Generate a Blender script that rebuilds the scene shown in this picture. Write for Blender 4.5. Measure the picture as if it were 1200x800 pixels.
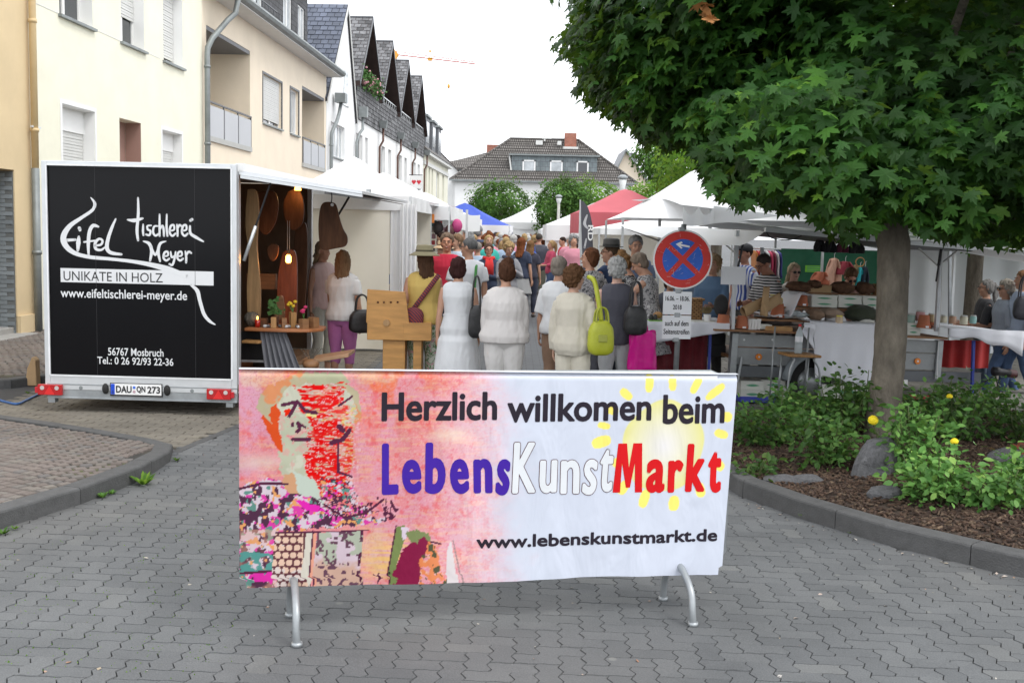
import bpy, bmesh, math, random
import numpy as np
from mathutils import Vector, Matrix, noise as mnoise
random.seed(7); RNG = np.random.default_rng(7)
for o in list(bpy.data.objects): bpy.data.objects.remove(o)
SC = bpy.context.scene
COL = SC.collection
PI = math.pi; R = math.radians
FPX = 1290.0; CAMH = 1.9
PITCH = math.atan((400-272.5)/FPX); ROLL = 0.022
cd = bpy.data.cameras.new('camera'); cam = bpy.data.objects.new('camera', cd); COL.objects.link(cam)
cd.sensor_width = 36; cd.lens = 36*FPX/1200; cd.clip_start = .1; cd.clip_end = 2000
cam.location = (0, 0, CAMH)
CM = Matrix.Rotation(PI/2-PITCH, 3, 'X') @ Matrix.Rotation(ROLL, 3, 'Z')
cam.rotation_euler = CM.to_euler()
SC.camera = cam
def ray(px, py): return CM @ Vector(((px-600)/FPX, (400-py)/FPX, -1))
def P(px, py, Y):
 d = ray(px, py); return Vector((0, 0, CAMH)) + d*(Y/d.y)
def G(px, py, z=0):
 d = ray(px, py); return Vector((0, 0, CAMH)) + d*((z-CAMH)/d.z)
W = bpy.data.worlds.new('World'); SC.world = W; W.use_nodes = True
nt = W.node_tree; nt.nodes.clear()
wo = nt.nodes.new('ShaderNodeOutputWorld'); bg = nt.nodes.new('ShaderNodeBackground')
sky = nt.nodes.new('ShaderNodeTexSky'); sky.sky_type = 'NISHITA'; sky.sun_disc = False
SUN_EL, SUN_ROT = R(55), R(128)
sky.sun_elevation = SUN_EL; sky.sun_rotation = SUN_ROT; sky.dust_density = 4; sky.air_density = 1.0; sky.ozone_density = 1
hs = nt.nodes.new('ShaderNodeHueSaturation'); hs.inputs['Saturation'].default_value = .12
mx = nt.nodes.new('ShaderNodeMix'); mx.data_type = 'RGBA'; mx.inputs[0].default_value = .80
mx.inputs[7].default_value = (10.6, 10.9, 11.4, 1)
nt.links.new(sky.outputs[0], hs.inputs['Color']); nt.links.new(hs.outputs[0], mx.inputs[6])
nt.links.new(mx.outputs[2], bg.inputs[0]); bg.inputs[1].default_value = .138
nt.links.new(bg.outputs[0], wo.inputs[0])
sl = bpy.data.lights.new('sun', 'SUN'); sl.energy = .85; sl.angle = R(16); sl.color = (1, .97, .92)
so = bpy.data.objects.new('sun', sl); COL.objects.link(so)
sd = Vector((math.sin(SUN_ROT)*math.cos(SUN_EL), math.cos(SUN_ROT)*math.cos(SUN_EL), math.sin(SUN_EL)))
so.rotation_euler = sd.to_track_quat('Z', 'Y').to_euler()
SC.view_settings.view_transform = 'Standard'; SC.view_settings.look = 'None'
SC.view_settings.exposure = .55; SC.view_settings.gamma = 1
SC.view_settings.use_curve_mapping = False
SC.render.engine = 'CYCLES'
def tag(o, label=None, cat=None, group=None, kind=None):
 if label: o['label'] = label
 if cat: o['category'] = cat
 if group: o['group'] = group
 if kind: o['kind'] = kind
 return o
def empty(name, loc=(0, 0, 0), rz=0, label=None, cat=None, group=None, parent=None):
 o = bpy.data.objects.new(name, None); COL.objects.link(o); o.location = loc; o.rotation_euler = (0, 0, rz)
 o.empty_display_size = .1
 if parent: o.parent = parent
 return tag(o, label, cat, group)
def children(o): return list(o.children)
def copy_tree(o, parent=None, loc=None, rz=None, label=None):
 c = o.copy(); COL.objects.link(c)
 if parent is not None: c.parent = parent
 if loc is not None: c.location = loc
 if rz is not None: c.rotation_euler = (0, 0, rz)
 if label: c['label'] = label
 for ch in children(o): copy_tree(ch, c)
 return c
class MB:
 def __init__(s): s.v = []; s.f = []; s.m = []; s.mi = 0
 def add(s, vs, fs, M=None):
  b = len(s.v)
  if M is not None: vs = [M @ Vector(p) for p in vs]
  s.v.extend([tuple(p) for p in vs]); s.f.extend([tuple(i+b for i in f) for f in fs]); s.m.extend([s.mi]*len(fs)); return s
 def box(s, x0, x1, y0, y1, z0, z1, M=None):
  vs = [(x0,y0,z0),(x1,y0,z0),(x1,y1,z0),(x0,y1,z0),(x0,y0,z1),(x1,y0,z1),(x1,y1,z1),(x0,y1,z1)]
  return s.add(vs, [(0,3,2,1),(4,5,6,7),(0,1,5,4),(1,2,6,5),(2,3,7,6),(3,0,4,7)], M)
 def quad(s, a, b, c, d, M=None): return s.add([a, b, c, d], [(0,1,2,3)], M)
 def poly(s, pts, M=None): return s.add(pts, [tuple(range(len(pts)))], M)
 def bar(s, p0, p1, w, h=None, up=(0,0,1)):
  h = h or w; p0 = Vector(p0); p1 = Vector(p1); d = (p1-p0); L = d.length; d.normalize()
  u = Vector(up)
  if abs(d.dot(u)) > .98: u = Vector((0,1,0))
  a = d.cross(u).normalized(); b = a.cross(d).normalized()
  M = Matrix((( a.x,b.x,d.x,p0.x),(a.y,b.y,d.y,p0.y),(a.z,b.z,d.z,p0.z),(0,0,0,1)))
  return s.box(-w/2, w/2, -h/2, h/2, 0, L, M)
 def tube(s, pts, rad, n=8, cap=True, flat=None):
  pts = [Vector(p) for p in pts]; k = len(pts)
  if not isinstance(rad, (list, tuple)): rad = [rad]*k
  b = len(s.v); prev = None
  for i, p in enumerate(pts):
   d = (pts[min(i+1,k-1)]-pts[max(i-1,0)])
   d = d.normalized() if d.length > 1e-9 else Vector((0,0,1))
   if prev is None:
    u = Vector(flat) if flat else (Vector((1,0,0)) if abs(d.x) < .9 else Vector((0,1,0)))
   else: u = prev
   a = (u - d*u.dot(d)).normalized(); c = d.cross(a); prev = a
   r = rad[i]; rx, ry = (r if isinstance(r, (list, tuple)) else (r, r))
   for j in range(n):
    t = 2*PI*j/n; q = p + a*(rx*math.cos(t)) + c*(ry*math.sin(t)); s.v.append(tuple(q))
  for i in range(k-1):
   for j in range(n):
    j2 = (j+1) % n
    s.f.append((b+i*n+j, b+i*n+j2, b+(i+1)*n+j2, b+(i+1)*n+j)); s.m.append(s.mi)
  if cap:
   s.f.append(tuple(b+j for j in reversed(range(n)))); s.m.append(s.mi)
   s.f.append(tuple(b+(k-1)*n+j for j in range(n))); s.m.append(s.mi)
  return s
 def ell(s, c, r, n=12, m=8, M=None, fn=None):
  if not isinstance(r, (list, tuple)): r = (r, r, r)
  vs = [(0,0,1)]; fs = []
  for i in range(1, m):
   ph = PI*i/m
   for j in range(n):
    t = 2*PI*j/n; vs.append((math.sin(ph)*math.cos(t), math.sin(ph)*math.sin(t), math.cos(ph)))
  vs.append((0,0,-1)); L = len(vs)-1
  for j in range(n):
   fs.append((0, 1+j, 1+(j+1)%n)); fs.append((L, 1+(m-2)*n+(j+1)%n, 1+(m-2)*n+j))
  for i in range(m-2):
   for j in range(n):
    a = 1+i*n+j; b = 1+i*n+(j+1)%n; fs.append((a, a+n, b+n, b))
  if fn: vs = [fn(Vector(p)) for p in vs]
  vs = [(c[0]+p[0]*r[0], c[1]+p[1]*r[1], c[2]+p[2]*r[2]) for p in vs]
  return s.add(vs, fs, M)
 def lathe(s, prof, c=(0,0,0), n=16, cap=True):
  b = len(s.v); k = len(prof)
  for r, z in prof:
   for j in range(n):
    t = 2*PI*j/n; s.v.append((c[0]+r*math.cos(t), c[1]+r*math.sin(t), c[2]+z))
  for i in range(k-1):
   for j in range(n):
    j2 = (j+1) % n; s.f.append((b+i*n+j, b+i*n+j2, b+(i+1)*n+j2, b+(i+1)*n+j)); s.m.append(s.mi)
  if cap:
   s.f.append(tuple(b+j for j in reversed(range(n)))); s.m.append(s.mi)
   s.f.append(tuple(b+(k-1)*n+j for j in range(n))); s.m.append(s.mi)
  return s
 def prism(s, pts, d, M=None):
  n = len(pts); d = Vector(d); a = [Vector(p) for p in pts]; b = [p+d for p in a]
  fs = [tuple(reversed(range(n))), tuple(range(n, 2*n))] + [(i, (i+1)%n, n+(i+1)%n, n+i) for i in range(n)]
  return s.add(a+b, fs, M)
 def grid(s, fn, nu, nv):
  b = len(s.v)
  for i in range(nu+1):
   for j in range(nv+1): s.v.append(tuple(fn(i/nu, j/nv)))
  for i in range(nu):
   for j in range(nv):
    a = b+i*(nv+1)+j; s.f.append((a, a+nv+1, a+nv+2, a+1)); s.m.append(s.mi)
  return s
 def mesh(s, name, mats, smooth=False):
  me = bpy.data.meshes.new(name); me.from_pydata(s.v, [], s.f)
  if not isinstance(mats, (list, tuple)): mats = [mats]
  for m in mats: me.materials.append(m)
  if len(mats) > 1: me.polygons.foreach_set('material_index', s.m)
  if smooth: me.polygons.foreach_set('use_smooth', [True]*len(me.polygons))
  me.update(); return me
 def build(s, name, mats, parent=None, smooth=False, bevel=0, solid=0, color=None, kind=None, fixn=False):
  me = s.mesh(name, mats, smooth)
  if fixn:
   bm = bmesh.new(); bm.from_mesh(me); bmesh.ops.recalc_face_normals(bm, faces=bm.faces); bm.to_mesh(me); bm.free()
  o = link(name, me, parent)
  if solid:
   md = o.modifiers.new('s', 'SOLIDIFY'); md.thickness = solid; md.offset = 0
  if bevel:
   md = o.modifiers.new('b', 'BEVEL'); md.width = bevel; md.segments = 2; md.limit_method = 'ANGLE'; md.angle_limit = R(40)
  if color: o.color = (*color, 1)
  if kind: o['kind'] = kind
  return o
def link(name, me, parent=None, loc=None, color=None):
 o = bpy.data.objects.new(name, me); COL.objects.link(o)
 if parent is not None: o.parent = parent
 if loc is not None: o.location = loc
 if color: o.color = (*color, 1)
 return o
def npmesh(name, V, F, mat, smooth=False):
 """V (n,3) array, F (m,k) array of equal-size polygons"""
 me = bpy.data.meshes.new(name); V = np.asarray(V, dtype=np.float32); F = np.asarray(F, dtype=np.int32)
 k = F.shape[1]; me.vertices.add(len(V)); me.vertices.foreach_set('co', V.ravel())
 me.loops.add(F.size); me.loops.foreach_set('vertex_index', F.ravel())
 me.polygons.add(len(F)); me.polygons.foreach_set('loop_start', np.arange(0, F.size, k, dtype=np.int32))
 me.polygons.foreach_set('use_smooth', np.full(len(F), smooth))
 me.materials.append(mat); me.update(calc_edges=True); me.validate(); return me
def rotz(a, loc=(0,0,0)): return Matrix.Translation(Vector(loc)) @ Matrix.Rotation(a, 4, 'Z')
def scratch():
 return bpy.data.scenes.get('scratch') or bpy.data.scenes.new('scratch')
def nodes(name):
 m = bpy.data.materials.new(name); m.use_nodes = True; n = m.node_tree
 return m, n, n.nodes['Principled BSDF']
def N(n, t, **k):
 x = n.nodes.new(t)
 for a, v in k.items():
  if a.startswith('i_'):
   key = a[2:]; key = int(key) if key.isdigit() else key.replace('_', ' ')
   x.inputs[key].default_value = v
  else: setattr(x, a, v)
 return x
def ramp(n, stops):
 r = n.nodes.new('ShaderNodeValToRGB'); e = r.color_ramp.elements
 while len(e) < len(stops): e.new(.5)
 for q, (p, c) in zip(e, stops): q.position = p; q.color = (*c, 1) if len(c) == 3 else c
 return r
def mixc(n, a, b, f, mode='MIX'):
 m = n.nodes.new('ShaderNodeMix'); m.data_type = 'RGBA'; m.blend_type = mode
 for i, x in ((6, a), (7, b)):
  if hasattr(x, 'default_value') or hasattr(x, 'is_output'): n.links.new(x, m.inputs[i])
  else: m.inputs[i].default_value = (*x, 1)
 if isinstance(f, (int, float)): m.inputs[0].default_value = f
 else: n.links.new(f, m.inputs[0])
 return m.outputs[2]
def lin(c):
 return tuple(((x/255)/12.92 if x/255 <= .04045 else ((x/255+.055)/1.055)**2.4) for x in c)
def tone(c, k): return tuple(min(1, x*k) for x in c)
_mc = {}
def mat(name, c, rough=.75, var=.12, vs=4.0, bump=.15, bs=60.0, metal=0.0, spec=.4, dirt=0, objc=False, stretch=None, rand=0, sheen=0, trans=0, coat=0, sub=0, bd=.01):
 if name in _mc: return _mc[name]
 m, n, p = nodes(name); _mc[name] = m
 tc = N(n, 'ShaderNodeTexCoord').outputs['Object']
 if stretch:
  mp = N(n, 'ShaderNodeMapping'); mp.inputs['Scale'].default_value = stretch; n.links.new(tc, mp.inputs[0]); tc = mp.outputs[0]
 nz = N(n, 'ShaderNodeTexNoise', i_Scale=vs, i_Detail=6.0, i_Roughness=.6); n.links.new(tc, nz.inputs['Vector'])
 if objc:
  oi = N(n, 'ShaderNodeObjectInfo'); base = oi.outputs['Color']
  lo = mixc(n, base, (0,0,0), var); hi = mixc(n, base, base if name in ('hair_strands','skin') else (1,1,1), var*.3)
 else: lo, hi = tone(c, 1-var), tone(c, 1+var)
 mr = N(n, 'ShaderNodeMapRange', i_1=.3, i_2=.7); n.links.new(nz.outputs[0], mr.inputs[0])
 col = mixc(n, lo, hi, mr.outputs[0])
 if rand:
  g = N(n, 'ShaderNodeNewGeometry'); o2 = N(n, 'ShaderNodeObjectInfo')
  ad = N(n, 'ShaderNodeMath', operation='ADD'); n.links.new(g.outputs['Random Per Island'], ad.inputs[0]); n.links.new(o2.outputs['Random'], ad.inputs[1])
  fr = N(n, 'ShaderNodeMath', operation='FRACT'); n.links.new(ad.outputs[0], fr.inputs[0])
  mr2 = N(n, 'ShaderNodeMapRange', i_3=1-rand, i_4=1+rand); n.links.new(fr.outputs[0], mr2.inputs[0])
  col = mixc(n, col, mr2.outputs[0], 1.0, 'MULTIPLY')
 if dirt:
  nd = N(n, 'ShaderNodeTexNoise', i_Scale=1.3, i_Detail=8.0, i_Roughness=.7); n.links.new(tc, nd.inputs['Vector'])
  rr = ramp(n, [(.42, (0,0,0)), (.7, (1,1,1))]); n.links.new(nd.outputs[0], rr.inputs[0])
  sc = N(n, 'ShaderNodeMath', operation='MULTIPLY', i_1=dirt); n.links.new(rr.outputs[0], sc.inputs[0])
  col = mixc(n, col, tone(c, .55), sc.outputs[0])
 n.links.new(col, p.inputs['Base Color'])
 p.inputs['Roughness'].default_value = rough; p.inputs['Metallic'].default_value = metal; p.inputs['Specular IOR Level'].default_value = spec
 if coat: p.inputs['Coat Weight'].default_value = coat; p.inputs['Coat Roughness'].default_value = .08
 if sheen: p.inputs['Sheen Weight'].default_value = sheen
 if sub: p.inputs['Subsurface Weight'].default_value = sub; p.inputs['Subsurface Radius'].default_value = (.02,.008,.004)
 if bump:
  nb = N(n, 'ShaderNodeTexNoise', i_Scale=bs, i_Detail=4.0); n.links.new(tc, nb.inputs['Vector'])
  bp = N(n, 'ShaderNodeBump', i_Strength=bump, i_Distance=bd); n.links.new(nb.outputs[0], bp.inputs['Height']); n.links.new(bp.outputs[0], p.inputs['Normal'])
 if trans:
  td = N(n, 'ShaderNodeBsdfTranslucent'); n.links.new(col, td.inputs[0]); ms = N(n, 'ShaderNodeMixShader'); ms.inputs[0].default_value = trans
  out = n.nodes['Material Output']; n.links.new(p.outputs[0], ms.inputs[1]); n.links.new(td.outputs[0], ms.inputs[2]); n.links.new(ms.outputs[0], out.inputs[0])
 return m
def brickmat(name, c1, c2, mortar, bw, bh, axis='yz', bump=.4, msize=.02, rough=.75, offset=.5, var=.25):
 if name in _mc: return _mc[name]
 m, n, p = nodes(name); _mc[name] = m
 tc = N(n, 'ShaderNodeTexCoord').outputs['Object']
 sp = N(n, 'ShaderNodeSeparateXYZ'); n.links.new(tc, sp.inputs[0]); cb = N(n, 'ShaderNodeCombineXYZ')
 ax = {'x': 0, 'y': 1, 'z': 2}; n.links.new(sp.outputs[ax[axis[0]]], cb.inputs[0]); n.links.new(sp.outputs[ax[axis[1]]], cb.inputs[1])
 b = N(n, 'ShaderNodeTexBrick', offset=offset, i_Scale=1.0, i_Mortar_Size=msize*bh, i_Brick_Width=bw, i_Row_Height=bh, i_Mortar_Smooth=.3)
 b.inputs['Color1'].default_value = (*c1, 1); b.inputs['Color2'].default_value = (*c2, 1); b.inputs['Mortar'].default_value = (*mortar, 1)
 n.links.new(cb.outputs[0], b.inputs['Vector'])
 nz = N(n, 'ShaderNodeTexNoise', i_Scale=1.5, i_Detail=8.0, i_Roughness=.7); n.links.new(tc, nz.inputs['Vector'])
 mr = N(n, 'ShaderNodeMapRange', i_1=.3, i_2=.7, i_3=1-var, i_4=1+var); n.links.new(nz.outputs[0], mr.inputs[0])
 col = mixc(n, b.outputs['Color'], mr.outputs[0], 1.0, 'MULTIPLY'); n.links.new(col, p.inputs['Base Color'])
 bp = N(n, 'ShaderNodeBump', i_Strength=bump, i_Distance=.03, invert=True); n.links.new(b.outputs['Fac'], bp.inputs['Height']); n.links.new(bp.outputs[0], p.inputs['Normal'])
 p.inputs['Roughness'].default_value = rough; p.inputs['Specular IOR Level'].default_value = .3
 return m
def glassmat(name='window_glass', c=(.02,.025,.03)):
 return mat(name, c, rough=.06, var=.3, vs=.6, bump=.02, bs=1.2, spec=.9)
M_ = {}
def setup_mats():
 g = M_
 g['plaster_pale'] = mat('pale_yellow_plaster', (.80,.78,.64), .9, .04, 1.2, .25, 90, dirt=.12)
 g['plaster_beige'] = mat('beige_plaster', (.78,.68,.54), .9, .04, 1.2, .25, 90, dirt=.08)
 g['plaster_orange'] = mat('ochre_plaster', (.66,.52,.32), .9, .05, 1.2, .25, 90, dirt=.12)
 g['plaster_white'] = mat('white_plaster', (.80,.80,.79), .9, .04, .8, .2, 60, dirt=.12)
 g['plaster_cream'] = mat('cream_plaster', (.72,.70,.58), .9, .04, .8, .2, 60, dirt=.12)
 g['white'] = mat('white_paint', (.78,.78,.77), .45, .03, 2, .03, 30)
 g['offwhite'] = mat('offwhite_paint', (.62,.62,.6), .6, .05, 3, .05, 30)
 g['glass'] = glassmat()
 g['lightglass'] = mat('curtained_glass', (.42,.45,.47), .12, .25, 1.5, 0, spec=.8)
 g['slategrey'] = mat('grey_metal_cladding', (.12,.125,.135), .5, .06, 3, .05, 40)
 g['zinc'] = mat('weathered_zinc', (.23,.25,.25), .5, .2, 3, .1, 30, metal=.35)
 g['galv'] = mat('galvanised_steel', (.33,.35,.36), .42, .15, 8, .06, 60, metal=.55)
 g['alu'] = mat('aluminium', (.62,.64,.65), .38, .06, 6, .04, 50, metal=.45)
 g['brownpipe'] = mat('brown_copper_pipe', (.11,.055,.04), .5, .2, 3, .1, 30)
 g['dark'] = mat('dark_interior', (.02,.02,.022), .8, .2, 3, 0)
 g['black'] = mat('black_plastic', (.018,.018,.02), .45, .1, 5, .05, 80)
 g['rubber'] = mat('black_rubber', (.02,.02,.02), .8, .2, 9, .2, 60)
 g['loggiawood'] = mat('brown_stained_boards', (.055,.035,.03), .7, .2, 5, .2, 30)
 g['tarp'] = mat('white_tent_fabric', (.82,.825,.83), .75, .03, 1.2, .3, 3, trans=.12)
 g['tarpgrey'] = mat('shade_grey_tarpaulin', (.60,.62,.64), .6, .04, 1.5, .15, 5, trans=.25)  # white awning fabric, its shade put into the grey colour
 g['tarpcream'] = mat('cream_tent_wall', (.90,.86,.75), .8, .03, 1.2, .35, 4, trans=.2)
 g['tarpred'] = mat('red_tent_fabric', (.66,.16,.19), .7, .05, 1.5, .12, 5, trans=.3)
 g['tarpblue'] = mat('blue_tent_fabric', (.07,.13,.58), .7, .05, 1.5, .12, 5, trans=.3)
 g['cloth'] = mat('woven_cloth', (1,1,1), .92, .07, 5, .22, 9, objc=True, sheen=.1)
 g['knit'] = mat('fine_cloth', (1,1,1), .95, .04, 6, .18, 9, objc=True, stretch=(1.6,1.6,.5))
 g['hair'] = mat('hair_strands', (1,1,1), .75, .45, 26, .6, 60, objc=True, stretch=(1.6,1.6,.22), spec=.12)
 g['skin'] = mat('skin', (1,1,1), .55, .06, 9, .1, 120, objc=True, sub=.08)
 g['leather'] = mat('bag_leather', (1,1,1), .42, .12, 8, .25, 60, objc=True)
 g['wood'] = mat('oiled_oak', (.36,.19,.07), .45, .3, 3.5, .2, 30, stretch=(7,7,.7))
 g['woodh'] = mat('brown_plank', (.27,.135,.06), .5, .3, 3.5, .2, 30, stretch=(.8,7,7))
 g['wooddark'] = mat('dark_walnut', (.105,.046,.022), .5, .45, 3.0, .2, 20, stretch=(5,5,.8), spec=.15)
 g['woodred'] = mat('red_brown_slab', (.22,.06,.025), .35, .4, 3.0, .2, 20, stretch=(6,6,.6))
 g['woodlive'] = mat('live_edge_slab', (.40,.24,.11), .55, .35, 3.0, .25, 20, stretch=(5,5,.6))
 g['terracotta'] = mat('terracotta', (.42,.14,.07), .8, .15, 6, .15, 60, dirt=.2)
 g['card'] = mat('white_printed_card', (.62,.63,.58), .7, .05, 4, .05, 40)
 g['kraft'] = mat('kraft_paper', (.42,.28,.15), .85, .12, 5, .2, 30)
 g['paper'] = mat('white_paper', (.80,.81,.84), .6, .02, 3, .03, 10)
 g['linen'] = mat('white_tablecloth', (.72,.73,.78), .85, .03, 3, .25, 8)
 g['colour'] = mat('painted_item', (1,1,1), .6, .08, 5, .05, 30, objc=True)
 g['gloss'] = mat('glossy_item', (1,1,1), .25, .05, 5, .02, 30, objc=True)
 g['clear'] = mat('clear_plastic', (.62,.68,.70), .08, .05, 5, 0, spec=.8, trans=.5)
 g['bark'] = mat('grey_brown_bark', (.17,.148,.118), .92, .5, 9, 1.0, 34, stretch=(1,1,.38), dirt=.7, bd=.03)
 g['stone'] = mat('grey_rock', (.11,.11,.115), .9, .3, 6, .8, 18)
 g['kerb'] = mat('basalt_kerb', (.085,.085,.085), .85, .16, 14, .5, 90, dirt=.3, rand=.10)
 g['earth'] = mat('dark_earth', (.05,.035,.026), .95, .3, 20, .8, 40)
setup_mats()
GLASS = M_['glass']
# ================================================================== GROUND
STY = -0.03      # street axis, turned slightly right of the view axis
def polyL(pts, t):
 for (x0, y0), (x1, y1) in zip(pts, pts[1:]):
  if y0 <= t <= y1: return x0+(x1-x0)*(t-y0)/(y1-y0)
 return pts[0][0] if t < pts[0][1] else pts[-1][0]
LK = [(-3.95,3.0),(-3.85,4.6),(-3.55,5.6),(-3.18,6.6),(-2.90,7.35),(-2.73,8.1),(-2.74,8.75),(-2.84,9.15)]
PENB = [(-2.84,9.15),(-3.1,9.42),(-3.65,9.82),(-4.35,10.28),(-5.25,10.8),(-6.4,11.35),(-7.6,11.8)]
RK = [(5.2,4.2),(4.2,5.1),(3.45,5.72),(2.96,6.14),(2.85,6.23),(2.37,6.77),(1.97,7.42),(1.70,8.02),(1.58,8.8),(1.62,9.7),(1.85,10.6),(2.3,11.4)]
def xright(y):
 return polyL(sorted([(a, b) for a, b in RK], key=lambda q: q[1]), y) if y >= 4.2 else 6.0
def ground():
 m, n, p = nodes('far_ground_setts')
 tc = N(n, 'ShaderNodeTexCoord').outputs['Object']
 b = N(n, 'ShaderNodeTexBrick', i_Scale=1.0, i_Mortar_Size=.006, i_Brick_Width=.21, i_Row_Height=.105)
 b.inputs['Color1'].default_value = (.10,.105,.11,1); b.inputs['Color2'].default_value = (.115,.118,.122,1); b.inputs['Mortar'].default_value = (.05,.05,.048,1)
 n.links.new(tc, b.inputs['Vector'])
 nz = N(n, 'ShaderNodeTexNoise', i_Scale=.5, i_Detail=6.0); n.links.new(tc, nz.inputs['Vector'])
 mr = N(n, 'ShaderNodeMapRange', i_1=.3, i_2=.7, i_3=.8, i_4=1.2); n.links.new(nz.outputs[0], mr.inputs[0])
 n.links.new(mixc(n, b.outputs[0], mr.outputs[0], 1.0, 'MULTIPLY'), p.inputs['Base Color']); p.inputs['Roughness'].default_value = .85
 MB().quad((-600,-60,-.05),(600,-60,-.05),(600,1200,-.05),(-600,1200,-.05)).build('ground', m, kind='structure')
ground()
def sand():
 m, n, p = nodes('joint_sand'); tc = N(n, 'ShaderNodeTexCoord').outputs['Object']
 nz = N(n, 'ShaderNodeTexNoise', i_Scale=2.2, i_Detail=8.0, i_Roughness=.7); n.links.new(tc, nz.inputs['Vector'])
 r = ramp(n, [(.42, (.030,.028,.025)), (.56, (.05,.042,.03)), (.66, (.09,.105,.03))]); n.links.new(nz.outputs[0], r.inputs[0])
 n.links.new(r.outputs[0], p.inputs['Base Color']); p.inputs['Roughness'].default_value = .95
 return m
SAND = sand()
road = MB().quad((-9,3.2,-.012),(9,3.2,-.012),(9,13.6,-.012),(-9,13.6,-.012)).build('road', SAND, kind='structure')
def sett_mat():
 m, n, p = nodes('grey_interlocking_setts')
 tc = N(n, 'ShaderNodeTexCoord').outputs['Object']; g = N(n, 'ShaderNodeNewGeometry'); oi = N(n, 'ShaderNodeObjectInfo')
 pos = g.outputs['Position']
 ad = N(n, 'ShaderNodeMath', operation='ADD'); n.links.new(g.outputs['Random Per Island'], ad.inputs[0]); n.links.new(oi.outputs['Random'], ad.inputs[1])
 fr = N(n, 'ShaderNodeMath', operation='FRACT'); n.links.new(ad.outputs[0], fr.inputs[0])
 r = ramp(n, [(0, (.100,.104,.107)), (.5, (.111,.115,.118)), (.95, (.123,.127,.129)), (1, (.140,.143,.141))]); n.links.new(fr.outputs[0], r.inputs[0])
 n1 = N(n, 'ShaderNodeTexNoise', i_Scale=.7, i_Detail=8.0, i_Roughness=.65); n.links.new(pos, n1.inputs['Vector'])
 mr = N(n, 'ShaderNodeMapRange', i_1=.3, i_2=.7, i_3=.76, i_4=1.2); n.links.new(n1.outputs[0], mr.inputs[0])
 c = mixc(n, r.outputs[0], mr.outputs[0], 1.0, 'MULTIPLY')
 n2 = N(n, 'ShaderNodeTexNoise', i_Scale=140.0, i_Detail=3.0); n.links.new(pos, n2.inputs['Vector'])
 m2 = N(n, 'ShaderNodeMapRange', i_1=.3, i_2=.7, i_3=.8, i_4=1.2); n.links.new(n2.outputs[0], m2.inputs[0])
 c = mixc(n, c, m2.outputs[0], 1.0, 'MULTIPLY')
 n3 = N(n, 'ShaderNodeTexNoise', i_Scale=.35, i_Detail=5.0); n.links.new(pos, n3.inputs['Vector'])
 r3 = ramp(n, [(.48, (0,0,0)), (.70, (.32,.32,.32))]); n.links.new(n3.outputs[0], r3.inputs[0])
 c = mixc(n, c, (.145,.130,.110), r3.outputs[0])
 v = N(n, 'ShaderNodeTexVoronoi', i_Scale=2.3); n.links.new(pos, v.inputs['Vector'])
 r4 = ramp(n, [(.035, (.6,.6,.6)), (.055, (0,0,0))]); n.links.new(v.outputs['Distance'], r4.inputs[0])
 c = mixc(n, c, (.20,.20,.185), r4.outputs[0])
 n.links.new(c, p.inputs['Base Color']); p.inputs['Roughness'].default_value = .8; p.inputs['Specular IOR Level'].default_value = .35
 bp = N(n, 'ShaderNodeBump', i_Strength=.35, i_Distance=.004); n.links.new(n2.outputs[0], bp.inputs['Height']); n.links.new(bp.outputs[0], p.inputs['Normal'])
 return m
SETT = sett_mat()
PW = .105
def sett_outline(horizontal):
 a = .155
 prof = [(0,0), (.27, a*.75), (.73, -a*.75)]
 nx, ny = (2, 1) if horizontal else (1, 2); pts = []
 for i in range(nx): pts += [(i+t, e*.28) for t, e in prof]
 for j in range(ny): pts += [(nx+e, j+t) for t, e in prof]
 for i in range(nx, 0, -1): pts += [(i, ny)] + [(i-1+t, ny+e*.28) for t, e in reversed(prof[1:])]
 for j in range(ny, 0, -1): pts += [(0, j)] + [(e, j-1+t) for t, e in reversed(prof[1:])]
 return pts
def inset(pts, d):
 n = len(pts); out = []
 for i in range(n):
  p0 = Vector(pts[i-1]); p1 = Vector(pts[i]); p2 = Vector(pts[(i+1) % n])
  e1 = (p1-p0).normalized(); e2 = (p2-p1).normalized()
  n1 = Vector((-e1.y, e1.x)); n2 = Vector((-e2.y, e2.x)); b = (n1+n2)
  b = b.normalized() if b.length > 1e-6 else n1
  k = d/max(.45, b.dot(n1)); out.append((p1.x+b.x*k, p1.y+b.y*k))
 return out
def sett_geo(h):
 o = sett_outline(h); o = [(x*PW, y*PW) for x, y in o]
 cx = sum(p[0] for p in o)/len(o); cy = sum(p[1] for p in o)/len(o); o = [(x-cx, y-cy) for x, y in o]
 top = inset(o, .0032); rim = inset(o, .0012); n = len(o)
 V = [(x, y, 0) for x, y in top] + [(x, y, -.010) for x, y in rim]
 F = [tuple(range(n))] + [(i, n+i, n+(i+1)%n, (i+1)%n) for i in range(n)]
 F = [F[0]] + [tuple(reversed(f)) for f in F[1:]]
 return V, F, (cx, cy)
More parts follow.
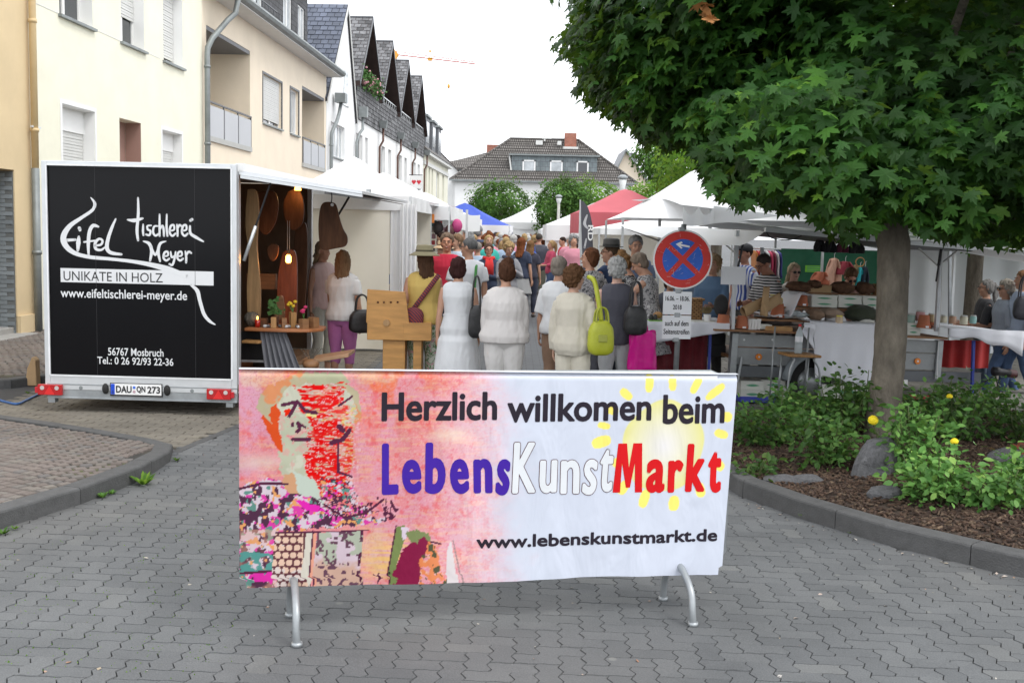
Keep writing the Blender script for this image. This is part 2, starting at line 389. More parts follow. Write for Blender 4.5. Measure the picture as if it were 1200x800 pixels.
def lay_setts():
 geo = {h: sett_geo(h) for h in (True, False)}
 mesh = {}
 for h, (V, F, c) in geo.items():
  me = bpy.data.meshes.new('sett'); me.from_pydata(V, [], F); me.materials.append(SETT)
  bm = bmesh.new(); bm.from_mesh(me); bmesh.ops.recalc_face_normals(bm, faces=bm.faces)
  for f in bm.faces:
   if len(f.verts) > 4 and f.normal.z < 0: bmesh.ops.reverse_faces(bm, faces=bm.faces[:]); break
  bm.to_mesh(me); bm.free(); mesh[h] = me
 ca, sa = math.cos(STY), math.sin(STY)
 items = []
 for i in range(-46, 60):
  for j in range(36, 132):
   d = (j-i) % 4
   if d == 2: h = True; lx, ly = i, j           # cells i, i+1  (d 2 then 1)
   elif d == 3: h = False; lx, ly = i, j        # cells j, j+1  (d 3 then 0)
   else: continue
   c = geo[h][2]; x0 = lx*PW+c[0]; y0 = ly*PW+c[1]
   x = ca*x0 - sa*y0; y = sa*x0 + ca*y0
   lim = polyL(LK, y) if y < 9.15 else -2.84+(y-9.15)*.17
   if x < lim-(.09 if y < 9.15 else -.03) or x > xright(y)+.07: continue
   if y > 13.5: continue
   items.append((x, y, h))
 def vis(x, y):
  px = 600+FPX*x/y
  hid = (y > 5.7 and 250 < px < 880 and y < 14)
  return (0 if (-40 < px < 1240 and y > 4.45 and not hid) else 1, y)
 items.sort(key=lambda q: vis(q[0], q[1]))
 rr = random.Random(3)
 V = []; F = []
 for k, (x, y, h) in enumerate(items):
  dz = rr.uniform(-.0022, .0022); a = STY+rr.uniform(-.006, .006)
  tx, ty = rr.uniform(-.006, .006), rr.uniform(-.006, .006)
  if k < 300:
   o = link('sett', mesh[h], road, (x, y, dz+.012-.012)); o.rotation_euler = (tx*.5, ty*.5, a)
  else:
   me = mesh[h]; M = Matrix.Translation((x, y, dz)) @ Matrix.Rotation(a, 4, 'Z') @ Matrix.Rotation(tx, 4, 'X') @ Matrix.Rotation(ty, 4, 'Y')
   b = len(V); V += [tuple(M @ v.co) for v in me.vertices]; F += [tuple(b+i for i in f.vertices) for f in me.polygons]
 me = bpy.data.meshes.new('setts'); me.from_pydata(V, [], F); me.materials.append(SETT)
 o = link('setts', me, road); o['kind'] = 'stuff'
 print('setts', len(items))
lay_setts()
SM = bpy.data.materials['far_ground_setts']
MB().quad((-9,13.6,-.004),(12,13.6,-.004),(12,130,-.004),(-9,130,-.004)).build('street', SM, kind='structure').rotation_euler = (0,0,0)
def pavers_mat(name, cs, rough=.85):
 m, n, p = nodes(name); g = N(n, 'ShaderNodeNewGeometry'); oi = N(n, 'ShaderNodeObjectInfo'); pos = g.outputs['Position']
 ad = N(n, 'ShaderNodeMath', operation='ADD'); n.links.new(g.outputs['Random Per Island'], ad.inputs[0]); n.links.new(oi.outputs['Random'], ad.inputs[1])
 fr = N(n, 'ShaderNodeMath', operation='FRACT'); n.links.new(ad.outputs[0], fr.inputs[0])
 r = ramp(n, [(i/(len(cs)-1), c) for i, c in enumerate(cs)]); n.links.new(fr.outputs[0], r.inputs[0])
 n1 = N(n, 'ShaderNodeTexNoise', i_Scale=1.6, i_Detail=9.0, i_Roughness=.7); n.links.new(pos, n1.inputs['Vector'])
 mr = N(n, 'ShaderNodeMapRange', i_1=.3, i_2=.7, i_3=.78, i_4=1.2); n.links.new(n1.outputs[0], mr.inputs[0])
 n.links.new(mixc(n, r.outputs[0], mr.outputs[0], 1.0, 'MULTIPLY'), p.inputs['Base Color']); p.inputs['Roughness'].default_value = rough
 n2 = N(n, 'ShaderNodeTexNoise', i_Scale=60.0, i_Detail=4.0); n.links.new(pos, n2.inputs['Vector'])
 bp = N(n, 'ShaderNodeBump', i_Strength=.5, i_Distance=.006); n.links.new(n2.outputs[0], bp.inputs['Height']); n.links.new(bp.outputs[0], p.inputs['Normal'])
 return m
PARK = pavers_mat('beige_grey_pavers', [(.135,.120,.098),(.165,.148,.120),(.150,.135,.112),(.18,.162,.130)])
def blockmesh(w, l, h, name, m, ch=.006):
 V = [(-w/2+ch,-l/2+ch,0),(w/2-ch,-l/2+ch,0),(w/2-ch,l/2-ch,0),(-w/2+ch,l/2-ch,0),(-w/2,-l/2,-h),(w/2,-l/2,-h),(w/2,l/2,-h),(-w/2,l/2,-h)]
 F = [(0,1,2,3),(4,5,1,0),(5,6,2,1),(6,7,3,2),(7,4,0,3)]
 me = bpy.data.meshes.new(name); me.from_pydata(V, [], F); me.materials.append(m); return me
def pen_back(x):   # y of the peninsula's rear edge at x
 pts = sorted([(b, a) for a, b in PENB], key=lambda q: q[1])
 return polyL([(q[0], q[1]) for q in pts], x)
park = MB().quad((-5.35,9.0,-.010),(-2.6,9.0,-.010),(-2.35,17.5,-.010),(-5.35,17.5,-.010)).build('parking_strip', SAND, kind='structure')
def lay_park():
 w, l = .10, .20; me = blockmesh(w-.005, l-.005, .012, 'paver', PARK, .004); n = 0; V = []; F = []
 rr = random.Random(5); its = []
 a = -.02
 for j in range(0, 84):
  for i in range(-16, 2):
   x0 = (i+.5*(j % 2))*l; y0 = 9.0+j*w
   x = x0-2.3; y = y0+a*x0
   if x < -5.3 or x > -2.86+(y-9.15)*.17: continue
   if x < -2.84 and y < pen_back(x)+.02: continue
   if y < 9.1: continue
   its.append((x, y))
 its.sort(key=lambda q: q[1])
 for x, y in its:
  M = Matrix.Translation((x, y, rr.uniform(-.002,.002))) @ Matrix.Rotation(a+PI/2+rr.uniform(-.01,.01), 4, 'Z') @ Matrix.Rotation(rr.uniform(-.008,.008), 4, 'X')
  if n < 300: o = link('paver', me, park); o.matrix_local = M
  else:
   b = len(V); V += [tuple(M @ v.co) for v in me.vertices]; F += [tuple(b+i for i in f.vertices) for f in me.polygons]
  n += 1
 m2 = bpy.data.meshes.new('pavers'); m2.from_pydata(V, [], F); m2.materials.append(PARK); o = link('pavers', m2, park); o['kind'] = 'stuff'
 print('park', n)
lay_park()
MB().prism([(-2.86,9.12,-.01),(-2.78,9.12,-.01),(-2.04,13.5,-.01),(-2.13,13.5,-.01)], (0,0,.0125)).build('edging', M_['kerb'], kind='structure')
def resample(pts, step):
 pts = [Vector((*p, 0)) for p in pts]; out = [pts[0]]; acc = 0
 seg = []; L = 0
 for a, b in zip(pts, pts[1:]): seg.append((L, (b-a).length, a, b)); L += (b-a).length
 k = max(1, round(L/step)); res = []
 for i in range(k+1):
  t = L*i/k
  for s0, sl_, a, b in seg:
   if t <= s0+sl_+1e-6: res.append(a+(b-a)*((t-s0)/sl_)); break
 return res
def kerb(name, line, side, top, width=.13, stone=1.0, mat_=None, drop=.03, gap=.006):
 """line: outer bottom edge (road side); side=+1 if the pavement lies left of the walking direction"""
 mat_ = mat_ or M_['kerb']; root = MB(); fine = resample(line, .08); n = len(fine)
 nrm = []
 for i in range(n):
  d = fine[min(i+1, n-1)]-fine[max(i-1, 0)]; d.normalize(); nrm.append(Vector((-d.y, d.x, 0))*side)
 tp = top if callable(top) else (lambda p: top)
 V = []
 core = root.grid(lambda u, v: fine[int(round(u*(n-1)))]+nrm[int(round(u*(n-1)))]*(.01+v*(width-.02))+Vector((0,0,tp(fine[int(round(u*(n-1)))])-.02)), n-1, 1)
 ro_ = root.build(name, mat_, kind='structure')
 per = max(2, int(round(stone/.08))); i = 0
 prof = lambda h: [(0, -drop), (.002, h-.018), (.007, h-.007), (.018, h-.001), (width-.008, h), (width, h-.006), (width, -drop)]
 while i < n-1:
  j = min(n-1, i+per)
  if n-1-j < per*.4: j = n-1
  V = []; F = []; npf = 7
  L = sum((fine[k+1]-fine[k]).length for k in range(i, j))
  for k in range(i, j+1):
   p = fine[k].copy(); d = (fine[min(k+1, n-1)]-fine[max(k-1, 0)]).normalized()
   if k == i: p = p+d*gap/2
   if k == j: p = p-d*gap/2
   for a, z in prof(tp(fine[k])): q = p+nrm[k]*a; V.append((q.x, q.y, z))
  m = j-i+1
  for k in range(m-1):
   for q in range(npf-1): F.append((k*npf+q, (k+1)*npf+q, (k+1)*npf+q+1, k*npf+q+1))
  F.append(tuple(range(npf))); F.append(tuple(reversed(range((m-1)*npf, m*npf))))
  me = bpy.data.meshes.new('kerb_stone'); me.from_pydata(V, [], F); me.materials.append(mat_)
  bm = bmesh.new(); bm.from_mesh(me); bmesh.ops.recalc_face_normals(bm, faces=bm.faces); bm.to_mesh(me); bm.free()
  link('kerb_stone', me, ro_); i = j
 return ro_
kerb('kerb', LK[1:], 1, lambda p: .115 if p.y < 8.2 else .115-(p.y-8.2)*.05, .15, .95)
kerb('kerb', [(-2.84,9.15)]+PENB[1:], 1, lambda p: max(.02, .066-(p.y-9.15)*.03), .13, .8)
kerb('kerb', [(-7.6,12.6),(-6.4,12.35),(-5.75,12.5),(-5.42,13.1),(-5.33,14),(-5.1,20),(-4.9,26),(-4.2,46),(-3,85)], 1, .10, .15, 1.0)
kerb('kerb', RK[2:], -1, .13, .14, 1.0)
PORPH = pavers_mat('porphyry_setts', [(.125,.102,.090),(.155,.128,.112),(.142,.118,.106),(.165,.146,.126),(.122,.112,.108)])
def pen_inside(x, y):
 if y < 9.1:
  if x > polyL(LK, y)-.19: return False
 if x > -2.95: return False
 if y > pen_back(x)-.16: return False
 return x > -7.5 and y > 4.4
def pen_z(x, y): return .098 if y < 8.2 else max(.02, .098-(y-8.2)*.042)
def peninsula():
 g = MB(); nx, ny = 40, 60
 def zf(u, v):
  x = -8+u*5.2; y = 3.5+v*8.2; return (x, y, pen_z(x, y)-.012)
 for i in range(52):
  for j in range(82):
   x = -8+i*.1; y = 3.5+j*.1
   ok = all((a < polyL(LK, b)-.10 if b < 9.1 else (a < -2.9 and b < pen_back(a)-.08)) for a, b in ((x,y),(x+.1,y),(x,y+.1),(x+.1,y+.1)))
   if ok: g.quad((x,y,pen_z(x,y)-.012),(x+.1,y,pen_z(x+.1,y)-.012),(x+.1,y+.1,pen_z(x+.1,y+.1)-.012),(x,y+.1,pen_z(x,y+.1)-.012))
 base = g.build('pavement', SAND, kind='structure')
 rr = random.Random(9); its = []
 ax = R(28); ca, sa = math.cos(ax), math.sin(ax); B = 1.25; Rr = .88; st = .092
 for col in range(-4, 5):
  for row in range(-70, 70):
   v0 = row*st
   half = math.asin(B/2/Rr); na = int(2*half*Rr/.105)
   for k in range(na):
    t = -half+(k+.5+.5*(row % 2)-.25)*2*half/na
    u = col*B+Rr*math.sin(t); v = v0+Rr*math.cos(t)-Rr
    x = -4.6+ca*u-sa*v; y = 8.2+sa*u+ca*v
    if pen_inside(x, y): its.append((x, y, ax-t))
 its.sort(key=lambda q: abs(600+FPX*q[0]/q[1]-60) > 170 or False)
 def key(q):
  px = 600+FPX*q[0]/q[1]; return (0 if px > -10 else 1, q[1])
 its.sort(key=key); V = []; F = []
 ms = [blockmesh(.098*rr.uniform(.9,1.02), .084*rr.uniform(.92,1.02), .02, 'sett', PORPH, .009) for _ in range(6)]
 for k, (x, y, a) in enumerate(its):
  M = Matrix.Translation((x, y, pen_z(x, y)+rr.uniform(-.004,.003))) @ Matrix.Rotation(a+rr.uniform(-.08,.08), 4, 'Z') @ Matrix.Rotation(rr.uniform(-.03,.03), 4, 'X')
  me = ms[k % 6]
  if k < 300: o = link('sett', me, base); o.matrix_local = M
  else:
   b = len(V); V += [tuple(M @ v.co) for v in me.vertices]; F += [tuple(b+i for i in f.vertices) for f in me.polygons]
 m2 = bpy.data.meshes.new('setts'); m2.from_pydata(V, [], F); m2.materials.append(PORPH); link('setts', m2, base)['kind'] = 'stuff'
 print('pen', len(its))
peninsula()
def sidewalk():
 b = MB()
 pts = [(-8.6,13.2),(-5.9,12.62),(-5.5,13.1),(-5.46,14),(-5.23,20),(-5.03,26),(-4.33,46),(-3.1,85),(-6.2,85),(-8.2,20)]
 b.prism([(x,y,.0) for x,y in pts], (0,0,.082)); b.build('sidewalk', SAND, kind='structure')
 base = bpy.data.objects['sidewalk']; rr = random.Random(12); V = []; F = []; n = 0
 ms = [blockmesh(.11*rr.uniform(.88,1.0), .10*rr.uniform(.88,1.0), .02, 'sett', PORPH, .01) for _ in range(5)]
 for j in range(75):
  for i in range(32):
   x = -8.5+i*.115+.05*(j%2); y = 13.0+j*.105+.03*math.sin(i*1.1)
   if x < -8.15+(y-13)*.03 or x > -5.54+(y-13)*.035: continue
   M = Matrix.Translation((x, y, .094+rr.uniform(-.004,.003))) @ Matrix.Rotation(rr.uniform(-.1,.1)+.3*math.cos(i*1.1), 4, 'Z')
   b_ = len(V); me = ms[(i*7+j) % 5]; V += [tuple(M @ v.co) for v in me.vertices]; F += [tuple(b_+q for q in f.vertices) for f in me.polygons]
 m2 = bpy.data.meshes.new('setts'); m2.from_pydata(V, [], F); m2.materials.append(PORPH); link('setts', m2, base)['kind'] = 'stuff'
 MB().quad((-8.0,20.9,.094),(-5.3,20.9,.094),(-3.2,85,.094),(-5.8,85,.094)).build('sidewalk', mat('reddish_walkway', (.22,.17,.15), .9, .2, 6, .3, 30), kind='structure')
 MB().quad((-9,10.0,-.006),(-5.3,10.0,-.006),(-5.3,13.4,-.006),(-9,13.4,-.006)).build('driveway', mat('dark_asphalt', (.06,.06,.062), .9, .15, 9, .5, 120), kind='structure')
sidewalk()
BED = [(x-.0, y) for x, y in RK[2:]]
BEDP = [(3.60,5.86),(3.1,6.22),(2.96,6.34),(2.5,6.85),(2.1,7.5),(1.84,8.07),(1.73,8.8),(1.77,9.7),(2.0,10.5),(2.4,11.2),(3.4,11.55),(4.5,11.5),(5.6,11.2),(6.6,11.0),(7.6,10.9),(7.6,5.9),(5.2,5.2),(4.2,5.3)]
def in_poly(x, y, poly):
 c = False; n = len(poly)
 for i in range(n):
  x0, y0 = poly[i]; x1, y1 = poly[i-1]
  if (y0 > y) != (y1 > y) and x < (x1-x0)*(y-y0)/(y1-y0)+x0: c = not c
 return c
def bed_z(x, y):
 d = max(0, min(1, (x-polyL(sorted(BED, key=lambda q: q[1]), y)-.1)/1.0)) if y > 5.7 else .5
 return .10+.07*d+.025*mnoise.noise(Vector((x*1.3, y*1.3, 0)))
def bed():
 g = MB(); s = .12
 for i in range(60):
  for j in range(60):
   x = 1.5+i*s; y = 5.0+j*s
   if in_poly(x+s/2, y+s/2, BEDP) or any(in_poly(a, b, BEDP) for a, b in ((x,y),(x+s,y),(x,y+s),(x+s,y+s))):
    q = [(a, b, bed_z(a, b)) for a, b in ((x,y),(x+s,y),(x+s,y+s),(x,y+s))]
    if all(a > (polyL(sorted(BED, key=lambda q: q[1]), b)+.03) for a, b, _ in q) : g.quad(*q)
 o = g.build('planting_bed', M_['earth'], kind='structure')
 bm = bmesh.new(); bm.from_mesh(o.data); bmesh.ops.remove_doubles(bm, verts=bm.verts, dist=.001); bm.to_mesh(o.data); bm.free()
 n = 42000; r = np.random.default_rng(4)
 x = r.uniform(1.6, 6.4, n); y = r.uniform(5.6, 11.6, n)
 keep = np.array([in_poly(a, b, BEDP) and a > polyL(sorted(BED, key=lambda q: q[1]), b)+.13 for a, b in zip(x, y)]) & (r.random(n) < np.clip(1.5-(y-6)*.13, .25, 1))
 x, y = x[keep], y[keep]; n = len(x)
 z = np.array([bed_z(a, b) for a, b in zip(x, y)])
 L = r.uniform(.007, .024, n); Wd = r.uniform(.004, .010, n); T = r.uniform(.002, .006, n); a = r.uniform(0, PI, n); tl = r.uniform(-.5, .5, n); t2 = r.uniform(-.4,.4,n)
 base = np.array([(-1,-1,-1),(1,-.7,-1),(1,.8,-1),(-.9,1,-1),(-1,-.9,1),(.9,-.8,1),(1,.7,1),(-1,1,1)], float)
 V = base[None]*np.stack([L, Wd, T], 1)[:, None, :]
 X, Y, Z = V[..., 0], V[..., 1], V[..., 2]
 Z2 = Z*np.cos(tl)[:, None]+X*np.sin(tl)[:, None]; X2 = X*np.cos(tl)[:, None]-Z*np.sin(tl)[:, None]
 Z3 = Z2+Y*np.sin(t2)[:, None]
 X3 = X2*np.cos(a)[:, None]-Y*np.sin(a)[:, None]; Y3 = X2*np.sin(a)[:, None]+Y*np.cos(a)[:, None]
 V = np.stack([X3+x[:, None], Y3+y[:, None], Z3+(z+.006+r.uniform(0,.01,n))[:, None]], 2).reshape(-1, 3)
 f = np.array([(4,5,6,7),(0,1,5,4),(1,2,6,5),(2,3,7,6),(3,0,4,7)]); F = (f[None]+np.arange(n)[:, None, None]*8).reshape(-1, 4)
 m = pavers_mat('bark_mulch', [(.030,.017,.012),(.060,.034,.022),(.095,.056,.035),(.042,.026,.019),(.16,.11,.07)], .9)
 link('mulch', npmesh('mulch', V, F, m), o)['kind'] = 'stuff'
 print('chips', n)
bed()
pm = pavers_mat('grey_path_slabs', [(.15,.143,.125),(.18,.17,.15),(.165,.15,.135)])
pth = MB().quad((2.3,11.6,.0),(12,11.0,.0),(14,24,.0),(2.6,24,.0)).build('path', SAND, kind='structure')
def lay_path():
 V = []; F = []; rr = random.Random(2); me = blockmesh(.392, .392, .02, 'slab', pm, .004); n = 0
 for j in range(18):
  for i in range(24):
   x = 2.5+i*.4+.2*(j%2); y = 11.75+j*.4
   if n < 300 and x > 3.6 and y < 17:
    o = link('slab', me, pth, (x, y, .008+rr.uniform(-.002,.002))); n += 1
   else:
    b = len(V); V += [(v.co.x+x, v.co.y+y, v.co.z+.008) for v in me.vertices]; F += [tuple(b+q for q in f.vertices) for f in me.polygons]
 m2 = bpy.data.meshes.new('slabs'); m2.from_pydata(V, [], F); m2.materials.append(pm); link('slabs', m2, pth)['kind'] = 'stuff'
lay_path()
# ================================================================== BUILDINGS (left row)
FA, FB = -8.64, .035
def fx(Y): return FA+FB*Y
FYAW = -math.atan(FB)
def front(name, Y0, label, cat, dx=0):
 return empty(name, (fx(Y0)+dx, Y0, 0), FYAW, label, cat)
def wallgrid(mb, L, H, ops, z0=0, jamb=.16, T=.3):
 """front wall in the plane x=0 (facing +x), y 0..L, z z0..H; ops: list of (y0,y1,z0,z1[,depth])"""
 ys = sorted(set([0, L]+[v for o in ops for v in o[:2]])); zs = sorted(set([z0, H]+[v for o in ops for v in o[2:4]]))
 for a, b in zip(ys, ys[1:]):
  for c, d in zip(zs, zs[1:]):
   if any(o[0] <= a+1e-6 and b <= o[1]+1e-6 and o[2] <= c+1e-6 and d <= o[3]+1e-6 for o in ops): continue
   mb.quad((0,a,c),(0,b,c),(0,b,d),(0,a,d))
 for o in ops:
  y0, y1, a, b = o[:4]; D = o[4] if len(o) > 4 else jamb
  mb.quad((0,y0,a),(0,y0,b),(-D,y0,b),(-D,y0,a)); mb.quad((0,y1,a),(-D,y1,a),(-D,y1,b),(0,y1,b))
  mb.quad((0,y0,b),(0,y1,b),(-D,y1,b),(-D,y0,b)); mb.quad((0,y0,a),(-D,y0,a),(-D,y1,a),(0,y1,a))
def house_box(mb, L, H, D):
 mb.quad((0,0,0),(0,0,H),(-D,0,H),(-D,0,0)); mb.quad((0,L,0),(-D,L,0),(-D,L,H),(0,L,H)); mb.quad((-D,0,0),(-D,0,H),(-D,L,H),(-D,L,0))
def window(parent, y0, y1, z0, z1, depth=.14, mull=1, shutter=0, box=0, sill=True, frame='white', pane='glass', shcol=None, trim=False, horiz=0, tilt=False):
 """frame (part) with pane, sill, roller shutter as sub-parts"""
 f = .055; mb = MB(); x0, x1 = -depth-.05, -depth
 zt = z1-(box*(z1-z0))
 for a, b, c, d in ((y0,y0+f,z0,zt),(y1-f,y1,z0,zt),(y0+f,y1-f,z0,z0+f),(y0+f,y1-f,zt-f,zt)): mb.box(x0, x1, a, b, c, d)
 for k in range(1, mull+1):
  if mull: yy = y0+(y1-y0)*k/(mull+1); mb.box(x0, x1+.004, yy-.04, yy+.04, z0+f, zt-f)
 if horiz: zz = z0+(zt-z0)*horiz; mb.box(x0, x1+.002, y0+f, y1-f, zz-.03, zz+.03)
 if trim:
  t = .07
  for a, b, c, d in ((y0-t,y0,z0,z1+t),(y1,y1+t,z0,z1+t),(y0,y1,z1,z1+t)): mb.box(-.01, .015, a, b, c, d)
 w = mb.build('window', M_[frame], parent)
 MB().quad((x0+.02,y0+f,z0+f),(x0+.02,y1-f,z0+f),(x0+.02,y1-f,zt-f),(x0+.02,y0+f,zt-f)).build('pane', M_[pane], w)
 if sill: MB().box(-depth, .07, y0-.05, y1+.05, z0-.06, z0-.012).build('sill', M_['zinc'], w)
 if box: MB().box(-depth-.02, -depth+.05, y0, y1, zt, z1-.003).build('shutter_box', M_['white'], w)
 if shutter:
  s = MB(); zb = zt-shutter*(zt-z0); n = max(4, int((zt-zb)/.055))
  for k in range(n):
   a = zb+(zt-zb)*k/n; b = zb+(zt-zb)*(k+1)/n
   s.box(-depth+.012, -depth+.024+.006*(k%2), y0+.02, y1-.02, a+.004, b-.004)
  s.box(-depth+.006, -depth+.012, y0+.02, y1-.02, zb, zt)
  s.build('shutter', mat('shutter_'+(shcol or 'white'), {'white': (.62,.62,.60), 'grey': (.34,.36,.39)}[shcol or 'white'], .6, .05, 3, .02), w)
 return w
def pipe(parent, pts, r, m, name='downpipe', cols=()):
 mb = MB(); mb.tube(pts, r, 10)
 for c in cols: mb.tube([Vector(c)-Vector((0,0,.03)), Vector(c)+Vector((0,0,.03))], r*1.22, 10)
 return mb.build(name, M_[m] if isinstance(m, str) else m, parent, smooth=True)
def ochre():
 Y0 = 10.5; L = 18.35-Y0
 t = front('ochre_house', Y0, 'ochre plastered house at the left picture edge with grey tiled entrance recess', 'building')
 ra = 16.05-Y0; rb = 18.02-Y0-.25
 ops = [(ra, rb, .0, 2.72, 1.1)]
 w = MB(); wallgrid(w, L, 9.2, ops); house_box(w, L, 9.2, 6); w.build('wall', M_['plaster_orange'], t)
 s = MB(); s.box(-.02, .055, rb, L, .0, .38); s.build('plinth', M_['plaster_orange'], t)
 tm = mat('grey_wall_tile', (.25,.28,.30), .45, .12, 9, .1, 50, rand=.16)
 back = MB().box(-1.09, -.02, rb-.012, rb-.001, .08, 2.70).build('tiled_wall', mat('grout', (.16,.17,.17), .9, .1, 9, .2), t)
 me = MB().box(-.115, .115, -.008, 0, -.030, .030).mesh('tile', tm)
 for r in range(38):
  for c in range(5):
   x = -.15-c*.24+(.12 if r % 2 else 0)
   if x > -.12: continue
   link('tile', me, back, (x, rb-.013, .12+r*.068))
 b2 = MB().box(-1.10, -1.085, ra, rb-.02, .05, 2.7).build('rear_wall', mat('grey_tile_far', (.20,.22,.235), .5, .1, 5), t)
 d = MB(); d.box(-1.08, -1.03, ra+.2, rb-.5, .16, 2.3); dd = d.build('door', M_['zinc'], t)
 MB().box(-1.03,-1.0,ra+.3,ra+.33,1.1,1.35).build('handle', M_['alu'], dd)
 st = mat('concrete_step', (.32,.31,.29), .85, .12, 8, .4, 80)
 for k, (a, b) in enumerate(((.28, .105), (-.05, .20))):
  MB().box(-1.05, a, ra-.5, rb+.12-k*.14, .0+.004, b).build('step', st, t, bevel=.012)
 MB().box(.0, .30, rb-.02, rb-.001, 0, .001)
 p = empty('downpipe', (fx(18.35)+.09, 18.30, 0), FYAW, 'cream painted downpipe on the seam between the ochre house and the pale yellow house', 'downpipe')
 pm = mat('cream_painted_pipe', (.62,.47,.26), .6, .06, 4, .05)
 pipe(p, [(0,0,2.78),(0,0,9.0)], .058, pm, 'pipe', [(0,0,5.15),(0,0,3.4)])
 pipe(p, [(0,0,.0),(0,0,2.78)], .064, M_['zinc'], 'foot_pipe', [(0,0,1.4)])
 MB().bar((0,-.12,3.45),(0,.2,3.45),.03).build('bracket', M_['alu'], p)
ochre()
def pale():
 Y0 = 18.35; L = 27.3-Y0
 t = front('pale_yellow_house', Y0, 'pale yellow plastered house behind the black trailer', 'building')
 f = lambda Y: Y-Y0
 lower = [(f(19.52), f(20.9), 2.55, 3.97), (f(24.48), f(25.75), 2.6, 3.98)]
 nook = (f(22.1), f(23.25), 1.9, 3.99, .34)
 up = [(f(19.5), f(20.9), 5.5, 7.2), (f(22.24), f(23.5), 5.5, 7.2), (f(24.62), f(25.9), 5.5, 7.2)]
 ops = [(*a, .26) for a in lower+up]+[nook]
 w = MB(); wallgrid(w, L, 9.6, ops); house_box(w, L, 9.6, 8); w.build('wall', M_['plaster_pale'], t)
 n = MB(); n.box(-.36, -.335, nook[0], nook[1], nook[2], nook[3]);
 n.quad((-.005,nook[1]-.004,nook[2]),(-.33,nook[1]-.004,nook[2]),(-.33,nook[1]-.004,nook[3]),(-.005,nook[1]-.004,nook[3]))
 n.build('door_recess', mat('brownish_pink_render', (.33,.20,.165), .9, .06, 3, .2), t)
 for a in lower: window(t, *a, depth=.24, mull=1, shutter=.95, box=.30, sill=True, trim=True)
 window(t, *up[0], depth=.24, mull=1); window(t, *up[1], depth=.24, mull=1, shutter=.66); window(t, *up[2], depth=.24, mull=1, shutter=.92)
 rv = MB()
 for a in lower+up:
  rv.box(-.235, -.004, a[1]-.012, a[1]-.002, a[2]+.002, a[3]-.002); rv.box(-.235, -.004, a[0]+.002, a[0]+.012, a[2]+.002, a[3]-.002)
  rv.box(-.235, -.004, a[0]+.013, a[1]-.013, a[3]-.014, a[3]-.004)
 rv.build('window_reveals', M_['white'], t, kind='stuff')
 MB().box(.001, .006, 0, f(24.4), 5.485, 5.497).build('storey_joint', M_['offwhite'], t)
pale()
